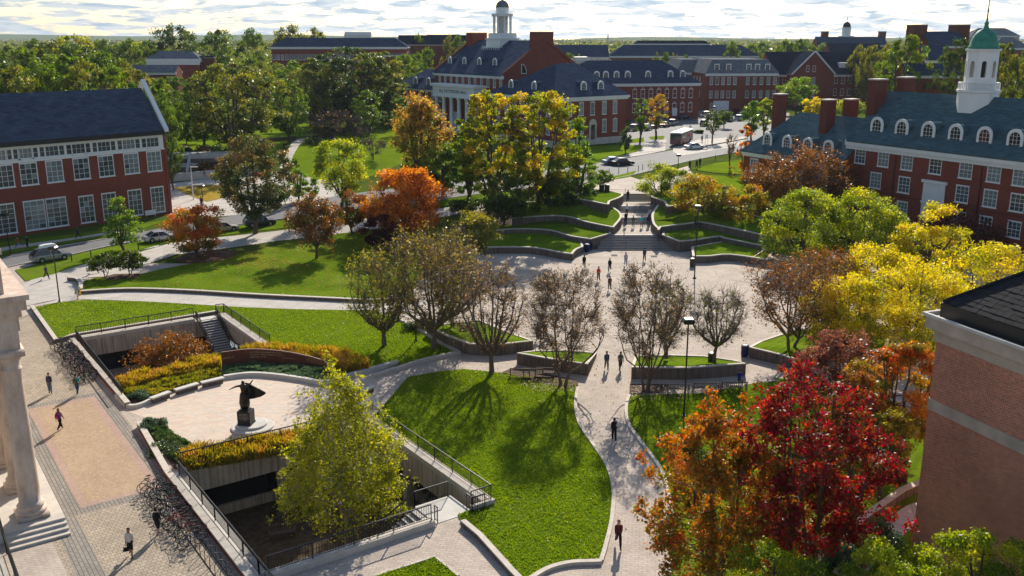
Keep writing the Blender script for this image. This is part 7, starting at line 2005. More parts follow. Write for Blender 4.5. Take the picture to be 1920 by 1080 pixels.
def hair_mesh(long_, dz, lean):
    k = (long_, round(dz,3), round(lean,2))
    if k not in HAIR:
        m = MB(); hy = lean*0.47
        n = 12; rings = [(0.0,1.768,0.0),(0.05,1.755,0.0),(0.083,1.72,0.0),(0.094,1.67,0.01),(0.093,1.62,0.03),(0.075,1.575,0.045)]
        if long_: rings += [(0.085,1.50,0.055),(0.09,1.42,0.06),(0.06,1.34,0.06)]
        vs = []
        for r,z,back in rings:
            for j in range(n):
                a = 2*PI*j/n; y = r*math.sin(a)*1.12; x = r*math.cos(a)
                if z < 1.70 and y < -0.02: y = -0.02+ (0 if z>1.6 else 0.05); 
                vs.append((x,y+hy+back*0.6,z-dz))
        fs = [(i*n+j,i*n+(j+1)%n,(i+1)*n+(j+1)%n,(i+1)*n+j) for i in range(len(rings)-1) for j in range(n)]
        fs.append(tuple(range((len(rings)-1)*n,len(rings)*n)))
        m.add(vs, fs); HAIR[k] = m.mesh('hair', cloth((0.02,0.014,0.01)), True)
    return HAIR[k]
def person(u, v, pose, heading, top, legs, label, skin='light', hair=(0.02,0.014,0.01), long_=False, bag=None, z=None, s=1.0, shoe=None, hat=None, prop=None):
    """heading in degrees: 0 walks towards the camera, 180 away, 90 to the right"""
    if z is None: x,y,zz_ = gat(u,v)
    else: (x,y),zz_ = at(u,v,z), z
    me, dz = pose_mesh(pose)
    t = thing('person',(x,y,zz_+0.01),R(heading),label,'person','people walking on campus')
    t.scale = (s,s,s)
    b = link('body', me, t)
    for i,mm in enumerate([cloth(top),cloth(legs),SK[skin],cloth(shoe) if shoe else M['rubber']]):
        b.material_slots[i].link = 'OBJECT'; b.material_slots[i].material = mm
    h = link('hair', hair_mesh(long_, dz, POSES[pose].get('lean',0)), t); h.material_slots[0].link = 'OBJECT'; h.material_slots[0].material = cloth(hat or hair)
    if bag:
        bt = thing('backpack',(x,y,zz_+0.01),R(heading),bag[1],'backpack'); bt.scale = (s,s,s)
        m = MB(); zc = 1.22-dz; hy = POSES[pose].get('lean',0)*0.3
        vs = []
        for (z_,w_,d_) in ((zc-0.24,0.11,0.10),(zc-0.20,0.15,0.15),(zc+0.05,0.15,0.16),(zc+0.18,0.12,0.13),(zc+0.22,0.06,0.09)):
            for sx,sy in ((-1,0),(1,0),(1,1),(-1,1)): vs.append((sx*w_,0.115+hy+(sy*d_),z_))
        fs = [(4*i+j,4*i+(j+1)%4,4*i+4+(j+1)%4,4*i+4+j) for i in range(4) for j in range(4)]+[(3,2,1,0),(16,17,18,19)]
        m.add(vs,fs); m.build('pack', cloth(bag[0]), bt)
        m = MB(); m.box(-0.09,0.09,0.255+hy,0.305+hy,zc-0.2,zc-0.02); m.build('pocket', cloth(tuple(min(1,c*1.8+0.02) for c in bag[0])), bt)
        for sx in (-1,1):
            m = MB(); m.tube([(0.09*sx,0.13+hy,zc+0.18),(0.11*sx,0.02+hy,zc+0.26),(0.11*sx,-0.13+hy,zc+0.12),(0.12*sx,-0.10+hy,zc-0.12),(0.11*sx,0.12+hy,zc-0.18)],0.014,5); m.build('strap', cloth(bag[0]), bt)
    return t
BK = (0.012,0.012,0.014); JN = (0.03,0.05,0.10); GY = (0.12,0.12,0.13); WH = (0.6,0.6,0.6); NV = (0.012,0.02,0.06)
person(95,738,'stand',0,(0.05,0.05,0.09),(0.10,0.14,0.20),'person in jeans holding a phone, facing us on the left walkway','light',z=0.02)
person(146,740,'slow',175,(0.02,0.32,0.40),(0.03,0.06,0.12),'person in turquoise shirt and jeans beside the upper bicycle rack','light',bag=((0.06,0.08,0.02),'olive and yellow backpack worn by the person in the turquoise shirt'),z=0.02)
person(114,807,'walk',170,(0.22,0.14,0.18),(0.012,0.012,0.018),'person with long auburn hair and dark leggings walking away on the buff paving','light',(0.16,0.05,0.03),True,bag=((0.16,0.01,0.12),'magenta backpack worn by the auburn haired person'),z=0.02)
person(297,1004,'skirt',170,BK,(0.014,0.014,0.016),'person in black top and shorts with bare legs beside the lower bicycle rack','light',(0.02,0.014,0.01),z=0.02)
person(246,1044,'skirt',10,(0.55,0.48,0.42),(0.014,0.014,0.016),'person in cream cardigan and black skirt near the bottom edge','tan',z=0.02)
pb = (*at(240,1044),0.02)
hb = thing('handbag',(pb[0]-0.02,pb[1]-0.12,0.42),0.3,'black handbag carried by the person in the cream cardigan','handbag')
m = MB(); m.add([(-0.16,-0.05,0),(0.16,-0.05,0),(0.16,0.05,0),(-0.16,0.05,0),(-0.11,-0.02,0.24),(0.11,-0.02,0.24),(0.11,0.02,0.24),(-0.11,0.02,0.24)],[(0,3,2,1),(4,5,6,7),(0,1,5,4),(1,2,6,5),(2,3,7,6),(3,0,4,7)]); m.build('bag', cloth(BK), hb)
m = MB(); m.tube([(-0.09,0,0.23),(-0.07,0,0.38),(0.07,0,0.38),(0.09,0,0.23)],0.012,5); m.build('strap', cloth(BK), hb)
person(1159,1027,'walk',0,(0.10,0.02,0.018),(0.014,0.014,0.02),'person with red hair and maroon jacket walking towards us on the brick walk','light',(0.18,0.035,0.02),True)
person(1151,827,'slow',178,BK,(0.014,0.014,0.018),'person dressed in black with a pale bag on the shoulder, halfway up the brick walk','tan')
tb = at(1155,800,1.25); tb = thing('tote_bag',(at(1151,827)[0]+0.27,at(1151,827)[1]+0.05,1.15),0.2,'white tote bag on the shoulder of the person in black','bag')
m = MB(); m.add([(-0.15,-0.08,0),(0.15,-0.08,0),(0.15,0.08,0),(-0.15,0.08,0),(-0.19,-0.1,0.28),(0.19,-0.1,0.28),(0.19,0.1,0.28),(-0.19,0.1,0.28)],[(0,3,2,1),(4,5,6,7),(0,1,5,4),(1,2,6,5),(2,3,7,6),(3,0,4,7)]); m.build('bag', cloth(WH), tb)
m = MB(); m.tube([(-0.1,0,0.27),(-0.2,0,0.36),(-0.1,0,0.40)],0.012,5); m.build('strap', cloth(WH), tb)
person(1137,695,'slow',5,(0.06,0.09,0.15),(0.20,0.17,0.10),'person in dark top left of a pair walking down between the planters','tan')
person(1163,695,'walk2',5,(0.12,0.10,0.11),(0.05,0.05,0.06),'person in grey sweater right of a pair walking down between the planters','dark')
person(1008,639,'walk',175,(0.10,0.05,0.035),(0.05,0.035,0.03),'person in brown coat, one of a pair left of the round twiggy tree','tan')
person(1021,636,'walk2',175,(0.035,0.03,0.03),(0.04,0.03,0.025),'person in dark coat, right one of the pair left of the round twiggy tree','tan')
person(1095,503,'walk',0,BK,(0.02,0.015,0.014),'person in black below the lowest left terrace','dark')
person(1143,510,'walk2',-12,(0.02,0.02,0.025),(0.03,0.03,0.04),'person in black jacket in the middle of the plaza','tan')
person(1173,499,'slow',0,(0.42,0.38,0.46),(0.30,0.28,0.36),'person in pale lilac clothes on the plaza','dark')
person(1208,490,'slow',180,(0.06,0.06,0.22),(0.03,0.03,0.035),'person in blue shirt at the foot of the big steps','light',bag=((0.02,0.02,0.06),'navy backpack worn by the person at the foot of the steps'))
person(1122,527,'slow',180,(0.55,0.05,0.03),(0.03,0.03,0.03),'person in red top half hidden behind the round twiggy tree','light')
person(1143,545,'walk',180,(0.14,0.07,0.05),(0.09,0.06,0.05),'person in brown walking up the plaza between the twiggy trees','tan')
for (u,v,z,lb,c,l,sk,hd) in [(1177,378,4.05,'person at the very top of the steps',(0.03,0.025,0.03),(0.03,0.03,0.035),'tan',180),
    (1175,404,2.36,'person in white shirt on the middle steps',(0.55,0.55,0.68),(0.04,0.04,0.05),'light',0),
    (1173,420,1.95,'person in navy just below the one in the white shirt',NV,(0.02,0.02,0.03),'tan',0),
    (1187,427,1.61,'person in grey top and jeans on the lower landing',(0.12,0.12,0.10),(0.14,0.16,0.2),'light',0),
    (1203,427,1.61,'person in turquoise top on the lower landing',(0.02,0.45,0.48),(0.30,0.20,0.16),'light',0),
    (1215,426,1.61,'person in dark clothes right of the turquoise top',(0.04,0.02,0.05),(0.10,0.09,0.12),'dark',0),
    (1218,412,2.1,'person with red cap beside the curved wall of the steps',(0.35,0.4,0.38),(0.05,0.05,0.06),'light',180)]:
    person(u,v,'slow' if u%2 else 'walk2',hd,c,l,lb,sk,z=z,hat=(0.45,0.02,0.02) if 'red cap' in lb else None)
person(88,524,'walk',60,(0.07,0.07,0.09),(0.02,0.02,0.025),'person in dark clothes striding below the silver car','tan')
person(178,512,'run',60,(0.06,0.012,0.012),BK,'person in shade hurrying past the clipped shrubs','tan')
person(266,500,'walk2',200,BK,(0.05,0.012,0.01),'person in black leaning forward right of the clipped shrubs','dark')
person(37,465,'run',-80,(0.35,0.05,0.03),(0.07,0.13,0.25),'person in red top and jeans running past the brick building','light')
person(52,466,'slow',10,(0.02,0.02,0.03),(0.02,0.02,0.03),'person in black standing by the brick building','tan')
person(147,448,'walk',-70,(0.02,0.03,0.03),BK,'person in dark clothes in the shade of the brick building','tan')
person(378,388,'stand',0,(0.10,0.02,0.015),BK,'person in maroon coat at the tip of the golden lawn','dark',bag=((0.08,0.015,0.012),'dark red backpack by the golden lawn'))
person(384,335,'walk',90,(0.015,0.015,0.015),(0.5,0.3,0.2),'person in black in front of the white wall','light')
person(534,300,'walk',180,(0.03,0.03,0.05),BK,'person walking up the shaded hall path','tan')
person(533,282,'slow',0,(0.02,0.02,0.04),BK,'person higher up on the shaded hall path','tan')
for (u,v,lb,c,hd) in [(1293,318,'person walking alone beside the street lawn',BK,0),(1306,316,'tallest of three people by the street lawn',(0.05,0.035,0.03),0),(1312,313,'person in dark coat, right of the trio by the street lawn',(0.04,0.03,0.03),-20),
    (1316,267,'person in shorts waiting by the kerb',(0.03,0.03,0.035),0),(1382,294,'person at the street by the brick wing, left one',(0.02,0.02,0.02),20),(1388,292,'person at the street by the brick wing, right one',(0.03,0.02,0.02),-20),(1367,289,'person in red shirt by the bare young tree',(0.5,0.06,0.03),0)]:
    person(u,v,'walk',hd,c,BK,lb,'tan')
# seated person in blue on the right bench
sp = at(1388,725); 
me_, dz_ = None, None
mbq, dzq = figure(stride=0.0)
def seated():
    V_ = [(0,0.1,0.50),(0,0.13,0.72),(0,0.05,0.95),(0,0.0,1.06),(0,-0.06,1.14),(0,-0.10,1.22),(0,-0.11,1.30),(0,-0.10,1.345),
          (0.1,0.06,0.5),(0.12,-0.34,0.52),(0.12,-0.36,0.10),(0.12,-0.48,0.06),(-0.1,0.06,0.5),(-0.12,-0.34,0.52),(-0.12,-0.36,0.10),(-0.12,-0.48,0.06),
          (0.18,0.0,1.02),(0.22,-0.12,0.80),(0.08,-0.32,0.72),(-0.18,0.0,1.02),(-0.22,-0.12,0.80),(-0.08,-0.32,0.72)]
    E_ = [(0,1),(1,2),(2,3),(3,4),(4,5),(5,6),(6,7),(0,8),(8,9),(9,10),(10,11),(0,12),(12,13),(13,14),(14,15),(3,16),(16,17),(17,18),(3,19),(19,20),(20,21)]
    Rd = [(0.14,0.11),(0.13,0.10),(0.15,0.11),(0.12,0.085),0.05,(0.075,0.085),(0.078,0.09),(0.055,0.06),0.09,0.07,0.045,0.035,0.09,0.07,0.045,0.035,0.06,0.045,0.032,0.06,0.045,0.032]
    vs, fs = skinned(V_, E_, Rd, 0)
    mt = []
    for f in fs:
        c = sum((Vector(vs[i]) for i in f), Vector())/len(f)
        mt.append(2 if c.z > 1.12 else (1 if c.z < 0.62 else 0))
    m = MB(); m.v, m.f, m.m = vs, fs, mt
    for s in (1,-1):
        for k in range(4): m.tube([(0.08*s-0.02+0.012*k,-0.33,0.72),(0.07*s-0.02+0.012*k,-0.40-0.01*(k%2),0.71)],[0.009,0.006],5,mi=2)
        m.tube([(0.08*s,-0.31,0.73),(0.05*s,-0.35,0.75)],[0.01,0.007],5,mi=2)
    m.tube([(0,-0.19,1.27),(0,-0.215,1.24)],[0.012,0.014],5,mi=2)
    return m
SEAT = seated().mesh('body',[cloth((0.03,0.03,0.25)),cloth(BK),SK['light']],True)
t = thing('person',(sp[0],sp[1]+0.35,0.0),R(0),'person in bright blue shirt sitting bent over on the right bench','person'); link('body',SEAT,t)
m = MB(); m.lathe([(0.085,1.27),(0.097,1.33),(0.07,1.39),(0.01,1.41)],10,(0,-0.09)); m.build('hair',cloth((0.02,0.014,0.01)),t,True)

# ------------------------------------------------------------------ statue on the round base (a plain cloaked bronze figure)
sx, sy = at(463,803)
sta = thing('statue',(sx,sy,0),R(-8),'bronze figure with outspread cape on a dark granite block and round stone steps','statue')
m = MB(); m.lathe([(1.55,0.0),(1.55,0.13),(1.48,0.16)],40,(0.35,0.25)); m.build('lower_disc',M['concrete_light'],sta)
m = MB(); m.lathe([(1.12,0.162),(1.12,0.29),(1.05,0.32)],40,(0.25,0.35)); m.build('upper_disc',M['concrete_light'],sta)
m = MB(); m.box(-0.56,0.42,-0.30,0.58,0.322,1.40); m.box(-0.60,0.46,-0.34,0.62,0.323,0.42); m.build('pedestal',M['granite'],sta)
m = MB()
for k,wd_ in enumerate((0.62,0.8,0.7,0.84,0.55)):
    m.box(-0.07-wd_/2,-0.07+wd_/2,-0.312,-0.302,1.22-0.11*k,1.245-0.11*k)
m.build('inscription',M['concrete'],sta)
POSES['statue'] = dict(stride=0.12,arms=(0,0),slim=1.15,custom={-1:((-0.42,-0.10,1.36),(-0.60,-0.30,1.30)),1:((0.40,-0.02,1.52),(0.60,-0.08,1.76))})
mbs, dzs = figure(**POSES['statue'])
for i in range(len(mbs.m)): mbs.m[i] = 0
fg = mbs.build('figure',M['bronze'],sta,True,loc=(-0.1,0.15,1.42)); fg.scale = (1.3,1.3,1.30)
m = MB(); n = 14; k_ = 9; vs = []
for j in range(k_+1):
    t_ = j/k_
    for i in range(n+1):
        a = i/n
        # cape from the left shoulder round the back, sweeping far out to the right
        x = -0.30+ a*(0.70+1.25*math.sin(t_*PI*0.62)) ; y = 0.20+0.22*math.sin(a*PI)+0.05*math.sin(a*16+t_*3)-0.1*a
        z = 1.88-t_*(1.35-0.42*a**1.3)+0.10*a
        if a > 0.75 and t_ > 0.5: z += (a-0.75)*1.2*(t_-0.5)
        vs.append((x,y,z))
fs = [(j*(n+1)+i,j*(n+1)+i+1,(j+1)*(n+1)+i+1,(j+1)*(n+1)+i) for j in range(k_) for i in range(n)]
b0 = len(vs); vs2 = [(x,y+0.05,z) for x,y,z in vs]
m.add(vs+vs2, fs+[tuple(b0+i for i in f[::-1]) for f in fs]+[(i,i+1,b0+i+1,b0+i) for i in range(n)]+[(k_*(n+1)+i+1,k_*(n+1)+i,b0+k_*(n+1)+i,b0+k_*(n+1)+i+1) for i in range(n)]+[(j*(n+1)+n,(j+1)*(n+1)+n,b0+(j+1)*(n+1)+n,b0+j*(n+1)+n) for j in range(k_)])
m.build('cape',M['bronze'],sta,True,loc=(-0.1,0.15,1.45))
m = MB(); m.lathe([(0.34,0),(0.40,0.35),(0.33,0.9),(0.26,1.15)],12,(0,0)); 
m.build('coat',M['bronze'],sta,True,loc=(-0.1,0.17,1.60))
m = MB(); m.box(-0.45,0.25,-0.2,0.45,1.42,1.50); m.box(-0.30,0.05,0.1,0.3,1.50,1.72); m.build('base_drapery',M['bronze'],sta)

# rusted steel quotation wall, curved
cw = smooth_line([at(*p) for p in [(417,694),(470,683),(530,682),(575,686),(615,694)]],5)
hh_ = 1.65
m = MB(); n = len(cw); vs = []
for p in cw:
    vs += [(p.x,p.y,0.0),(p.x,p.y,hh_)]
c0 = cw[0]; vs = [(x-c0.x,y-c0.y,z) for x,y,z in vs]
bk = [(x,y+0.14,z) for x,y,z in vs]
hts = [1.0-0.55*(i/(n-1)) for i in range(n)]
vs = [(x,y,z*hts[i//2]) for i,(x,y,z) in enumerate(vs)]; bk = [(x,y,z*hts[i//2]) for i,(x,y,z) in enumerate(bk)]
fs = []
for i in range(n-1):
    a = 2*i; fs += [(a,a+2,a+3,a+1),(2*n+a+1,2*n+a+3,2*n+a+2,2*n+a),(a+1,a+3,2*n+a+3,2*n+a+1)]
fs += [(1,2*n+1,2*n,0),(2*n-2,4*n-2,4*n-1,2*n-1)]
m.add(vs+bk,fs); me = m.mesh('inscribed_wall',M['corten']); uv = me.uv_layers.new(name='UVMap')
for lp in me.loops:
    i = lp.vertex_index % (2*n); uv.data[lp.index].uv = ((i//2)/(n-1), i%2)
o = link('inscribed_wall',me,None,(c0.x,c0.y,0)); tag(o,'curved rusted steel wall with rows of pale quotations beside the terrace','wall')

# ------------------------------------------------------------------ lamps, bollards, bins, benches
def lamp_mesh_set(H):
    pole = MB(); pole.tube([(0,0,0),(0,0,0.5),(0,0,H)],[0.11,0.075,0.055],8)
    head = MB(); head.add([(-0.36,-0.36,H),(0.36,-0.36,H),(0.36,0.36,H),(-0.36,0.36,H),(-0.42,-0.42,H+0.28),(0.42,-0.42,H+0.28),(0.42,0.42,H+0.28),(-0.42,0.42,H+0.28),(-0.30,-0.30,H+0.38),(0.30,-0.30,H+0.38),(0.30,0.30,H+0.38),(-0.30,0.30,H+0.38)],
        [(0,3,2,1),(0,1,5,4),(1,2,6,5),(2,3,7,6),(3,0,4,7),(4,5,9,8),(5,6,10,9),(6,7,11,10),(7,4,8,11),(8,9,10,11)])
    base = MB(); base.lathe([(0.22,-0.05),(0.22,0.08),(0.12,0.18)],10)
    return pole, head, base
def lamp(u, vb, vt, label, z=None, name='street_lamp', mat='metal_black', slim=1.0):
    if z is None: x,y,zz_ = gat(u,vb)
    else: (x,y),zz_ = at(u,vb,z), z
    H = height_at(x,y,vt)-zz_-0.38
    t = thing(name,(x,y,zz_),0,label,'lamp post','lamp posts of the campus')
    a,b,c = lamp_mesh_set(H)
    a.build('pole',M[mat],t); b.build('lamp_head',M[mat],t).scale = (1,1,1); c.build('base',M[mat],t)
    g = MB(); g.box(-0.28,0.28,-0.28,0.28,H-0.03,H-0.002); g.build('lens',M['concrete_light'],t)
for u,vb,vt,lb,z in [(112,567,462,'black lamp post by the corner of the court lawn',None),(1282,782,597,'tall black lamp post in front of the right planter',None),(1565,632,563,'black lamp post against the yellow trees',0.8),
    (1302,522,473,'black lamp post at the right end of the plaza steps',None) ,(1304,420,384,'black lamp post on the right terrace',2.6),(1271,320,289,'black lamp post on the near side of the street',None),
    (1337,245,199,'black lamp post among the parked cars',None),(594,331,300,'black lamp post on the hall lawn',None),(532,322,283,'black lamp post on the shaded hall path',None),(562,256,228,'lamp post on the far lawn',None),
    (742,480,444,'lamp post beside the orange maple',None),(381,385,347,'black lamp post at the golden lawn',None),(206,404,350,'black lamp post against the brick building, beside the sapling',None),(17,462,400,'black lamp post at the far left before the big windows',None),
    (780,640,560,'black lamp post among the bronze trees left of the plaza',None)]:
    if u == 1302:
        lamp(1302,522,385,lb,z)
    else: lamp(u,vb,vt,lb,z)
for u,vb,vt,lb in [(318,354,297,'tall pale pole at the edge of the golden lawn'),(363,375,313,'tall pale pole with short arm on the golden lawn')]:
    x,y,z = gat(u,vb); H = height_at(x,y,vt)-z; t = thing('light_pole',(x,y,z),0,lb,'lamp post')
    m = MB(); m.tube([(0,0,-0.1),(0,0,H)],[0.12,0.07],8); m.build('pole',M['white'],t); m = MB(); m.box(-0.1,1.2,-0.12,0.12,H-0.05,H+0.05); m.build('arm',M['white'],t)
def bollard(u,v,h,r,mat,label,group,z=None):
    x,y,zz_ = gat(u,v); t = thing('bollard',(x,y,zz_),0,label,'bollard',group)
    m = MB(); m.lathe([(r,-0.05),(r,h-0.05),(r*0.8,h)],10); m.build('post',M[mat],t)
    m = MB(); m.lathe([(r*1.5,0.0),(r*1.5,0.05),(r,0.07)],10); m.build('base',M[mat],t)
bollard(146,561,1.05,0.075,'yellow','yellow bollard in front of the curved wall end, nearer one','yellow bollards')
bollard(151,554,1.05,0.075,'yellow','yellow bollard in front of the curved wall end, farther one','yellow bollards')
bollard(37,590,1.05,0.075,'yellow','yellow bollard beside the stone cornice at the left edge','yellow bollards')
for i,(u,v) in enumerate([(84,482),(135,491),(171,484),(260,470),(20,476),(300,461)]):
    bollard(u,v,1.1,0.07,'metal_black','thin black post on the verge along the left street','black posts by the left street')
for i,(u,v) in enumerate([(1112,332),(1142,327),(1160,325),(1177,323),(1197,321),(1205,318),(1098,334),(1341,300)]):
    bollard(u,v,1.1,0.06,'metal_black','thin black post on the verge where the street passes the hall wing','black posts by the upper street')
def bin_(u,v,mat,label,z=None,s=1.0):
    if z is None: x,y,zz_ = gat(u,v)
    else: (x,y),zz_ = at(u,v,z), z
    t = thing('trash_bin',(x,y,zz_),0,label,'trash bin'); t.scale = (s,s,s)
    m = MB(); m.lathe([(0.29,0),(0.33,0.1),(0.35,0.95),(0.32,1.0)],14); m.build('body',M[mat],t)
    m = MB(); m.lathe([(0.36,1.0),(0.37,1.06),(0.22,1.12),(0.2,1.10)],14); m.build('lid',M[mat if mat != 'bin_blue' else 'bin_blue'],t)
bin_(1396,668,'bin_blue','tall dark blue bin at the tip of the pointed bed')
bin_(1334,683,'metal_black','dark ribbed bin behind the nearly bare tree')
bin_(1298,500,'metal_black','black bin at the right end of the steps beside the lamp post')
bin_(1100,472,'bin_blue','blue recycling bin left of the steps, front one'); bin_(1106,469,'bin_blue','blue recycling bin left of the steps, rear one')
bin_(1128,361,'metal_black','left one of two black bins on the top terrace',4.1,1.2); bin_(1138,361,'metal_black','right one of two black bins on the top terrace',4.1,1.2)
def bench(x,y,z,rz,label,w_=1.8,group=None,back=True):
    t = thing('park_bench',(x,y,z),rz,label,'bench',group)
    for k in range(4):
        m = MB(); m.box(-w_/2,w_/2,-0.22+0.12*k,-0.13+0.12*k,0.43,0.46); m.build('seat_slat',M['wood'],t)
    if back:
        m = MB(); m.box(-w_/2,w_/2,0.24,0.28,0.86,0.93); m.box(-w_/2,w_/2,0.24,0.28,0.52,0.56); m.build('back_rail',M['wood'],t)
        for k in range(13):
            xx = -w_/2+0.08+(w_-0.16)*k/12; m = MB(); m.box(xx-0.02,xx+0.02,0.25,0.27,0.56,0.86); m.build('back_slat',M['wood'],t)
    for s in (-1,1):
        m = MB(); x_ = s*(w_/2-0.03)
        m.box(x_-0.03,x_+0.03,-0.24,-0.18,0,0.62); m.box(x_-0.03,x_+0.03,0.22,0.28,0,0.93 if back else 0.43); m.box(x_-0.035,x_+0.035,-0.26,0.22,0.62,0.66); m.build('side_frame',M['wood'],t)
    return t
for u,v,lb in [(1267,738,'left one of three slatted benches facing the right planter'),(1323,736,'middle one of three slatted benches facing the right planter'),(1375,734,'right one of three slatted benches, with a person on it')]:
    x,y = at(u,v); bench(x,y,0,PI if 'x' in lb and False else PI*0+R(180),lb,2.1)
for u,v,lb in [(975,708,'slatted bench left of the flared tree shadow'),(1000,708,'slatted bench in the shade of the left planter'),(1022,706,'low slatted bench below the left planter')]:
    x,y = at(u,v); bench(x,y,0,R(175),lb,1.7)
x,y = at(530,1008,-4.6); bench(x,y,-4.6,R(20),'pale bench on the floor of the large court',1.8)
# stone benches on the terrace rim
def stone_bench(a, b, label, wd=0.5, h=0.5, z=0.0):
    A_, B_ = V2(a), V2(b); d = B_-A_; t = thing('stone_bench',(A_.x,A_.y,z),math.atan2(d.y,d.x),label,'bench'); L = d.length
    m = MB(); m.box(0,L,-wd/2,wd/2,h-0.12,h); m.build('seat',M['concrete_light'],t)
    m = MB(); m.box(0.12,L-0.12,-wd/2+0.1,wd/2-0.05,-0.02,h-0.122); m.build('support',M['wallstone'],t)
for a,b,lb in [((284,757),(319,744),'stone bench on the terrace, nearest the walkway'),((329,741),(372,728),'stone bench on the terrace, middle of three'),((378,727),(420,717),'stone bench on the terrace, nearest the rusted wall')]:
    stone_bench(at(*a),at(*b),lb)
stone_bench(at(640,775),at(668,752),'stone bench half hidden by the birch, lower one'); stone_bench(at(672,748),at(700,733),'stone bench half hidden by the birch, upper one')

# ------------------------------------------------------------------ bicycles and racks
def bicycle():
    t = thing('bicycle',(0,0,0),0,'bicycle','bicycle')
    m = MB()
    for x in (-0.52,0.52):
        w_ = MB(); n = 20; vs = []; fs = []
        for i in range(n):
            a = 2*PI*i/n
            for j in range(4):
                b = 2*PI*j/4; r = 0.335+0.022*math.cos(b); vs.append((r*math.cos(a),0.022*math.sin(b),0.355+r*math.sin(a)))
        for i in range(n):
            for j in range(4): fs.append((4*i+j,4*((i+1)%n)+j,4*((i+1)%n)+(j+1)%4,4*i+(j+1)%4))
        w_.add(vs,fs); wo_ = w_.build('wheel',M['rubber'],t,loc=(x,0,0))
        s = MB()
        for k in range(8): a = PI*2*k/8; s.tube([(0,0.02*(-1)**k,0.355),(0.32*math.cos(a),0,0.355+0.32*math.sin(a))],0.0045,3,cap=False)
        s.tube([(0,-0.05,0.355),(0,0.05,0.355)],0.02,6); s.build('spokes',M['metal_grey'],wo_)
    f = MB(); bb = (-0.08,0,0.30); st_ = (-0.22,0,0.80); hd_ = (0.36,0,0.82); hl = (0.39,0,0.70); rr = (-0.52,0,0.355); fr_ = (0.52,0,0.355)
    for a,b in ((bb,st_),(st_,hd_),(bb,hl),(rr,bb),(rr,(-0.20,0,0.74)),(hd_,fr_),(hl,hd_)): f.tube([a,b],0.017,5)
    f.build('frame',cloth((0.05,0.05,0.06),0.4),t)
    s = MB(); s.tube([(-0.22,0,0.78),(-0.24,0,0.93)],0.014,5); s.box(-0.37,-0.10,-0.06,0.06,0.92,0.97); s.build('saddle',M['rubber'],t)
    h = MB(); h.tube([(0.36,0,0.82),(0.34,0,0.98)],0.014,5); h.tube([(0.28,-0.28,0.99),(0.34,-0.1,0.99),(0.34,0.1,0.99),(0.28,0.28,0.99)],0.014,5); h.build('handlebar',M['metal_black'],t)
    c = MB(); c.lathe([(0.09,-0.01),(0.09,0.01)],10); c.M = None
    cr = MB(); cr.tube([(-0.08,-0.08,0.30),(-0.08,0.08,0.30)],0.03,8); cr.tube([(-0.08,0.08,0.30),(0.02,0.10,0.16)],0.012,4); cr.tube([(-0.08,-0.08,0.30),(-0.18,-0.10,0.44)],0.012,4); cr.build('crank',M['metal_grey'],t)
    return t
proto = bicycle(); first = True
BC = [(0.03,0.03,0.035),(0.05,0.06,0.09),(0.25,0.02,0.02),(0.02,0.05,0.15),(0.3,0.3,0.32),(0.12,0.12,0.12),(0.04,0.10,0.05),(0.10,0.02,0.02)]
rb_ = random.Random(21)
def bikes(a, b, n, label, group, offs=1.55):
    global first
    A_, B_ = V2(a), V2(b); d = (B_-A_).normalized(); perp = Vector((d.y,-d.x)); perp = perp if perp.x < 0 else -perp
    for k in range(n):
        p = A_.lerp(B_, (k+0.5)/n)+perp*(offs+rb_.uniform(-0.25,0.25))+d*rb_.uniform(-0.08,0.08)
        o = proto if first else copy_tree(proto); first = False
        flip = 0 if rb_.random() < 0.6 else PI
        o.location = (p.x,p.y,0.02); o.rotation_euler = (rb_.uniform(-0.12,0.12),0,math.atan2(perp.y,perp.x)+flip+rb_.uniform(-0.22,0.22))
        o['label'] = label; o['group'] = group; o['category'] = 'bicycle'
        for ch in o.children:
            if ch.name.startswith('frame'):
                ch.material_slots[0].link = 'OBJECT'; ch.material_slots[0].material = cloth(rb_.choice(BC),0.4)
bikes(A1+e1*0.8-e2*0.9, A1+e1*12.5-e2*0.9, 28, 'bicycle parked in the crowded upper rack beside the smaller court','bicycles in the upper rack',1.0)
bikes(A2+e1*1.2-e2*1.2, A2+e1*10.2-e2*1.2, 25, 'bicycle parked in the crowded lower rack beside the large court','bicycles in the lower rack',1.1)
def rack(a, b, n, label):
    A_, B_ = V2(a), V2(b); d = B_-A_; t = thing('bike_rack',(A_.x,A_.y,0),math.atan2(d.y,d.x),label,'bike rack'); L = d.length
    for k in range(n):
        x = L*(k+0.5)/n; m = MB(); h = 0.95; w_ = 0.30
        m.tube([(x,-w_,0),(x,-w_,h-0.3)]+[(x,-w_*math.cos(q),h-0.3+0.3*math.sin(q)) for q in [PI*j/6 for j in range(1,6)]]+[(x,w_,h-0.3),(x,w_,0)],0.025,6); m.build('hoop',M['metal_black'],t)
    m = MB(); m.tube([(0,-0.3,0.03),(L,-0.3,0.03)],0.03,4); m.tube([(0,0.3,0.03),(L,0.3,0.03)],0.03,4); m.build('rail',M['metal_black'],t)
rack(A2+e1*1.3-e2*2.1, A2+e1*16-e2*2.1, 17, 'row of black hoops holding the lower bicycles, its near end empty')
rack(A1+e1*1.0-e2*1.8, A1+e1*12.6-e2*1.8, 12, 'row of black hoops holding the upper bicycles')

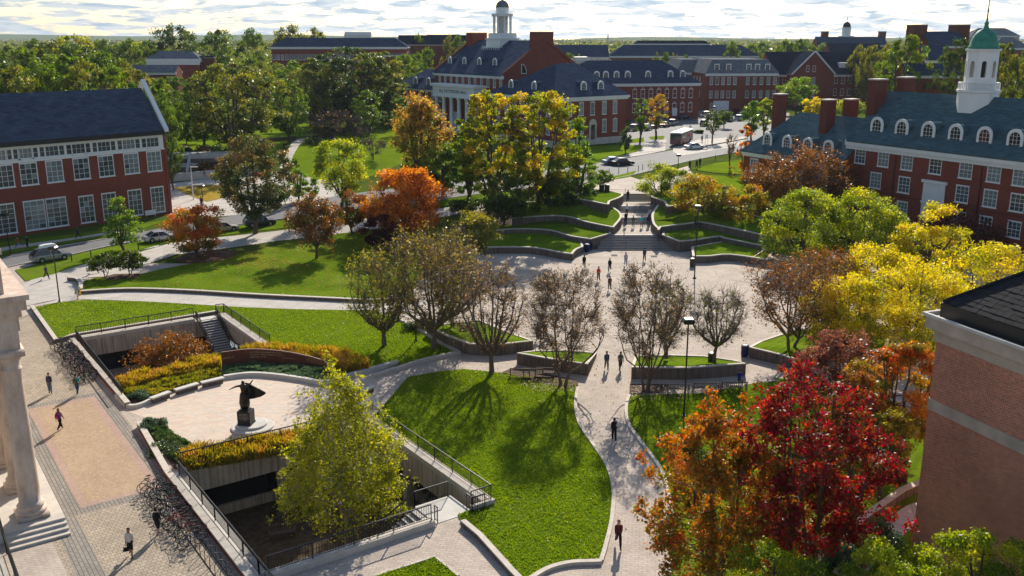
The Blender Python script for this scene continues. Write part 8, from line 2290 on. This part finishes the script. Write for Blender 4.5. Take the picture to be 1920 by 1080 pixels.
# ------------------------------------------------------------------ vehicles
CAR = {}
def car_parts(kind):
    if kind in CAR: return CAR[kind]
    sedan = kind == 'sedan'
    L = 4.6 if sedan else 4.7; hw = 0.90
    belt = 0.88 if sedan else 0.98; top = 1.44 if sedan else 1.70
    def loft(st, closed=True):
        m = MB(); vs = []
        for x, sec in st: vs += [(x,y,z) for y,z in sec]
        k = len(st[0][1]); fs = []
        for i in range(len(st)-1):
            for j in range(k): fs.append((i*k+j,(i+1)*k+j,(i+1)*k+(j+1)%k,i*k+(j+1)%k))
        fs += [tuple(range(k)), tuple(range((len(st)-1)*k,len(st)*k))[::-1]]
        m.add(vs,fs); return m
    def sec(w, zb, zt, sh=0.06):
        h = [(w*0.94,zb),(w,zb+0.18),(w,zt-sh-0.12),(w*0.97,zt-sh),(w*0.90,zt)]
        return h+[(-y,z) for y,z in h[::-1]]
    if sedan: stn = [(2.3,0.80,0.32,0.58),(2.2,0.86,0.22,0.68),(1.6,0.90,0.2,0.78),(0.9,0.90,0.2,0.87),(-0.2,0.90,0.2,0.90),(-1.4,0.90,0.2,0.92),(-2.0,0.88,0.22,0.92),(-2.25,0.84,0.28,0.86),(-2.3,0.80,0.34,0.6)]
    else: stn = [(2.35,0.80,0.34,0.66),(2.25,0.87,0.26,0.82),(1.6,0.90,0.24,0.92),(0.95,0.90,0.24,0.98),(-0.5,0.90,0.24,1.0),(-2.0,0.90,0.26,1.02),(-2.3,0.87,0.30,1.0),(-2.35,0.84,0.36,0.7)]
    body = loft([(x,sec(w_,a,b)) for x,w_,a,b in stn])
    if sedan: g = [(1.05,0.80,0.86,0.90),(0.35,0.72,0.88,top-0.04),(-0.2,0.70,0.88,top),(-0.9,0.70,0.88,top-0.03),(-1.75,0.78,0.88,0.94)]
    else: g = [(1.15,0.80,0.95,0.99),(0.55,0.72,0.96,top-0.06),(0.0,0.71,0.96,top),(-1.6,0.71,0.96,top-0.03),(-2.25,0.78,0.98,1.05)]
    glass = loft([(x,[(0.86,zb),(w_,zt),(-w_,zt),(-0.86,zb)]) for x,w_,zb,zt in g])
    a, b = g[1], g[3]
    roof = MB(); vs = []
    for x,w_,zb,zt in g[1:4]: vs += [(x,w_*1.01,zt-0.015),(x,w_*0.9,zt+0.03),(x,-w_*0.9,zt+0.03),(x,-w_*1.01,zt-0.015)]
    fs = [(4*i+j,4*i+4+j,4*i+5+j,4*i+1+j) for i in range(2) for j in range(3)]; roof.add(vs,fs)
    for s in (1,-1):
        for (x0,w0,zb0,zt0),(x1,w1,zb1,zt1) in ((g[0],g[1]),(g[3],g[4])):
            roof.tube([(x0,s*(0.84 if zt0 < zt1 else w0*1.0),zt0),(x1,s*(w1 if zt0 < zt1 else 0.82),zt1)],0.035,4)
        xm = g[2][0]-0.15; roof.tube([(xm,s*0.87,0.9),(xm-0.05,s*0.72,top-0.02)],0.035,4)
    wh = MB(); n = 16
    def cyl(m, r, y0, y1, mi=0):
        vs = []; 
        for y in (y0,y1):
            for i in range(n): vs.append((r*math.cos(2*PI*i/n),y,r*math.sin(2*PI*i/n)))
        m.add(vs,[(i,(i+1)%n,n+(i+1)%n,n+i) for i in range(n)]+[tuple(range(n))[::-1],tuple(range(n,2*n))])
    cyl(wh,0.33,-0.11,0.11); rim = MB(); cyl(rim,0.20,-0.125,0.125)
    lt = MB(); lt.box(-0.04,0.04,-0.16,0.16,-0.07,0.07)
    mr = MB(); mr.box(-0.07,0.07,-0.09,0.09,-0.06,0.06)
    arch = MB()
    cyl(arch,0.38,-0.02,0.02)
    CAR[kind] = dict(body=body.mesh('body',cloth((.2,.2,.2),0.3),False),glass=glass.mesh('windows',M['glass_dark']),roof=roof.mesh('roof',cloth((.2,.2,.2),0.3)),wheel=wh.mesh('wheel',M['rubber']),rim=rim.mesh('rim',M['metal_grey']),light=lt.mesh('headlight',M['metal_grey']),mirror=mr.mesh('mirror',M['metal_black']),
        arch=arch.mesh('wheel_arch',M['metal_black']),L=L,belt=belt)
    return CAR[kind]
PNT = {}
def carpaint(c, metal=0.5):
    if c not in PNT:
        m, t, p, o = new_mat('car paint %d' % len(PNT)); p.inputs['Base Color'].default_value = (*c,1)
        p.inputs['Metallic'].default_value = metal; p.inputs['Roughness'].default_value = 0.32; p.inputs['Coat Weight'].default_value = 0.8; p.inputs['Coat Roughness'].default_value = 0.06
        n = noise(t, world_pos(t), 1.3, 3); t.links.new(ramp_node(t,n,[(0.3,tuple(x*0.85 for x in c)),(0.7,tuple(min(1,x*1.1) for x in c))]), p.inputs['Base Color'])
        PNT[c] = m
    return PNT[c]
RED = plain('red tail lens',(0.35,0.01,0.01),0.3,0.1,4)
def car(u, v, heading, kind, paint, label, name='parked_car', group=None, z=None, cat='car', loc=None):
    """heading: direction of the bonnet, degrees from +X towards +Y"""
    x,y,zz_ = loc or gat(u,v)
    if z is not None: zz_ = z
    k = car_parts(kind); t = thing(name,(x,y,zz_+0.04),R(heading),label,cat,group)
    for nm in ('body','roof'):
        o = link(nm,k[nm],t); o.material_slots[0].link = 'OBJECT'; o.material_slots[0].material = carpaint(paint)
    link('windows',k['glass'],t)
    for sx in (1.42,-1.38):
        for sy in (0.82,-0.82):
            w_ = link('wheel',k['wheel'],t,(sx,sy,0.33)); link('rim',k['rim'],w_); link('wheel_arch',k['arch'],t,(sx,sy*1.08 if False else (0.885 if sy > 0 else -0.885),0.38))
    zl = 0.60 if kind == 'sedan' else 0.70
    for sy in (0.62,-0.62):
        link('headlight',k['light'],t,(k['L']/2-0.06,sy,zl)); o = link('taillight',k['light'],t,(-k['L']/2+0.04,sy,zl+0.14)); o.material_slots[0].link = 'OBJECT'; o.material_slots[0].material = RED
        link('mirror',k['mirror'],t,(0.85,sy*1.55,k['belt']+0.08))
    return t
sx_, sy_ = at(92,491)
suv = car(95,489,48,'suv',(0.30,0.31,0.33),'silver estate car with white roof box driving on the left street',name='silver_car')
m = MB()
pr = [(0.95,0.02),(0.8,0.30),(0.45,0.40),(-0.6,0.42),(-1.1,0.34),(-1.25,0.1)]
vs = [(x,s*0.42*(0.6 if i in (0,5) else 1),0.0+1.82) for s in (1,-1) for i,(x,z) in enumerate(pr)]+[(x,s*0.34*(0.5 if i in (0,5) else 1),1.80+z) for s in (1,-1) for i,(x,z) in enumerate(pr)]
m.add(vs,[(i,i+1,13+i,12+i) for i in range(5)]+[(7+i,6+i,18+i,19+i) for i in range(5)]+[(12+i,13+i,19+i,18+i) for i in range(5)]+[(0,12,18,6),(11,23,17,5),(5,4,3,2,1,0),(6,7,8,9,10,11)])
rbx = thing('roof_box',tuple(suv.location),R(48),'white roof box on top of the silver estate car','roof box'); m.build('shell',M['white'],rbx)
m = MB(); m.box(0.3,0.36,-0.6,0.6,1.70,1.82); m.box(-0.7,-0.64,-0.6,0.6,1.70,1.82); m.build('bar',M['metal_black'],rbx)
car(300,452,40,'sedan',(0.55,0.57,0.60),'white car half hidden behind the orange red maple at the crosswalk')
car(418,434,30,'sedan',(0.50,0.46,0.36),'beige car behind the orange red maple')
car(487,424,30,'suv',(0.02,0.03,0.06),'dark blue car under the big green tree')
car(1150,308,22,'sedan',(0.30,0.38,0.48),'pale blue car stopped in the street by the hall wing')
car(1167,310,22,'sedan',(0.012,0.013,0.016),'black convertible style car right behind the pale blue one')
car(1302,280,20,'sedan',(0.55,0.56,0.58),'silver car following the bus, glinting in the sun')
lot = [(1190,245,60,'suv',(0.30,0.31,0.32)),(1213,244,60,'suv',(0.02,0.02,0.025)),(1229,240,60,'sedan',(0.10,0.06,0.05)),(1247,238,60,'sedan',(0.015,0.017,0.022)),(1262,235,60,'suv',(0.35,0.36,0.38)),
       (1284,224,10,'sedan',(0.012,0.015,0.022)),(1306,221,10,'sedan',(0.05,0.18,0.26)),(1327,219,40,'suv',(0.62,0.63,0.65)),(1345,217,55,'sedan',(0.6,0.61,0.63)),(1322,236,60,'suv',(0.12,0.13,0.14)),
       (1352,232,60,'suv',(0.03,0.07,0.06)),(1368,228,60,'sedan',(0.16,0.2,0.2)),(1386,226,60,'suv',(0.38,0.40,0.42)),(1404,222,60,'sedan',(0.30,0.30,0.32)),(1238,228,70,'sedan',(0.4,0.4,0.42)),(1220,230,70,'sedan',(0.05,0.05,0.06)),(1425,220,60,'sedan',(0.05,0.06,0.08)),(1262,218,10,'sedan',(0.25,0.26,0.27))]
desc = ['silver people carrier at the left end of the lot','black car second from the left end of the lot','brown car third from the left end of the lot','black car behind the orange street tree','silver glinting car behind the bus','long black car in front of the brick building','teal car beside the long black car','white van like car near the loading door','white car in front of the loading door','dark glinting car left of the lot lamp','dark green car right of the lot lamp','grey green car in the second row','silver car at the right end of the second row','silver grey car beside the yellow green street trees','light grey car in the back row','dark grey car in the back row','blue black car behind the yellow green street trees','grey car at the left end of the front row']
for (u,v,h_,k,c),lb in zip(lot,desc): car(u,v,h_,k,c,lb,group='cars in the parking lot')
# bus seen from its end
bx, by, bz = gat(1266,274)
bus = thing('bus',(bx,by,bz+0.05),R(66),'white roofed shuttle bus with red lower body and black windows','bus')
BL, BW = 11.5, 1.28
m = MB(); m.box(0,BL,-BW,BW,0.35,1.35); m.box(-0.04,0.0,-BW+0.05,BW-0.05,0.45,1.2); m.build('body',cloth((0.22,0.10,0.09),0.4),bus)
m = MB(); m.box(0.001,BL-0.001,-BW+0.002,BW-0.002,1.352,2.75); m.build('upper_body',cloth((0.07,0.045,0.04),0.4),bus)
m = MB(); m.box(-0.01,BL,-BW-0.01,BW+0.01,2.752,2.98); m.box(0.2,BL-0.2,-BW+0.2,BW-0.2,2.982,3.08); m.build('roof',M['white'],bus)
m = MB(); m.box(2.0,4.2,-0.5,0.5,3.082,3.28); m.build('air_unit',M['white'],bus)
m = MB(); m.box(-0.05,-0.002,-BW+0.08,BW-0.08,1.45,2.62); m.build('windscreen',M['glass_dark'],bus)
for s in (-1,1):
    for k in range(6):
        m = MB(); m.box(0.9+k*1.75,0.9+k*1.75+1.6,s*BW-0.02 if s > 0 else -BW-0.02,s*BW+0.02 if s > 0 else -BW+0.02,1.5,2.5); m.build('window',M['glass_dark'],bus)
    for x in (1.9,8.9):
        m = MB(); n = 16; vs = []
        for y in (-0.14,0.14):
            for i in range(n): vs.append((0.5*math.cos(2*PI*i/n),y,0.5*math.sin(2*PI*i/n)))
        m.add(vs,[(i,(i+1)%n,n+(i+1)%n,n+i) for i in range(n)]+[tuple(range(n))[::-1],tuple(range(n,2*n))]); m.build('wheel',M['rubber'],bus,loc=(x,s*(BW-0.1),0.5))
    m = MB(); m.box(-0.07,-0.02,s*0.95-0.13,s*0.95+0.13,0.72,0.9); m.build('light',M['metal_grey'] if False else RED,bus)
# signs by the street
x,y,z = gat(1290,272); t = thing('stop_sign',(x,y,z),R(10),'red octagonal stop sign right of the bus','sign')
m = MB(); m.tube([(0,0,0),(0,0,2.9)],0.04,6); m.build('post',M['metal_grey'],t)
m = MB(); pts = [(0.42*math.cos(PI/8+PI*k/4),0.42*math.sin(PI/8+PI*k/4)) for k in range(8)]; m.add([(a,-0.05,2.45+b) for a,b in pts]+[(a,-0.02,2.45+b) for a,b in pts],[tuple(range(8))[::-1],tuple(range(8,16))]+[(i,(i+1)%8,8+(i+1)%8,8+i) for i in range(8)]); m.build('plate',cloth((0.5,0.02,0.02),0.4),t)
lettering('STOP', 0.28, t, (0,-0.056,2.45), M['white'], 1.0, 0.003)
for u,vb,vt,lb in [(1324,277,252,'tall white information sign on two posts at the kerb'),(1294,250,235,'small pale sign on a post behind the stop sign')]:
    x,y,z = gat(u,vb); t = thing('street_sign',(x,y,z),0,lb,'sign'); H = height_at(x,y,vt)-z
    for s in (-0.28,0.28): m = MB(); m.tube([(s,0,0),(s,0,H)],0.035,5); m.build('post',M['metal_grey'],t)
    m = MB(); m.box(-0.3,0.3,-0.06,-0.04,H-0.9,H); m.build('plate',M['white'],t)
# white wall and fountain garden left of the hall lawn
wall_line('white_wall',[gat(*p)[:2] for p in [(312,341),(350,338),(400,333),(460,327),(510,322)]],0.4,1.5,M['concrete_light'],label='long low white wall behind the golden lawn',cat='wall')
wall_line('garden_wall',[gat(*p)[:2] for p in [(480,268),(556,262)]],0.5,0.9,M['wallstone'],label='low stone wall on the near side of the far lawn, left part',cat='wall')
wall_line('garden_wall',[gat(*p)[:2] for p in [(573,262),(625,258)]],0.5,0.9,M['wallstone'],label='low stone wall on the near side of the far lawn, right part',cat='wall')
x,y,z = gat(330,322); t = thing('fountain',(x,y,z),R(8),'stepped concrete fountain with sloping side walls and dark panels','fountain')
for k in range(4):
    m = MB(); m.box(-3,12,0.9*k,0.9*k+6,0,0.75*(k+1)); m.build('tier',M['concrete_light' if k%2 else 'wallstone'],t)
for x_ in (-1.8,2.2): m = MB(); m.add([(x_,-1.5,0),(x_+0.5,-1.5,0),(x_+0.5,3.5,0),(x_,3.5,0),(x_,-1.5,0.4),(x_+0.5,-1.5,0.4),(x_+0.5,3.5,3.6),(x_,3.5,3.6)],[(0,3,2,1),(4,5,6,7),(0,1,5,4),(1,2,6,5),(2,3,7,6),(3,0,4,7)]); m.build('sloping_wall',M['concrete_light'],t)
for x_ in (4.5,6.7): m = MB(); m.box(x_,x_+1.7,0.85,0.895,0.9,1.6); m.build('panel',M['dark'],t)
for i,(u,v,w_,lb) in enumerate([(330,305,44,'dark hedge mass in the fountain garden, left'),(378,300,46,'rounded hedge above the fountain'),(420,290,60,'dark hedge mass right of the fountain'),(470,280,70,'dark bushes under the largest oak'),(395,320,50,'brownish planting in front of the fountain'),(335,288,50,'low dark hedge at the edge of the far lawn'),(395,285,50,'low hedge below the largest oak'),(600,270,60,'shaded bushes by the low stone wall'),(660,268,80,'dark bushes at the top of the hall lawn')]):
    shrub(u,v,v-10,w_,lb,140+i,'darkgreen' if i != 4 else 'rust',2600,0.3,h=1.8)
for i,(u,v) in enumerate([(342,293),(385,298),(372,309)]):
    x,y,z = gat(u,v); t = thing('cafe_umbrella',(x,y,z),0,['tan garden umbrella at the left of the fountain garden','dark red garden umbrella near the fountain','faded rose garden umbrella above the fountain steps'][i],'umbrella')
    m = MB(); m.tube([(0,0,0),(0,0,2.5)],0.03,6); m.build('pole',M['metal_grey'],t); m = MB(); m.lathe([(1.5,2.0),(1.3,2.12),(0.05,2.6)],8); m.build('canopy',cloth([(0.35,0.25,0.18),(0.14,0.03,0.02),(0.35,0.14,0.12)][i]),t)
# ------------------------------------------------------------------ the air
hz = MB(); hz.box(-5900,5900,-300,6500,-6.0,50)
hm = bpy.data.materials.new('haze'); hm.use_nodes = True; ht = hm.node_tree; ht.nodes.clear(); ho = N(ht,'ShaderNodeOutputMaterial'); hv = N(ht,'ShaderNodeVolumePrincipled')
hv.inputs['Color'].default_value = (0.70,0.83,1.0,1); hv.inputs['Density'].default_value = 0.00005; hv.inputs['Anisotropy'].default_value = 0.2
ht.links.new(hv.outputs[0], ho.inputs['Volume'])
if USE_HAZE: tag(hz.build('haze', hm), kind='stuff')
print('triangles from foliage', TRI, 'objects', len(bpy.data.objects))
